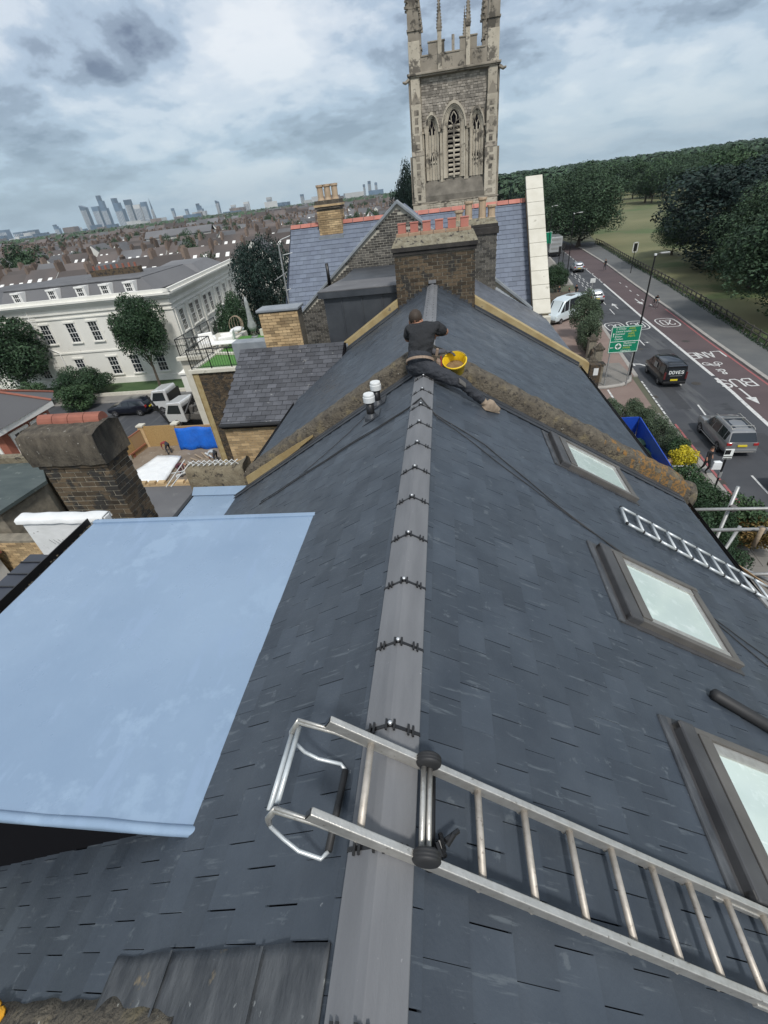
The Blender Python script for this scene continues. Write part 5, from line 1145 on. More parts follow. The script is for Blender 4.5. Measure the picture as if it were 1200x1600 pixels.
# ================================================================ trees
def crown_mesh(name, m, seed, nb, n, leaf, flat=.8, sprd=.72, taper=0, rb=(.20, .42)):
    rnd = random.Random(seed); mb = MB(); bl = []
    for i in range(nb):
        while True:
            p = Vector((rnd.uniform(-1, 1), rnd.uniform(-1, 1), rnd.uniform(-1, 1)))
            if p.length < 1: break
        p = p*sprd; k = 1-taper*max(0, (p.z+1)/2); p.x *= k; p.y *= k; p.z *= flat
        bl.append((p, rnd.uniform(*rb)*(k*.6+.4)))
    tot = sum(b[1]**2 for b in bl)
    for p, r in bl:
        for i in range(int(n*r*r/tot)):
            v_ = Vector((rnd.gauss(0, 1), rnd.gauss(0, 1), rnd.gauss(0, 1)+.25)).normalized()
            c = p+v_*r*rnd.uniform(.72, 1.12); s_ = leaf*rnd.uniform(.6, 1.35)
            nrm = (v_+Vector((rnd.gauss(0, .55), rnd.gauss(0, .55), rnd.gauss(0, .55)))).normalized(); a = nrm.orthogonal().normalized(); b = nrm.cross(a); q = rnd.uniform(0, 6.28)
            u = a*math.cos(q)+b*math.sin(q); w2 = nrm.cross(u)
            mb.add([c-u*s_, c-w2*s_*.55+nrm*s_*.12, c+u*s_, c+w2*s_*.55+nrm*s_*.12], [(0, 1, 2, 3)])
    # dark inner mass so that the crown is not see-through at its heart
    return mb.mesh(name, m)
def trunk_mesh(name, h, r, seed, spread=.5, branches=5, top=1.5):
    rnd = random.Random(seed); mb = MB(); mb.path([(0, 0, 0), (rnd.uniform(-.1, .1)*h*.1, 0, h*.4), (rnd.uniform(-.2, .2)*h*.1, rnd.uniform(-.2, .2)*h*.1, h)], [r*1.25, r*.9, r*.65], 9)
    for i in range(branches):
        q = 6.28*i/branches+rnd.uniform(-.4, .4); l = h*top*rnd.uniform(.6, 1); z0 = h*rnd.uniform(.75, 1)
        mb.path([(0, 0, z0), (math.cos(q)*l*spread*.5, math.sin(q)*l*spread*.5, z0+l*.5), (math.cos(q)*l*spread, math.sin(q)*l*spread, z0+l)], [r*.5, r*.33, r*.1], 6)
    return mb.mesh(name, bark)
def tree(name, label, loc, height, radius, crown, trunk, tfrac=.3, rz=0, group=None, cat='tree', sq=1.0):
    """trunk mesh is unit (h=1,r=.06 style) scaled; crown mesh is unit sphere scaled"""
    t = thing(name, label, cat, loc, rz, group); th_ = height*tfrac
    c = bpy.data.objects.new('crown', crown); C.objects.link(c); c.parent = t; ch = (height-th_)/2*1.08; c.location = (0, 0, th_+ch*.92); c.scale = (radius, radius, ch*1.12)
    k = bpy.data.objects.new('trunk', trunk); C.objects.link(k); k.parent = t; k.scale = (height*tfrac*.9,)*3 if False else (radius*.9, radius*.9, th_*1.05)
    return t
TR = [trunk_mesh('trunk', 1, .055, s, .5, 5, 1.0) for s in (1, 2, 3)]
CP = [crown_mesh('crown', leaf_p, 10+i, 46, 30000, .021, .95, .76, rb=(.18, .34)) for i in range(3)]
CPL = [crown_mesh('crown', leaf_p, 50+i, 34, 8000, .040, .9, .76) for i in range(3)]
CA = [crown_mesh('crown', leaf_a, 20+i, 36, 20000, .030, .95, .76, rb=(.18, .36)) for i in range(2)]
CB = crown_mesh('crown', leaf_b, 31, 30, 6000, .055, .9, .74)
CC = crown_mesh('crown', leaf_d, 41, 40, 9000, .035, 1.0, .8, taper=.85, rb=(.14, .26))
CS = crown_mesh('crown', leaf_s, 42, 30, 9000, .04, .9, .75)
CY = crown_mesh('crown', leaf_y, 43, 26, 3500, .06, .8, .72); CO = crown_mesh('crown', leaf_o, 44, 26, 5000, .05, .8, .72)
CD = crown_mesh('crown', leaf_d, 45, 46, 26000, .024, .95, .76, rb=(.18, .34))
rt = random.Random(3)
near_trees = [  # x, y, radius, height, label
 (34.0, 51, 8.6, 11.6, 'dark broadleaf tree at the right edge overhanging the park fence, nearest of the park trees'),
 (42.5, 82, 12.6, 13.6, 'large dark spreading tree behind the nearest park tree, trunk in view'),
 (38.5, 67, 7.8, 11.0, 'dark tree between the nearest park tree and the large spreading one'),
 (48, 64, 11.0, 13.6, 'dense dark tree filling the right edge beyond the nearest park tree'),
 (41.0, 98, 4.6, 7.6, 'smaller rounded tree at the left of the large dark park tree'),
 (30.5, 122, 10.8, 14.6, 'broad green tree overhanging the far end of the road'),
 (25.0, 138, 10, 14.2, 'dark tree arching over the road end, beside the pale stone coping'),
 (36.5, 150, 8.5, 13.2, 'green tree right of the broad one that overhangs the road'),
]
for i, (x, y, r_, h_, lb) in enumerate(near_trees): tree('park_tree', lb, (x, y, G), h_, r_, CP[i % 3] if i != 1 else CD, TR[i % 3], .09, rt.uniform(0, 6))
row = [(60, 84), (66, 70), (58, 100), (72, 95), (80, 112), (55, 74)]
for i in range(64):
    y = rt.uniform(60, 420); x = 42+(y-60)*.20+abs(rt.gauss(0, 1))*70+ (14 if y < 110 else 0)
    if 95 < y < 215 and x < 62+(y-95)*.16 and True: x += 34
    row.append((x, y))
for i in range(46): row.append((rt.uniform(48, 210), rt.uniform(225, 340)))
for x, y in row:
    rise = max(0, min(1, (y-260)/900))*9+max(0, min(1, (x-140)/900))*9
    if .335-7/y < x/y < .395+6/y and y < 215: continue
    tree('park_tree', 'dark green tree in the wooded park beyond the road', (x, y, G+rise-.2), rt.uniform(11, 15), rt.uniform(5, 9.0), rt.choice(CPL+[CB, CB]), TR[0], .2, rt.uniform(0, 6), 'trees of the wooded park')
wd = MB(); rnd = random.Random(9)       # far woodland
for k in range(1900):
    y = 330+920*rnd.random()**1.5; x = rnd.uniform(-.05*y+40, .95*y); rise = max(0, min(1, (y-260)/900))*9+max(0, min(1, (x-140)/900))*9
    R0 = rnd.uniform(5, 9.5)*(1+y/2500); H0 = rnd.uniform(9, 14)
    for q_ in range(60):
        a = rnd.uniform(0, 6.28); e_ = rnd.uniform(-.3, 1.4); r_ = R0*rnd.uniform(.7, 1.05)
        c = Vector((x+r_*math.cos(a)*math.cos(e_), y+r_*math.sin(a)*math.cos(e_), G+rise+H0*.5+H0*.5*math.sin(e_))); s_ = rnd.uniform(.7, 1.7)*(1+y/1500)
        nrm = Vector((math.cos(a)*math.cos(e_)+rnd.gauss(0, .35), math.sin(a)*math.cos(e_)+rnd.gauss(0, .35), math.sin(e_)+.3)).normalized(); u = nrm.orthogonal().normalized(); w2 = nrm.cross(u)
        wd.add([c-u*s_, c-w2*s_*.7, c+u*s_, c+w2*s_*.7], [(0, 1, 2, 3)])
tag(wd.build('woodland', leaf_p, None), 'far wood along the skyline on the right', 'wood', kind='stuff')
# left side trees
tree('street_tree', 'leafy green tree on the lawn in front of the white building', (-29.9, 43.4, G), 9.6, 2.75, CA[0], TR[1], .30, 1)
tree('street_tree', 'dark green tree at the left edge before the white building', (-45.5, 43.6, G), 8.8, 4.6, CA[1], TR[2], .2, 2)
tree('garden_tree', 'big round dark tree right of the white building', (-18.7, 50, G), 12.4, 3.6, CD, TR[0], .15, 3)
tree('garden_tree', 'small dark tree under the big round tree beside the terrace', (-20.6, 45, G), 8.2, 2.3, CA[1], TR[0], .2, 4)
tree('bush', 'wide dark green bush by the white building wall', (-37.9, 42.6, G), 3.3, 2.9, CA[0], TR[0], .02, 5, cat='bush')
tree('bush', 'light green bush at the street corner behind the brick chimney', (-36.0, 38.9, G), 2.3, 1.9, CB, TR[0], .02, 5, cat='bush')
tree('bush', 'light green bush beside the red brick house roof', (-41.5, 39.5, G), 2.6, 1.8, CB, TR[0], .02, 2, cat='bush')
tree('bush', 'overgrown hedge below the red brick house bay', (-25.6, 20.6, G), 3.0, 1.8, CO, TR[0], .02, 2, cat='bush')
tree('bush', 'green shrub in the shaded garden between brick wall and white wall', (-9.5, 7.6, G), 6.6, 1.2, CB, TR[0], .02, 2, cat='bush')
for x, y in ((-6.8, 4.2), (-7.8, 3.0), (-7.2, 1.6), (-9, 4.6)): tree('bush', 'green garden shrub seen through the black railing', (x, y, G), 7.4, 1.2, CB, TR[0], .02, x, 'shrubs below the black railing', cat='bush')
tree('garden_tree', 'tall rounded dark tree against the left side of the church tower', (-4.6, 74, G), 17.6, 2.9, CD, TR[1], .1, 1)
tree('conifer', 'pointed dark conifer right of the church tower', (9.5, 78, G), 13.6, 2.2, CC, TR[1], .05, 2)
tree('garden_tree', 'dark round tree right of the church tower, under the pointed conifer', (8.4, 68, G), 11.2, 3.2, CD, TR[1], .1, 2)
tree('garden_tree', 'leafy tree between the church tower and the road', (12.6, 90, G), 12.4, 3.6, CD, TR[1], .1, 2)
tree('shrub', 'grey green shrub tree at the gate beside the pale van', (14.2, 50.6, G), 4.4, 1.7, CS, TR[1], .12, 1, cat='shrub')
tree('shrub', 'grey green conical shrub on the garden wall by the gate', (13.3, 45.3, G), 3.6, 1.2, CS, TR[1], .1, 3, cat='shrub')
tree('shrub', 'green roundish shrub on the pavement near the far traffic lights', (16.2, 74.5, G), 4.0, 2.0, CA[0], TR[1], .1, 3, cat='shrub')
bs = [(11.2, 30.6, .9, 1.5), (12.6, 30.4, .8, 1.5), (13.0, 28.9, .85, 1.5), (13.2, 27.4, .85, 1.5), (12.5, 29.4, .7, 1.3), (13.3, 26.0, .75, 1.4), (12.7, 27.9, .6, 1.2)]
for i, (x, y, r_, h_) in enumerate(bs): tree('shrub', 'low grey green shrub in the row between blue boarding and pavement', (x, y, G), h_, r_, CS, TR[0], .03, i, 'grey green shrubs along the blue boarding', cat='shrub')
tree('shrub', 'bright yellow leaved bush at the end of the blue boarding', (13.1, 23.8, G), 1.4, .82, CY, TR[0], .03, 1, cat='shrub')
tree('shrub', 'yellow green bush just behind the bright yellow one', (13.3, 24.9, G), 1.3, .7, CB, TR[0], .03, 1, cat='shrub')
for i, (x, y, r_, h_) in enumerate([(11.3, 18.6, 1.4, 2.6), (12.3, 17.2, 1.3, 2.3), (10.9, 16.6, 1.4, 2.6), (11.5, 20.0, 1.1, 2.2), (10.4, 15.0, 1.4, 2.8)]): tree('shrub', 'dark green garden bush behind the scaffold poles', (x, y, G), h_, r_, CB if i % 2 else CA[0], TR[0], .03, i, 'garden bushes behind the scaffold', cat='shrub')
tree('shrub', 'rust tinged hedge below the scaffold poles', (12.9, 16.6, G), 2.2, 1.2, CO, TR[0], .03, 2, cat='shrub')

# ================================================================ vehicles (built in local space, +y = forward)
def wheel(parent, x, y, r, w_):
    m_ = MB(); s_ = 1 if x > 0 else -1
    m_.lathe((x-s_*w_/2, y, r), [(r*.7, 0), (r, .02), (r, w_-.03), (r*.92, w_), (r*.66, w_)], 20, axis=(s_, 0, 0)); wh = local(m_, 'wheel', rubber, parent, True)
    m_ = MB(); m_.lathe((x+s_*(w_/2-.02), y, r), [(r*.64, 0), (r*.62, .02), (r*.15, .005)], 16, axis=(s_, 0, 0))
    for i in range(5):
        q = 6.283*i/5; m_.obox((x+s_*(w_/2-.01), y-.03, r-.0), (s_*.02, 0, 0), (0, .06*math.cos(q)-0, .06*math.sin(q)), (0, -math.sin(q)*r*.58, math.cos(q)*r*.58))
    local(m_, 'hubcap', hub_m, wh)
def loft_car(name, label, cat, loc, rz, paint_, st, wheels, glass_spans, rear=None, extras=None, group=None, roof_m=None, r=.34):
    """st: stations (y, half width, z floor, z belt, z roof, roof half width)"""
    t = thing(name, label, cat, loc, rz, group); n = len(st); mb = MB(); vs = []; fs = []
    def sec(s_):
        y, w_, z0, zb, zt, wr = s_
        L_ = [(w_*.86, z0), (w_*.98, z0+.12), (w_, z0+(zb-z0)*.45), (w_*.985, zb-.10), (w_*.94, zb)]
        if zt > zb+.02: L_ += [(wr+(w_*.94-wr)*.15, zt-.10), (wr*.92, zt-.02), (wr*.5, zt+.015), (0, zt+.02)]
        else: L_ += [(w_*.86, zb+.02), (w_*.7, zb+.035), (w_*.4, zb+.05), (0, zb+.055)]
        return [(-a, y, z) for a, z in L_]+[(a, y, z) for a, z in L_[-2::-1]]
    S_ = [sec(s_) for s_ in st]; k = len(S_[0])
    for s_ in S_: vs += s_
    for i in range(n-1):
        for j in range(k-1): fs.append((i*k+j, i*k+j+1, (i+1)*k+j+1, (i+1)*k+j))
    fs += [tuple(range(k-1, -1, -1)), tuple(range((n-1)*k, n*k))]
    mb.add(vs, fs); b = local(mb, 'body', paint_, t, True)
    sb = b.modifiers.new('es', 'EDGE_SPLIT'); sb.split_angle = R(38)
    def face_quad(i, j, out, y_in=.05, z_in=.0, name='window', m=glass_d, par=None):
        A, B, D, E_ = [Vector(S_[q][p]) for q, p in ((i, j), (i, j+1), (i+1, j+1), (i+1, j))]
        nrm = (B-A).cross(E_-A).normalized(); c = (A+B+D+E_)/4
        if nrm.dot(c-Vector((0, c.y, .9))) < 0 and abs(nrm.y) < .9: nrm = -nrm
        if abs(nrm.z) > .5 and nrm.z < 0: nrm = -nrm
        return A, B, D, E_, nrm
    g = MB()
    for (i, j0, j1) in glass_spans:          # glass laid over body facets
        P0, P1, P2, P3 = Vector(S_[i][j0]), Vector(S_[i][j1]), Vector(S_[i+1][j1]), Vector(S_[i+1][j0])
        c = (P0+P1+P2+P3)/4; nrm = (P1-P0).cross(P3-P0)
        if nrm.length < 1e-6: nrm = (P2-P1).cross(P3-P2)
        nrm.normalize()
        if nrm.dot(c-Vector((0, 0 if abs(c.x) < .3 else c.y, .8))) < 0: nrm = -nrm
        f = .90; P = [c+(p-c)*f+nrm*.012 for p in (P0, P1, P2, P3)]; g.quad(*P)
    local(g, 'window', glass_d, t)
    for y in wheels:
        for s_ in (-1, 1): wheel(t, s_*(max(q[1] for q in st)-.10), y, r, .22)
    if extras: extras(t, S_)
    return t
# grey estate car with roof rails, seen from behind
def ex_suv(t, S_):
    w_ = .93
    for s_ in (-1, 1):
        m_ = MB(); m_.box(s_*.60-.0 if s_ > 0 else -.88, .88 if s_ > 0 else -.60, -2.40, -2.28, .88, 1.04); local(m_, 'tail_light', tail_r, t, bevel=.01)
        m_ = MB(); m_.path([(s_*.62, -1.95, 1.76), (s_*.64, -1.8, 1.82), (s_*.66, .3, 1.84), (s_*.64, .5, 1.78)], .022, 6); local(m_, 'roof_rail', alu, t)
        m_ = MB(); m_.path([(s_*.98, -1.2, .36), (s_*.98, 1.1, .36)], .03, 6); local(m_, 'side_step', hub_m, t)
        m_ = MB(); m_.box(s_*1.06-.1, s_*1.06+.1, .72, .86, 1.05, 1.22); local(m_, 'mirror', car_g, t, bevel=.02)
    for y in (-1.6, -.4): m_ = MB(); m_.box(-.66, .66, y-.03, y+.03, 1.86, 1.89); local(m_, 'cross_bar', alu, t)
    m_ = MB(); m_.box(-.26, .26, -2.42, -2.36, .80, .91); local(m_, 'number_plate', plate_y, t)
    m_ = MB(); m_.box(-.86, .86, -2.46, -2.30, .40, .62); local(m_, 'rear_bumper', car_g, t, bevel=.03)
    m_ = MB(); m_.box(-.7, .7, -2.47, -2.44, .44, .50); local(m_, 'bumper_trim', alu, t)
    m_ = MB(); m_.quad((-.5, -1.7, 1.775), (.5, -1.7, 1.775), (.5, -.1, 1.80), (-.5, -.1, 1.80)); local(m_, 'sunroof', glass_d, t)
    m_ = MB(); m_.quad((-.76, -2.36, 1.10), (.76, -2.36, 1.10), (.64, -2.09, 1.62), (-.64, -2.09, 1.62)); local(m_, 'rear_window', glass_d, t)
SUV = [(-2.36, .84, .42, 1.02, 1.0, .6), (-2.33, .90, .36, 1.04, 1.06, .62), (-2.0, .95, .30, 1.05, 1.70, .66), (-1.7, .96, .30, 1.05, 1.76, .68), (-.9, .96, .28, 1.04, 1.78, .69), (.0, .96, .28, 1.03, 1.77, .69), (.55, .96, .28, 1.02, 1.68, .67), (1.15, .95, .30, 1.02, 1.10, .72), (1.9, .93, .32, .97, .97, .7), (2.25, .86, .38, .86, .86, .6), (2.38, .70, .45, .70, .7, .5)]
RZ = -math.atan(.066)
suv = loft_car('parked_car', 'grey estate car with roof rails driving past the yellow bush', 'car', (16.95, 27.0, G), RZ, car_g, SUV, (-1.42, 1.42), [(2, 4, 5), (3, 4, 5), (4, 4, 5), (5, 4, 5), (6, 4, 5), (2, 11, 12), (3, 11, 12), (4, 11, 12), (5, 11, 12), (6, 11, 12), (6, 6, 10)], extras=ex_suv, r=.37)
suv.name = 'estate_car'; suv.scale = (.90,)*3; suv.location.x = 16.75; suv.location.y = 26.9
HB = [(-2.0, .78, .42, .90, .9, .6), (-1.96, .84, .34, .95, .97, .6), (-1.65, .88, .28, .97, 1.40, .58), (-1.3, .89, .28, .96, 1.47, .60), (-.4, .89, .26, .95, 1.49, .62), (.25, .89, .26, .95, 1.42, .60), (.95, .88, .28, .95, 1.02, .66), (1.6, .86, .30, .86, .86, .6), (1.95, .80, .36, .74, .74, .55), (2.03, .66, .45, .62, .62, .4)]
def ex_hb(t, S_):
    for s_ in (-1, 1):
        m_ = MB(); m_.box(min(s_*.58, s_*.80), max(s_*.58, s_*.80), -2.03, -1.93, .78, .98); local(m_, 'tail_light', tail_r, t, bevel=.01)
    m_ = MB(); m_.box(-.25, .25, -2.05, -1.99, .62, .73); local(m_, 'number_plate', plate_y, t)
    m_ = MB(); m_.box(-.78, .78, -2.08, -1.94, .36, .56); local(m_, 'rear_bumper', blackp, t, bevel=.03)
    m_ = MB(); m_.quad((-.60, -1.99, 1.0), (.60, -1.99, 1.0), (.50, -1.69, 1.34), (-.50, -1.69, 1.34)); local(m_, 'rear_window', glass_d, t)
GS = [(2, 4, 5), (3, 4, 5), (4, 4, 5), (5, 4, 5), (2, 11, 12), (3, 11, 12), (4, 11, 12), (5, 11, 12), (5, 6, 10)]
loft_car('hatchback', 'silver hatchback in the left lane beyond the green sign', 'car', (19.7, 67.2, G), RZ, car_s, HB, (-1.25, 1.25), GS, extras=ex_hb, r=.31)
loft_car('hatchback', 'silver grey car with dark roof heading for the far trees', 'car', (23.1, 91.2, G), RZ, car_t, HB, (-1.25, 1.25), GS, extras=ex_hb, r=.33)
loft_car('saloon_car', 'black saloon car parked in the side street', 'car', (-29.3, 37.1, G), R(90), car_n, HB, (-1.25, 1.25), GS, extras=ex_hb, r=.31)
loft_car('hatchback', 'dark car entering at the right edge below the estate car', 'car', (17.3, 20.0, G), RZ, car_g, HB, (-1.25, 1.25), GS, extras=ex_hb, r=.31)
# black people carrier van with lettering on its back
VAN = [(-2.42, .84, .42, 1.06, 1.7, .70), (-2.40, .92, .36, 1.08, 1.85, .78), (-2.25, .95, .30, 1.08, 1.93, .80), (-1.2, .96, .28, 1.08, 1.96, .80), (.0, .96, .28, 1.08, 1.95, .80), (.9, .96, .28, 1.07, 1.88, .78), (1.75, .95, .30, 1.10, 1.16, .74), (2.3, .90, .34, .98, .98, .66), (2.45, .76, .44, .78, .78, .5)]
def ex_van(t, S_):
    for s_ in (-1, 1):
        m_ = MB(); m_.box(min(s_*.76, s_*.90), max(s_*.76, s_*.90), -2.45, -2.37, .75, 1.35); local(m_, 'tail_light', mat('tail_d', (.10, .015, .015), rough=.3), t, bevel=.01)
    m_ = MB(); m_.box(-.34, .22, -2.46, -2.40, .62, .76); local(m_, 'number_plate', plate_y, t)
    m_ = MB(); m_.box(-.88, .88, -2.50, -2.38, .34, .56); local(m_, 'rear_bumper', blackp, t, bevel=.03)
    m_ = MB(); m_.box(-.72, .72, -2.56, -2.34, 1.84, 1.90); local(m_, 'spoiler', car_k, t, bevel=.02)
    m_ = MB(); m_.quad((-.70, -2.43, 1.12), (.70, -2.43, 1.12), (.64, -2.435, 1.72), (-.64, -2.435, 1.72)); rw_ = local(m_, 'rear_window', glass_d, t)
    m_ = MB(); cw = .15
    for i, ch in enumerate('DOVES'):
        for st_ in FONT5[ch]:
            for kk, (a, b) in enumerate(zip(st_[:-1], st_[1:])):
                stroke(m_, [(a[0]/4*cw, a[1]/6*.24), (b[0]/4*cw, b[1]/6*.24)], .045, lambda q, z, i=i, kk=kk: ((i-2)*.235+q[0]-cw/2, -2.45-.0008*kk, 1.22+q[1]))
    local(m_, 'lettering', signwhite, t)
    m_ = MB(); m_.box(-.45, .5, -2.428, -2.424, 1.02, 1.06); local(m_, 'small_lettering', galv, t)
    m_ = MB(); m_.quad((-.972, -.6, 1.2), (-.972, .1, 1.2), (-.90, .1, 1.62), (-.90, -.6, 1.62)); local(m_, 'side_sticker', galv, t)
    for y in (-1.7, .3): m_ = MB(); m_.box(-.6, .6, y-.02, y+.02, 1.965, 1.985); local(m_, 'roof_rib', blackp, t)
bvn = loft_car('black_van', 'black van with white lettering across its rear window, left of the bus lane', 'van', (17.35, 37.95, G), RZ+.02, car_k, VAN, (-1.5, 1.5), [(2, 4, 5), (3, 4, 5), (4, 4, 5), (5, 4, 5), (2, 11, 12), (3, 11, 12), (4, 11, 12), (5, 11, 12), (5, 6, 10)], extras=ex_van, r=.34)
bvn.scale = (.9,)*3; bvn.location.x = 17.45; bvn.location.y = 38.0
# pale minibus parked on the drive, nose towards the camera
MBUS = [(-2.9, .90, .45, 1.25, 2.3, .80), (-2.85, .96, .38, 1.28, 2.5, .84), (-1.5, .99, .34, 1.28, 2.62, .86), (.5, .99, .34, 1.28, 2.60, .86), (1.3, .99, .34, 1.26, 2.40, .84), (2.05, .98, .36, 1.26, 1.32, .80), (2.7, .92, .40, 1.05, 1.05, .7), (2.85, .80, .5, .85, .85, .6)]
def ex_mb(t, S_):
    m_ = MB(); m_.box(-.45, .25, -1.2, -.4, 2.64, 2.68); local(m_, 'roof_hatch', frame_m, t)
    for s_ in (-1, 1): m_ = MB(); m_.box(min(s_*.6, s_*.9), max(s_*.6, s_*.9), 2.66, 2.80, .78, 1.0); local(m_, 'headlight', glass_sky, t, bevel=.02)
    m_ = MB(); m_.box(-.85, .85, 2.75, 2.92, .42, .66); local(m_, 'front_bumper', frame_m, t, bevel=.03)
mdir = math.atan2(-(-3.6), -3.4)   # nose towards lower left
loft_car('minibus', 'pale blue white minibus parked on the drive beside the stone coping', 'minibus', (14.0, 58.6, G), R(134), mat('pale_paint', (.62, .70, .73), rough=.3, metal=.2, coat=.6), MBUS, (-1.8, 1.9), [(1, 4, 5), (2, 4, 5), (3, 4, 5), (4, 4, 5), (1, 11, 12), (2, 11, 12), (3, 11, 12), (4, 11, 12), (4, 6, 10)], extras=ex_mb, r=.36)
# small white tippers in the side street
def tipper(loc, rz, label, crane=False):
    t = thing('tipper_truck', label, 'truck', loc, rz)
    m_ = MB(); m_.prism([(-.95, 1.0, .5), (-.95, 2.75, .5), (-.95, 2.85, 1.2), (-.95, 2.35, 2.15), (-.95, 1.1, 2.25), (-.95, 1.0, 2.1)], (1.9, 0, 0)); local(m_, 'cab', car_w, t, bevel=.06)
    m_ = MB(); m_.quad((-.8, 2.86, 1.28), (.8, 2.86, 1.28), (.74, 2.42, 2.08), (-.74, 2.42, 2.08)); local(m_, 'windscreen', glass_d, t)
    for s_ in (-1, 1): m_ = MB(); m_.quad((s_*.965, 1.25, 1.25), (s_*.965, 2.6, 1.25), (s_*.965, 2.2, 2.0), (s_*.965, 1.25, 2.0)); local(m_, 'side_window', glass_d, t)
    m_ = MB(); m_.box(-.4, .4, -2.9, 1.0, .5, .75); local(m_, 'chassis', blackp, t)
    m_ = MB(); m_.box(-1, 1, -2.9, .85, .78, .86); local(m_, 'bed', frame_m, t)
    for s_ in (-1, 1): m_ = MB(); m_.box(s_*1.0-.03, s_*1.0+.03, -2.9, .85, .86, 1.25); local(m_, 'side_board', galv if not crane else frame_m, t)
    m_ = MB(); m_.box(-1, 1, .8, .88, .86, 1.9); m_.box(-1, 1, -2.93, -2.87, .86, 1.25); local(m_, 'headboard', blackp, t)
    for y in (-1.9, 1.9):
        for s_ in (-1, 1): wheel(t, s_*.85, y, .36, .24)
    for i in range(5): m_ = MB(); m_.cbox((rt.uniform(-.5, .5), rt.uniform(-2.3, .3), 1.0+rt.uniform(0, .15)), (rt.uniform(.4, .9), rt.uniform(.3, .9), rt.uniform(.1, .4)), rt.uniform(0, 3)); local(m_, 'load', [whitep, galv, wood, paving][i % 4], t)
    if crane:
        m_ = MB(); m_.path([(0, .6, .9), (0, .5, 2.0), (-.6, -.3, 2.9), (-1.6, .3, 1.6)], .09, 8); local(m_, 'crane_arm', blackp, t)
        m_ = MB(); m_.box(-.5, .5, .1, .7, .86, 1.7); local(m_, 'hoist_box', frame_m, t)
    return t
tipper((-23.9, 37.4, G), R(90), 'white tipper truck with open bed parked behind the black saloon')
tipper((-20.6, 33.9, G), R(84), 'white truck with black crane gear in front of the yard hoarding', True)
m_ = MB(); m_.path([(-24.6, 33.4, G+2.9), (-23.3, 33.2, G+.2)], .09, 8); m_.box(-24.3, -23.9, 33.2, 33.35, G+1.6, G+2.0); tag(m_.build('crane_boom', blackp, None), 'leaning black boom in front of the white trucks', 'boom')
m_ = MB()
for a in (0, 1, 2, 3):
    x = -18.9+(a % 2)*1.3; y = 31.3+(a//2)*.9; m_.path([(x, y, G), (x, y, G+1.5)], .04, 5)
m_.path([(-18.9, 31.3, G+1.5), (-17.6, 31.3, G+1.5), (-17.6, 32.2, G+1.5), (-18.9, 32.2, G+1.5)], .04, 5, close=True); m_.box(-18.9, -17.6, 31.3, 32.2, G+.2, G+1.1); tag(m_.build('tool_cage', whitep, None), 'white wire cage of bagged material behind the blue tarpaulin', 'cage')
# lorry and far vehicles
t = thing('box_lorry', 'white backed lorry waiting at the far traffic lights', 'lorry', (23.3, 113.5, G), RZ)
m_ = MB(); m_.box(-1.2, 1.2, -3.5, 2.5, .9, 3.6); local(m_, 'box_body', car_s, t, bevel=.04)
for z in (1.4, 2.2, 3.0): m_ = MB(); m_.box(-.9, .9, -3.53, -3.505, z, z+.35); local(m_, 'rear_panel', galv, t)
m_ = MB(); m_.box(-1.1, 1.1, 2.6, 4.4, .6, 3.0); local(m_, 'cab', car_w, t, bevel=.08)
m_ = MB(); m_.box(-1.2, 1.2, -3.5, -3.2, .5, .9); local(m_, 'bumper', blackp, t)
for y in (-2.3, 3.4):
    for s_ in (-1, 1): wheel(t, s_*1.0, y, .45, .3)
t = thing('dark_lorry', 'dark bodied lorry with pale roof beyond the white backed one', 'lorry', (26.0, 141, G), RZ)
m_ = MB(); m_.box(-1.2, 1.2, -4, 4, .6, 4.0); local(m_, 'box_body', frame_d, t, bevel=.04); m_ = MB(); m_.box(-1.2, 1.2, -4, 4, 4.01, 4.1); local(m_, 'roof', whitep, t)
for y in (-2.3, 2.6):
    for s_ in (-1, 1): wheel(t, s_*1.0, y, .45, .3)

# ================================================================ street furniture
def lamp(x, y, h_, armx, label):
    t = thing('street_lamp', label, 'street lamp', (x, y, G))
    m_ = MB(); m_.lathe((0, 0, 0), [(.13, 0), (.12, 1.1), (.075, 1.2), (.05, h_)], 10); m_.path([(0, 0, h_-.05), (armx*.5, 0, h_+.12), (armx, 0, h_+.12)], .04, 6); local(m_, 'pole', black_i, t)
    m_ = MB(); m_.cbox((armx*1.25, 0, h_+.12), (.62, .22, .10)); local(m_, 'lamp_head', galv, t, bevel=.03)
    m_ = MB(); m_.cbox((0, 0, h_+.06), (.14, .14, .12)); local(m_, 'photocell', whitep, t)
lamp(15.05, 38.55, 8.9, .5, 'tall black street lamp rising behind the green direction sign')
lamp(19.0, 80.5, 9.2, .7, 'tall dark street lamp on the pavement by the far traffic lights')
lamp(21.2, 108, 9.0, .6, 'slim street lamp beyond the far traffic lights')
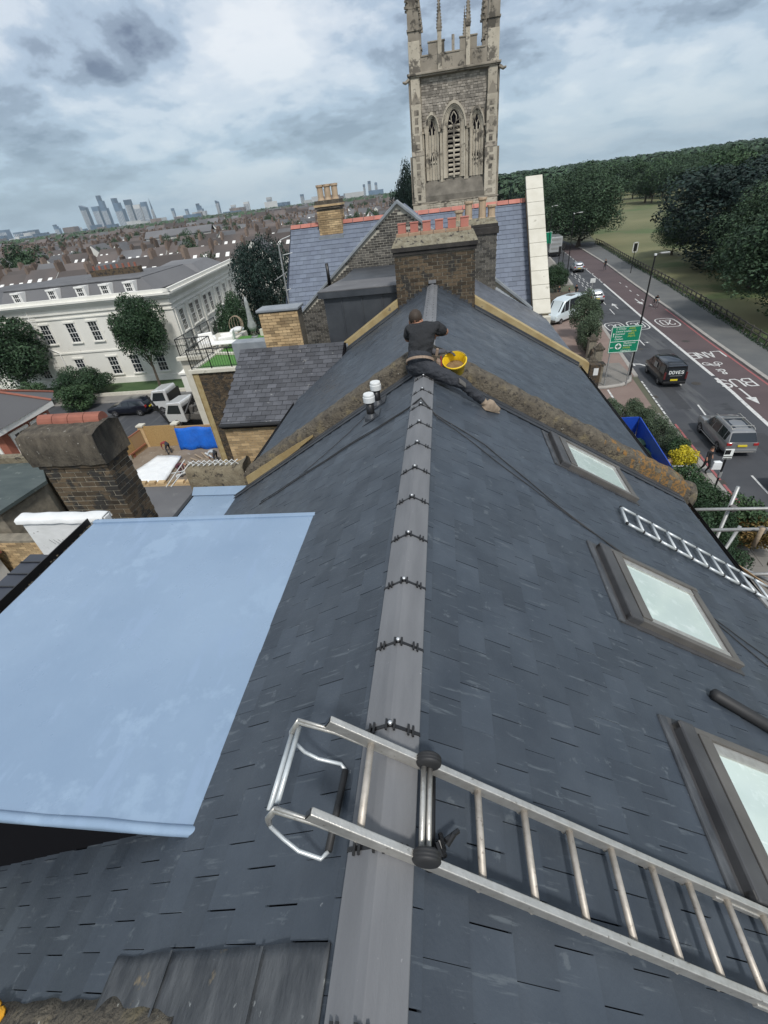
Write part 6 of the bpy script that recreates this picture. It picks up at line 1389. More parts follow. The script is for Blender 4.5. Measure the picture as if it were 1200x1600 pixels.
# direction sign
t = thing('direction_sign', 'large green direction sign with white border and a roundabout symbol', 'road sign', (13.5, 36.8, G))
SXA, SXB, SZA, SZB = 12.40, 14.52, -11.80, -9.86
m_ = MB(); m_.box(SXA, SXB, 36.74, 36.79, SZA, SZB); pn = m_.build('sign_panel', signgreen, t)
m_ = MB()
for (a, b, c, d) in ((SXA+.02, SXB-.02, SZB-.06, SZB-.03), (SXA+.02, SXB-.02, SZA+.03, SZA+.06), (SXA+.02, SXA+.05, SZA+.06, SZB-.06), (SXB-.05, SXB-.02, SZA+.06, SZB-.06), (SXA+.05, SXB-.05, -10.98, -10.95)): m_.box(a, b, 36.732, 36.739, c, d)
m_.build('border', signwhite, pn)
def sign_text(txt, x, z, size, m, name='sign_lettering'):
    cu = bpy.data.curves.new(name, 'FONT'); cu.body = txt; cu.size = size; cu.extrude = .002
    o = bpy.data.objects.new(name, cu); C.objects.link(o); bpy.context.view_layer.update()
    me = bpy.data.meshes.new_from_object(o); me.materials.clear(); me.materials.append(m); C.objects.unlink(o); bpy.data.objects.remove(o)
    o = bpy.data.objects.new(name, me); C.objects.link(o); o.location = (x, 36.735, z); o.rotation_euler = (R(90), 0, 0); o.parent = pn; o.matrix_parent_inverse = WM(pn).inverted(); return o
for i, (a, b) in enumerate((('S. Circular', '(A205)'), ('Central London', '(A24)'), ('Stockwell', '(A203)'), ('Brixton', '(A2217)'), ('Clapham', ''))):
    sign_text(a, 12.72, -10.09-i*.185, .17, signwhite); 
    if b: sign_text(b, 13.62+.18*(i == 1), -10.09-i*.185, .16, signyellow)
for i, a in enumerate(('Wandsworth', 'Battersea', '(A3220)')): sign_text(a, 13.42, -11.15-i*.17, .16, signwhite if i < 2 else signyellow)
sign_text('Clapham Jct', 13.3, -11.70, .15, signwhite)
m_ = MB(); m_.lathe((13.08, 36.738, -11.32), [(.22, 0), (.22, .006)], 20, axis=(0, -1, 0)); m_.build('symbol', signwhite, pn)
m_ = MB(); m_.lathe((13.08, 36.730, -11.32), [(.15, 0), (.15, .003)], 16, axis=(0, -1, 0)); m_.build('symbol_ring', galv, pn)
m_ = MB(); m_.box(13.05, 13.11, 36.722, 36.726, -11.5, -11.14); m_.box(12.9, 13.26, 36.722, 36.726, -11.35, -11.29); m_.build('symbol_cross', signgreen, pn)
m_ = MB(); m_.quad((12.55, 36.736, -10.42), (12.65, 36.736, -10.42), (12.6, 36.736, -10.3)); m_.box(12.585, 12.615, 36.733, 36.737, -10.62, -10.42); m_.quad((12.5, 36.736, -11.4), (12.6, 36.736, -11.45), (12.6, 36.736, -11.35)); m_.box(12.6, 12.75, 36.733, 36.737, -11.415, -11.385); m_.build('arrow', signwhite, pn)
for x in (12.62, 14.28): m_ = MB(); m_.path([(x, 36.84, G), (x, 36.84, SZB-.05)], .055, 8); m_.build('post', galv, t)
# small post sign near the woman
t = thing('sign_post', 'short black post with a small white parking sign at its top', 'sign', (13.25, 20.5, G))
m_ = MB(); m_.path([(13.25, 20.5, G), (13.25, 20.5, G+2.9)], .045, 8); m_.build('post', black_i, t)
m_ = MB(); m_.box(13.05, 13.44, 20.42, 20.45, G+2.5, G+3.02); pl = m_.build('sign_plate', signwhite, t)
m_ = MB(); m_.box(13.06, 13.3, 20.412, 20.418, G+2.75, G+2.98); m_.box(13.06, 13.42, 20.412, 20.418, G+2.52, G+2.56); m_.box(13.06, 13.42, 20.412, 20.418, G+2.62, G+2.66); m_.build('sign_print', black_i, pl)
m_ = MB(); m_.cbox((13.25, 20.5, G+1.6), (.12, .12, .3)); m_.build('sticker', galv, t)
# traffic lights and signal back plates
def signal(x, y, h_, label, white_edge=False):
    t = thing('traffic_light', label, 'traffic light', (x, y, G))
    m_ = MB(); m_.lathe((0, 0, 0), [(.06, 0), (.055, h_)], 8); local(m_, 'pole', black_i, t)
    m_ = MB(); m_.box(-.2, .2, -.1, .12, h_-1.0, h_); local(m_, 'signal_head', blackp, t)
    if white_edge:
        m_ = MB(); m_.box(-.38, -.28, -.02, .02, h_-1.2, h_+.2); m_.box(.28, .38, -.02, .02, h_-1.2, h_+.2); m_.box(-.38, .38, -.02, .02, h_+.1, h_+.2); m_.box(-.38, .38, -.02, .02, h_-1.2, h_-1.1); local(m_, 'backing_edge', whitep, t)
signal(29.6, 84.0, 4.2, 'traffic light with white edged backing board on the park side', True)
signal(20.7, 95, 3.6, 'traffic light beside the lorry, nearer of the pair'); signal(22.3, 99, 3.6, 'traffic light beside the lorry, farther of the pair')
t = thing('direction_sign', 'distant green road sign among the trees by the lorry', 'road sign', (20.8, 110, G))
m_ = MB(); m_.box(-1.6, 1.2, -.05, .05, 2.6, 4.6); local(m_, 'sign_panel', signgreen, t); m_ = MB(); m_.box(-1.66, 1.26, .055, .07, 2.54, 4.66); local(m_, 'border', signwhite, t)
m_ = MB(); m_.path([(-1, .1, 0), (-1, .1, 4)], .06, 6); m_.path([(.8, .1, 0), (.8, .1, 4)], .06, 6); local(m_, 'post', galv, t)
t = thing('hazard_post', 'grey lamp post foot with white flag signs beside the silver hatchback', 'sign', (18.35, 64.2, G))
m_ = MB(); m_.path([(0, 0, 0), (0, 0, 3.0)], .05, 6); local(m_, 'post', galv, t); m_ = MB(); m_.box(-.3, .3, -.04, 0, 2.8, 3.3); local(m_, 'sign_plate', whitep, t)
# park fence: posts and a rail
t = thing('park_fence', 'low timber post and rail fence along the park edge', 'fence', (30, 60, G))
y = 30.0; k_ = 0
while y < 125:
    m_ = MB(); m_.box(FN(y)-.06, FN(y)+.06, y-.06, y+.06, G, G+1.1); m_.build('post', mat('fence_w', (.06, .055, .045), (.09, .085, .07), scale=5, rough=.9) if k_ == 0 else bpy.data.materials['fence_w'], t); y += 1.55; k_ += 1
for h_ in (.98, .55): struct_ = strip(lambda y: FN(y)-.03, lambda y: FN(y)+.03, 30, 125, G+h_+.04, .1, 1.55).build('rail', bpy.data.materials['fence_w'], t)
gs = MB(); rnd = random.Random(4)
for i in range(7000):
    y = 34+90*rnd.random()**1.6; x = FN(y)+rnd.uniform(-.45, .9); s_ = rnd.uniform(.10, .3); q = rnd.uniform(0, 3.14)
    gs.quad((x-.05*math.cos(q), y-.05*math.sin(q), G+.05), (x+.05*math.cos(q), y+.05*math.sin(q), G+.05), (x+rnd.uniform(-.1, .1), y+rnd.uniform(-.1, .1), G+.05+s_))
tag(gs.build('long_grass', leaf_b, None), 'tufts of long grass under the park fence', 'grass', kind='stuff')
# blue boarding and wheelie bins in the garden
t = thing('blue_boarding', 'bright blue boarding round a bin store in the front garden', 'hoarding', (10.9, 24, G))
BZ = 1.95
for i in range(2): m_ = MB(); m_.obox((10.0+i*.78, 26.75, G), (.77, -.04, 0), (0, .05, 0), (0, 0, BZ)); m_.build('board', blue_h, t)
for i in range(5): m_ = MB(); m_.obox((11.56-.11*i, 26.68-1.3*i, G), (-.11, -1.29, 0), (.05, 0, 0), (0, 0, BZ)); m_.build('board', blue_h, t)
def bin_(x, y, rz, label, lidm, bm=None, w_=.62):
    t = thing('wheelie_bin', label, 'bin', (x, y, G+.1), rz)
    m_ = MB(); m_.add([(-w_*.42, -.32, .1), (w_*.42, -.32, .1), (w_*.42, .32, .1), (-w_*.42, .32, .1), (-w_/2, -.38, 1.0), (w_/2, -.38, 1.0), (w_/2, .38, 1.0), (-w_/2, .38, 1.0)], [(0,3,2,1),(4,5,6,7),(0,1,5,4),(1,2,6,5),(2,3,7,6),(3,0,4,7)]); local(m_, 'bin_body', bm or blackp, t, bevel=.02)
    m_ = MB(); m_.prism([(-w_/2-.03, -.42, 1.0), (-w_/2-.03, -.40, 1.06), (-w_/2-.03, 0, 1.12), (-w_/2-.03, .42, 1.08), (-w_/2-.03, .42, 1.0)], (w_+.06, 0, 0)); local(m_, 'lid', lidm, t, bevel=.015)
    for s_ in (-1, 1): m_ = MB(); m_.lathe((s_*w_*.4, .36, .1), [(.1, 0), (.1, .06)], 12, axis=(1, 0, 0)); local(m_, 'wheel', rubber, t)
green_l = mat('green_l', (.035, .085, .05), (.05, .11, .07), scale=4, rough=.5)
bin_(10.85, 25.0, .15, 'dark green lidded bin inside the blue boarding, farther of the two', green_l, w_=1.1); bin_(10.7, 23.9, .1, 'dark green lidded bin inside the blue boarding, nearer of the two', green_l, w_=1.1)
bin_(12.0, 20.5, .3, 'black wheelie bin with white lid past the end of the lichened wall', whitep, w_=.8); bin_(11.9, 18.9, .2, 'white topped box in the bush under the scaffold', whitep, whitep, w_=.9)
t = thing('gate_rail', 'low grey metal barrier beside the yellow bush', 'barrier', (12, 22.3, G))
m_ = MB(); m_.path([(10.6, 22.3, G+1.1), (12.8, 22.2, G+1.1)], .04, 6); m_.build('rail', galv, t)
for i in range(8): m_ = MB(); m_.path([(10.6+i*.31, 22.3-.014*i, G), (10.6+i*.31, 22.3-.014*i, G+1.1)], .018, 5); m_.build('baluster', galv, t)
m_ = MB(); m_.obox((11.0, 22.4, G), (1.6, 1.3, 0), (0, .3, 0), (0, 0, .6)); tag(m_.build('planter_wall', wood, None), 'tan timber edged planter under the yellow bush', 'planter')
# gate piers and garden wall along the drive
gw_ = thing('garden_wall', 'old brick and stone garden wall with piers along the pavement by the drive', 'wall', (12.9, 44, G))
m_ = MB(); m_.obox((12.9, 41.6, G), (.9, 8.5, 0), (.35, 0, 0), (0, 0, 1.2)); m_.build('wall', brick_dk, gw_)
m_ = MB()
for x, y in ((12.95, 40.6), (13.15, 43.4), (11.6, 37.6)):
    m_ = MB(); m_.cbox((x, y, G+.95), (.6, .6, 1.9)); p_ = m_.build('pier', mortar_d, gw_); m_ = MB(); m_.cbox((x, y, G+1.95), (.78, .78, .14)); m_.lathe((x, y, G+2.02), [(.3, 0), (.22, .2), (.05, .4)], 8); m_.build('pier_cap', cap_c, p_)
m_ = MB(); m_.box(9.4, 12.6, 37.6, 38.2, G, G+1.5); m_.build('wall', mortar_d, gw_); m_ = MB(); m_.box(9.3, 12.7, 37.5, 38.3, G+1.5, G+1.6); m_.build('coping', cap_c, gw_)
m_ = MB(); m_.box(11.2, 12.0, 36.3, 36.9, G, G+2.0); m_.build('pier', brick_dk, gw_); m_ = MB(); m_.box(11.45, 11.8, 36.26, 36.29, G+1.2, G+1.75); m_.build('notice', whitep, gw_)
m_ = MB(); m_.box(9.6, 11.1, 36.6, 36.8, G+.9, G+1.05); m_.box(9.6, 9.7, 36.6, 36.8, G, G+.9); m_.box(11.0, 11.1, 36.6, 36.8, G, G+.9); m_.build('gate_frame', whitep, gw_)
# low houses beyond the coping by the pavement
m_ = MB(); m_.box(11.8, 16.2, 62.5, 66.5, G, G+1.6); tag(m_.build('boundary_wall', brick_dk, None), 'dark brick boundary wall past the minibus', 'wall')
m_ = MB(); m_.box(13.0, 17.2, 96, 108, G, G+7.0); sh = m_.build('shop_building', brick_dk, None); tag(sh, 'dark building beside the far trees at the road end', 'building')
m_ = MB(); m_.box(12.8, 17.4, 95.8, 108, G+7, G+7.3); m_.build('roof', felt, sh)

# ================================================================ the city to the left
rc = random.Random(12)
def house_meshes(seed):
    w_, d_, h_, rh_ = 6.0, 9.0, 6.2, 2.9
    wm = MB(); wm.box(-w_/2, w_/2, -d_/2, d_/2, 0, h_); wm.add([(-w_/2, -d_/2, h_), (-w_/2, d_/2, h_), (-w_/2, 0, h_+rh_)], [(0, 1, 2)]); wm.add([(w_/2, -d_/2, h_), (w_/2, d_/2, h_), (w_/2, 0, h_+rh_)], [(0, 1, 2)])
    rm = MB(); e = .3; rm.add([(-w_/2, -d_/2-e, h_-.15), (w_/2, -d_/2-e, h_-.15), (w_/2, 0, h_+rh_+.05), (-w_/2, 0, h_+rh_+.05), (-w_/2, d_/2+e, h_-.15), (w_/2, d_/2+e, h_-.15)], [(0, 1, 2, 3), (3, 2, 5, 4)])
    cm = MB(); cm.box(w_/2-.25, w_/2+.25, -.75, .75, h_+rh_-1.2, h_+rh_+.8)
    for i in range(4): cm.lathe((w_/2, -.55+i*.37, h_+rh_+.8), [(.12, 0), (.10, .35)], 5)
    wn = MB()
    for x in (-1.6, 1.2):
        for z in (1.2, 4.0): wn.box(x-.55, x+.55, -d_/2-.05, -d_/2+.02, z, z+1.5)
    for q in range(3): x = -2+q*1.9; wn.obox((x, -d_/2+1.6, h_+1.12), (.7, 0, 0), (0, .95, .60), (0, -.05, .08))
    return wm, rm, cm, wn
wm, rm, cm, wn = house_meshes(0)
meshes = [(wm.mesh('wall', a), rm.mesh('roof', b), cm.mesh('chimney', wall_br), wn.mesh('window', trim)) for a, b in ((wall_br, roof_br), (wall_br, roof_gr), (wall_wh, roof_br), (wall_br, roof_br))]
gm = MB(); gm.box(-3, 3, -4, 4, 0, 6.5); gm.add([(-3, -4, 6.5), (3, -4, 6.5), (0, -4, 9.6), (-3, 4, 6.5), (3, 4, 6.5), (0, 4, 9.6)], [(0, 1, 2)])
g2_ = MB(); g2_.add([(-3.3, -4.1, 6.3), (3.3, -4.1, 6.3), (0, -4.1, 9.7), (-3.3, 4.1, 6.3), (3.3, 4.1, 6.3), (0, 4.1, 9.7)], [(0, 2, 5, 3), (2, 1, 4, 5)])
gmeshes = (gm.mesh('wall', wall_wh), g2_.mesh('roof', roof_gr))
hc = 0
def far_house(x, y, rz, kind, s_=1):
    t = thing('distant_house', 'brown roofed terraced house in the rows beyond the white building' if kind < 4 else 'white gabled house among the brown roofs beyond the white building', 'house', (x, y, G), rz, 'rows of terraced houses beyond the white building' if kind < 4 else 'white gabled houses among the far roofs')
    t.scale = (s_,)*3
    if kind < 4:
        for nm, me in zip(('wall', 'roof', 'chimney', 'window'), meshes[kind]): o = bpy.data.objects.new(nm, me); C.objects.link(o); o.parent = t
    else:
        for nm, me in zip(('wall', 'roof'), gmeshes): o = bpy.data.objects.new(nm, me); C.objects.link(o); o.parent = t
rows = []
y = 82
while y < 420:
    x = -.95*y-10; a = rc.uniform(-.12, .12); n_ = 0
    while x < -.06*y-4:
        if rc.random() < .9: rows.append((x, y+a*(x+.5*y)+rc.uniform(-.6, .6), a))
        x += 6.05 if rc.random() < .93 else 15
    y += rc.choice((13, 19, 15))
rows = [r_ for r_ in rows if not (r_[0] > -34 and r_[1] < 100)]
near_rows = rows[:285]
for x, y, a in near_rows: far_house(x, y, a, 4 if rc.random() < .10 else rc.randrange(4), rc.uniform(.95, 1.08))
ct = MB(); pal = 5
def ahouse(x, y, a, w_, d_, h_, rh_, km, kr, ch=True):
    c_, s_ = math.cos(a), math.sin(a)
    def T(p): return (x+p[0]*c_-p[1]*s_, y+p[0]*s_+p[1]*c_, G+p[2])
    ct.mi = km; ct.add([T(p) for p in [(-w_/2,-d_/2,0),(w_/2,-d_/2,0),(w_/2,d_/2,0),(-w_/2,d_/2,0),(-w_/2,-d_/2,h_),(w_/2,-d_/2,h_),(w_/2,d_/2,h_),(-w_/2,d_/2,h_),(-w_/2,0,h_+rh_),(w_/2,0,h_+rh_)]], [(0,1,5,4),(1,2,6,9,5),(2,3,7,6),(3,0,4,8,7)])
    ct.mi = kr; ct.add([T(p) for p in [(-w_/2,-d_/2-.3,h_-.1),(w_/2,-d_/2-.3,h_-.1),(w_/2,0,h_+rh_+.05),(-w_/2,0,h_+rh_+.05),(-w_/2,d_/2+.3,h_-.1),(w_/2,d_/2+.3,h_-.1)]], [(0,1,2,3),(3,2,5,4)])
    if ch: ct.mi = 0; ct.add([T(p) for p in [(w_/2-.4,-.7,h_),(w_/2+.2,-.7,h_),(w_/2+.2,.7,h_),(w_/2-.4,.7,h_),(w_/2-.4,-.7,h_+rh_+.9),(w_/2+.2,-.7,h_+rh_+.9),(w_/2+.2,.7,h_+rh_+.9),(w_/2-.4,.7,h_+rh_+.9)]], [(0,1,5,4),(1,2,6,5),(2,3,7,6),(3,0,4,7),(4,5,6,7)])
for x, y, a in rows[285:]: ahouse(x, y, a, 6, 9, 6.2, 2.9, 1 if rc.random() < .12 else 0, rc.choice((2, 2, 3)))
y = 430
while y < 2600:
    x = -1.0*y; a = rc.uniform(-.3, .3); st_ = 7+y*.006
    while x < .02*y-6:
        if rc.random() < .86: ahouse(x, y+a*(x+.5*y)*.3, a*.3+rc.uniform(-.1, .1), st_*.98, 10, rc.uniform(5.5, 9), 3, 1 if rc.random() < .16 else 0, rc.choice((2, 2, 3)), rc.random() < .6)
        if rc.random() < .01: x += st_*4
        x += st_
    y += 17+y*.028
tag(ct.build('city_rooftops', [wall_br, wall_wh, roof_br, roof_gr], None), 'sea of brown terraced roofs stretching to the skyline', 'rooftops', kind='stuff')
for i in range(120):
    y = rc.uniform(85, 420); x = rc.uniform(-.9*y, -.1*y)
    if x > -36 and y < 100: continue
    tree('city_tree', 'dark green tree among the far terraced roofs', (x, y, G), rc.uniform(7, 11), rc.uniform(2.5, 4.5), rc.choice(CPL), TR[0], .15, rc.uniform(0, 6), 'trees among the far roofs')
tree('city_tree', 'large dark tree among the roofs at the far left', (-108, 120, G), 13, 7, CPL[1], TR[0], .15, 1)
cw_ = MB(); rnd = random.Random(19)
for i in range(16000):
    y = 430*math.exp(rnd.random()*1.9); x = rnd.uniform(-1.0*y, .03*y); g_ = (round(x/(y*.05)), round(y/(y*.05) if y else 0))
    if noise.noise(Vector((x*.012, y*.006, 5))) < .02: continue
    s_ = rnd.uniform(1.2, 2.6)*(1+y*.0006); c = Vector((x+rnd.uniform(-3, 3), y, G+rnd.uniform(4, 12.5))); nrm = Vector((rnd.gauss(0, .6), -abs(rnd.gauss(0, .6)), 1)).normalized(); u = nrm.orthogonal().normalized(); w2 = nrm.cross(u)
    cw_.add([c-u*s_, c-w2*s_*.7, c+u*s_, c+w2*s_*.7], [(0, 1, 2, 3)])
tag(cw_.build('city_tree_belts', leaf_p, None), 'belts of distant trees between the far roofs', 'trees', kind='stuff')
# long pale hall with arched windows among the roofs
t = thing('long_hall', 'long white fronted hall with a row of gables in the middle distance', 'building', (-92, 178, G))
m_ = MB(); m_.box(-18, 18, -5, 5, 0, 10.5); local(m_, 'wall', wall_wh, t); m_ = MB(); m_.add([(-18.5, -5.5, 10.4), (18.5, -5.5, 10.4), (18.5, 0, 12.4), (-18.5, 0, 12.4), (18.5, 5.5, 10.4), (-18.5, 5.5, 10.4)], [(0,1,2,3),(3,2,4,5)]); local(m_, 'roof', roof_gr, t)
for i in range(7): m_ = MB(); m_.box(-15.5+i*5, -13.5+i*5, -5.1, -5.0, 6.5, 9.2); local(m_, 'window', roof_br, t)
t.rotation_euler = (0, 0, .25); t.scale = (.62, .8, .95)
# skyline: (px left edge position handled as bearing), each tower a thing of its own
D_ = 4600.0
def tower(bx, w_, top, label, shape='box', m=tower_b, depth=None, name='skyscraper', y_=D_):
    """bx: x / y bearing; w_ width in m; top in metres above the horizon line of the camera"""
    x = bx*y_; t = thing(name, label, 'skyscraper' if top > 40 else 'tower block', (x, y_, G)); H_ = top-G; d_ = depth or w_*.8
    m_ = MB()
    if shape == 'box': m_.box(-w_/2, w_/2, -d_/2, d_/2, 0, H_)
    elif shape == 'taper': m_.add([(-w_/2,-d_/2,0),(w_/2,-d_/2,0),(w_/2,d_/2,0),(-w_/2,d_/2,0),(-w_*.36,-d_*.36,H_),(w_*.22,-d_*.36,H_*.96),(w_*.22,d_*.36,H_*.96),(-w_*.36,d_*.36,H_)], [(0,1,5,4),(1,2,6,5),(2,3,7,6),(3,0,4,7),(4,5,6,7)])
    elif shape == 'step': m_.box(-w_/2, w_/2, -d_/2, d_/2, 0, H_*.62); m_.box(-w_/2, w_*.2, -d_/2, d_/2, H_*.62, H_*.84); m_.box(-w_/2, -w_*.1, -d_/2, d_/2, H_*.84, H_)
    elif shape == 'slant': m_.prism([(-w_/2, -d_/2, 0), (w_/2, -d_/2, 0), (w_/2, -d_/2, H_*.9), (-w_/2, -d_/2, H_)], (0, d_, 0))
    elif shape == 'spire': m_.add([(-w_/2,-d_/2,0),(w_/2,-d_/2,0),(w_/2,d_/2,0),(-w_/2,d_/2,0),(0,0,H_)], [(0,1,4),(1,2,4),(2,3,4),(3,0,4)])
    local(m_, 'facade', m, t)
    m_ = MB(); k_ = max(3, int(H_/22))
    for i in range(k_): z = H_*(i+.6)/(k_+1); ww_ = w_*(1-.35*z/H_ if shape in ('taper', 'spire') else 1)
    n_ = 5
    for i in range(n_):
        x0 = -w_/2+w_*(i+.3)/n_
        hh = H_*(.55 if shape in ('step', 'spire') else .8)
        m_.box(x0, x0+w_*.09, -d_/2-1.2, -d_/2-.2, 8, hh)
    local(m_, 'fins', tower_w if m is tower_b else tower_b, t)
SK = [(-.723, 95, 145, 'slant', tower_b, 'sloping topped blue glass skyscraper, leftmost of the tall cluster'), (-.690, 105, 128, 'box', tower_b, 'striped glass skyscraper second in the tall cluster'), (-.668, 95, 186, 'step', tower_b, 'tallest stepped skyscraper of the cluster'),
 (-.628, 120, 160, 'step', tower_b, 'broad stepped skyscraper right of the tallest one'), (-.600, 95, 142, 'box', tower_b, 'dark flat topped skyscraper with pale lower half'), (-.578, 110, 108, 'box', tower_w, 'pale striped tower beside the dark flat topped one'), (-.560, 80, 118, 'box', tower_b, 'dark blue slab tower next to the slender spire'),
 (-.543, 45, 140, 'spire', tower_b, 'slender pointed spire tower'), (-.518, 40, 62, 'box', tower_b, 'small dark tower right of the spire'), (-.490, 40, 48, 'box', tower_b, 'low blue block in the skyline gap'), (-.462, 75, 70, 'step', tower_b, 'stepped blue tower in the middle of the skyline'), (-.425, 45, 75, 'slant', tower_b, 'thin dark tower standing apart in the skyline'),
 (-.395, 60, 38, 'box', tower_w, 'low grey block right of the thin dark tower'), (-.368, 70, 45, 'box', tower_w, 'first of the pale tower block pair'), (-.322, 65, 55, 'box', tower_w, 'second of the pale tower block pair'), (-.258, 45, 48, 'box', tower_b, 'brownish tower block standing alone on the horizon'),
 (-.213, 35, 62, 'box', tower_b, 'blue tower left of the trio near the yellow chimney'), (-.205, 30, 50, 'box', tower_w, 'pale block beside the blue tower near the yellow chimney'), (-.140, 28, 58, 'box', tower_b, 'left tower of the distant trio by the yellow chimney'), (-.130, 40, 72, 'box', tower_b, 'middle tower of the distant trio by the yellow chimney'), (-.118, 34, 60, 'box', tower_b, 'right tower of the distant trio by the yellow chimney'),
 (-.895, 120, 62, 'box', tower_b, 'squat dark blue tower at the left of the skyline'), (-.86, 160, 38, 'box', tower_b, 'wide blue office block at the left of the skyline'), (-.83, 120, 40, 'box', tower_b, 'blue office block beside the wide one'), (-.955, 60, 25, 'box', tower_w, 'low white block at the far left skyline'), (-.775, 70, 55, 'step', tower_b, 'dark stepped block left of the tall cluster'),
 (-.035, 60, 50, 'box', tower_w, 'left of the pale tower blocks between chimney and gable'), (-.012, 60, 56, 'box', tower_w, 'right of the pale tower blocks between chimney and gable')]
for bx, w_, top, sh_, m, lb in SK: tower((-.70+(bx+.723)*.78) if -.73 < bx < -.53 else bx, w_*(.58 if top > 90 else .62), top*1.28, lb, sh_, m)
for i in range(60):
    bx = rc.uniform(-1.0, -.05); w_ = rc.uniform(40, 130)
    t = thing('city_block', 'low office or housing block along the foot of the skyline', 'building', (bx*4200, 4200+rc.uniform(-900, 200), G), rc.uniform(-.4, .4), 'low blocks at the foot of the skyline')
    m_ = MB(); m_.box(-w_/2, w_/2, -25, 25, 0, rc.uniform(18, 46)); local(m_, 'facade', rc.choice((tower_b, tower_w, wall_br, tower_b)), t)
# ================================================================ air
m_ = MB(); m_.box(-7500, 7500, -320, 7600, G-2, 260)
hz = m_.build('haze', None if False else mat('haze_air', (0, 0, 0)), None); hm = bpy.data.materials['haze_air']; t_ = hm.node_tree
for n in list(t_.nodes): t_.nodes.remove(n)
pv = t_.nodes.new('ShaderNodeVolumePrincipled'); pv.inputs['Color'].default_value = (.72, .84, .95, 1); pv.inputs['Density'].default_value = .00007; pv.inputs['Anisotropy'].default_value = .2
ou = t_.nodes.new('ShaderNodeOutputMaterial'); t_.links.new(pv.outputs[0], ou.inputs['Volume']); hz['kind'] = 'stuff'
# ================================================================ roof ladder hooked over the ridge
def RP(x, y, h=0): return Vector((x, y, zr(XR)-S*(x-XR)))+NR*h       # plane of the right slope, carried on past the ridge
ld = thing('roof_ladder', 'worn aluminium roof ladder hooked over the ridge in the foreground', 'ladder', (.3, .7, -2))
ua = (RP(1.0, 0)-RP(0, 0)).normalized(); sk = -.098
def LPt(x, side_, h): return RP(x, (.935 if side_ else .605)+sk*(x+.535), h)
for s_ in (0, 1):
    m_ = MB(); a = LPt(-.545, s_, .05); b = LPt(2.3, s_, .05); d_ = (b-a); m_.obox(a-Vector((0, .013, 0)), d_, Vector((0, .028, 0)), NR*.062); m_.build('stile', alu, ld, bevel=.004)
    m_ = MB(); m_.obox(a-Vector((0, .010, 0))+NR*.006, -ua*.004, Vector((0, .02, 0)), NR*.05); m_.build('stile_end', blackp, ld)
    m_ = MB(); a = LPt(1.12, s_, .05); b = LPt(2.3, s_, .05); m_.obox(a-Vector((0, .019 if s_ else .019, 0))-NR*.004, (b-a), Vector((0, .038, 0)), NR*.028); m_.build('sleeve', alu, ld, bevel=.003)
xs = [-.375, -.165, .055, .250, .445, .630, .815, .985, 1.165, 1.34, 1.53, 1.7, 1.9, 2.1]
for i, x in enumerate(xs):
    if i == 1: 
        m_ = MB()
        for dx in (-.012, .012): m_.path([LPt(x+dx, 0, .105), LPt(x+dx, 1, .105)], .011, 10)
        m_.build('axle', alu, ld, True)
        for s_ in (0, 1):
            c = LPt(x, s_, .12); m_ = MB(); dy = .0 if s_ else -.0
            m_.lathe(c-Vector((0, .027, 0)), [(.026, .004), (.043, .006), (.050, .012), (.052, .017), (.049, .020), (.052, .024), (.052, .030), (.049, .034), (.052, .037), (.050, .042), (.043, .048), (.026, .050)], 28, axis=(0, 1, 0)); m_.build('wheel', rubber, ld, True)
        continue
    m_ = MB(); m_.path([LPt(x, 0, .078), LPt(x, 1, .078)], .0145, 12); m_.build('rung', alu_r, ld, True)
    m_ = MB()
    for s_ in (0, 1): c = LPt(x, s_, .045); m_.lathe(c, [(.014, 0), (.012, .006)], 8, axis=tuple(-NR)); 
    m_.build('rivet', alu, ld)
# hook: two bent straps, twin tubes and a rubber padded foot bar on the far slope
def HB_(x, y, z): return Vector((x, y, z))
for s_ in (0, 1):
    P = [LPt(-.12, s_, .046), LPt(-.35, s_, .040), LPt(-.50, s_, .035), HB_(-.64, .955-.33*(1-s_), -1.76), HB_(-.70, .965-.33*(1-s_), -1.87), HB_(-.71, .965-.33*(1-s_), -1.93)]
    m_ = MB(); m_.path(P, [.009, .010, .011, .013, .013, .011], 8); 
    for a, b in zip(P[:-1], P[1:]): m_.obox(a-Vector((0, .006, 0)), b-a, Vector((0, .008, 0)), Vector((0, 0, .026)))
    m_.build('hook_strap', alu, ld, True)
for x, z in ((-.655, -1.80), (-.705, -1.87)):
    m_ = MB(); m_.path([(x, .66, z), (x+.01, .95, z+.005)], .011, 10); m_.build('hook_tube', silver, ld, True)
m_ = MB(); m_.path([(-.71, .965, -1.90), (-.70, .955, -1.93), (-.66, .94, -1.985), (-.60, .93, -2.02), (-.50, .925, -2.045), (-.475, .90, -2.045)], .0085, 8); m_.build('hook_foot', silver, ld, True); m_ = MB(); m_.path([(-.71, .635, -1.90), (-.705, .63, -1.94), (-.66, .61, -1.99), (-.60, .585, -2.02), (-.515, .575, -2.05), (-.490, .60, -2.045)], .0085, 8); m_.build('hook_foot', silver, ld, True)
m_ = MB(); m_.path([(-.490, .60, -2.045), (-.475, .90, -2.045)], .015, 10); m_.build('rubber_pad', rubber, ld, True)
m_ = MB(); m_.path([LPt(-.105, 0, .02), LPt(-.105, 1, .02)], .016, 8); m_.build('pivot_bar', blackp, ld, True)
m_ = MB()
rnd = random.Random(8)
for i in range(7): a = LPt(-.10, 0, .05)+Vector((.03+rnd.uniform(-.02, .03), .02+i*.012, rnd.uniform(-.02, .02))); m_.path([a, a+Vector((rnd.uniform(-.04, .06), rnd.uniform(.02, .06), rnd.uniform(-.03, .03)))], .010, 6)
m_.build('strap_buckle', blackp, ld)
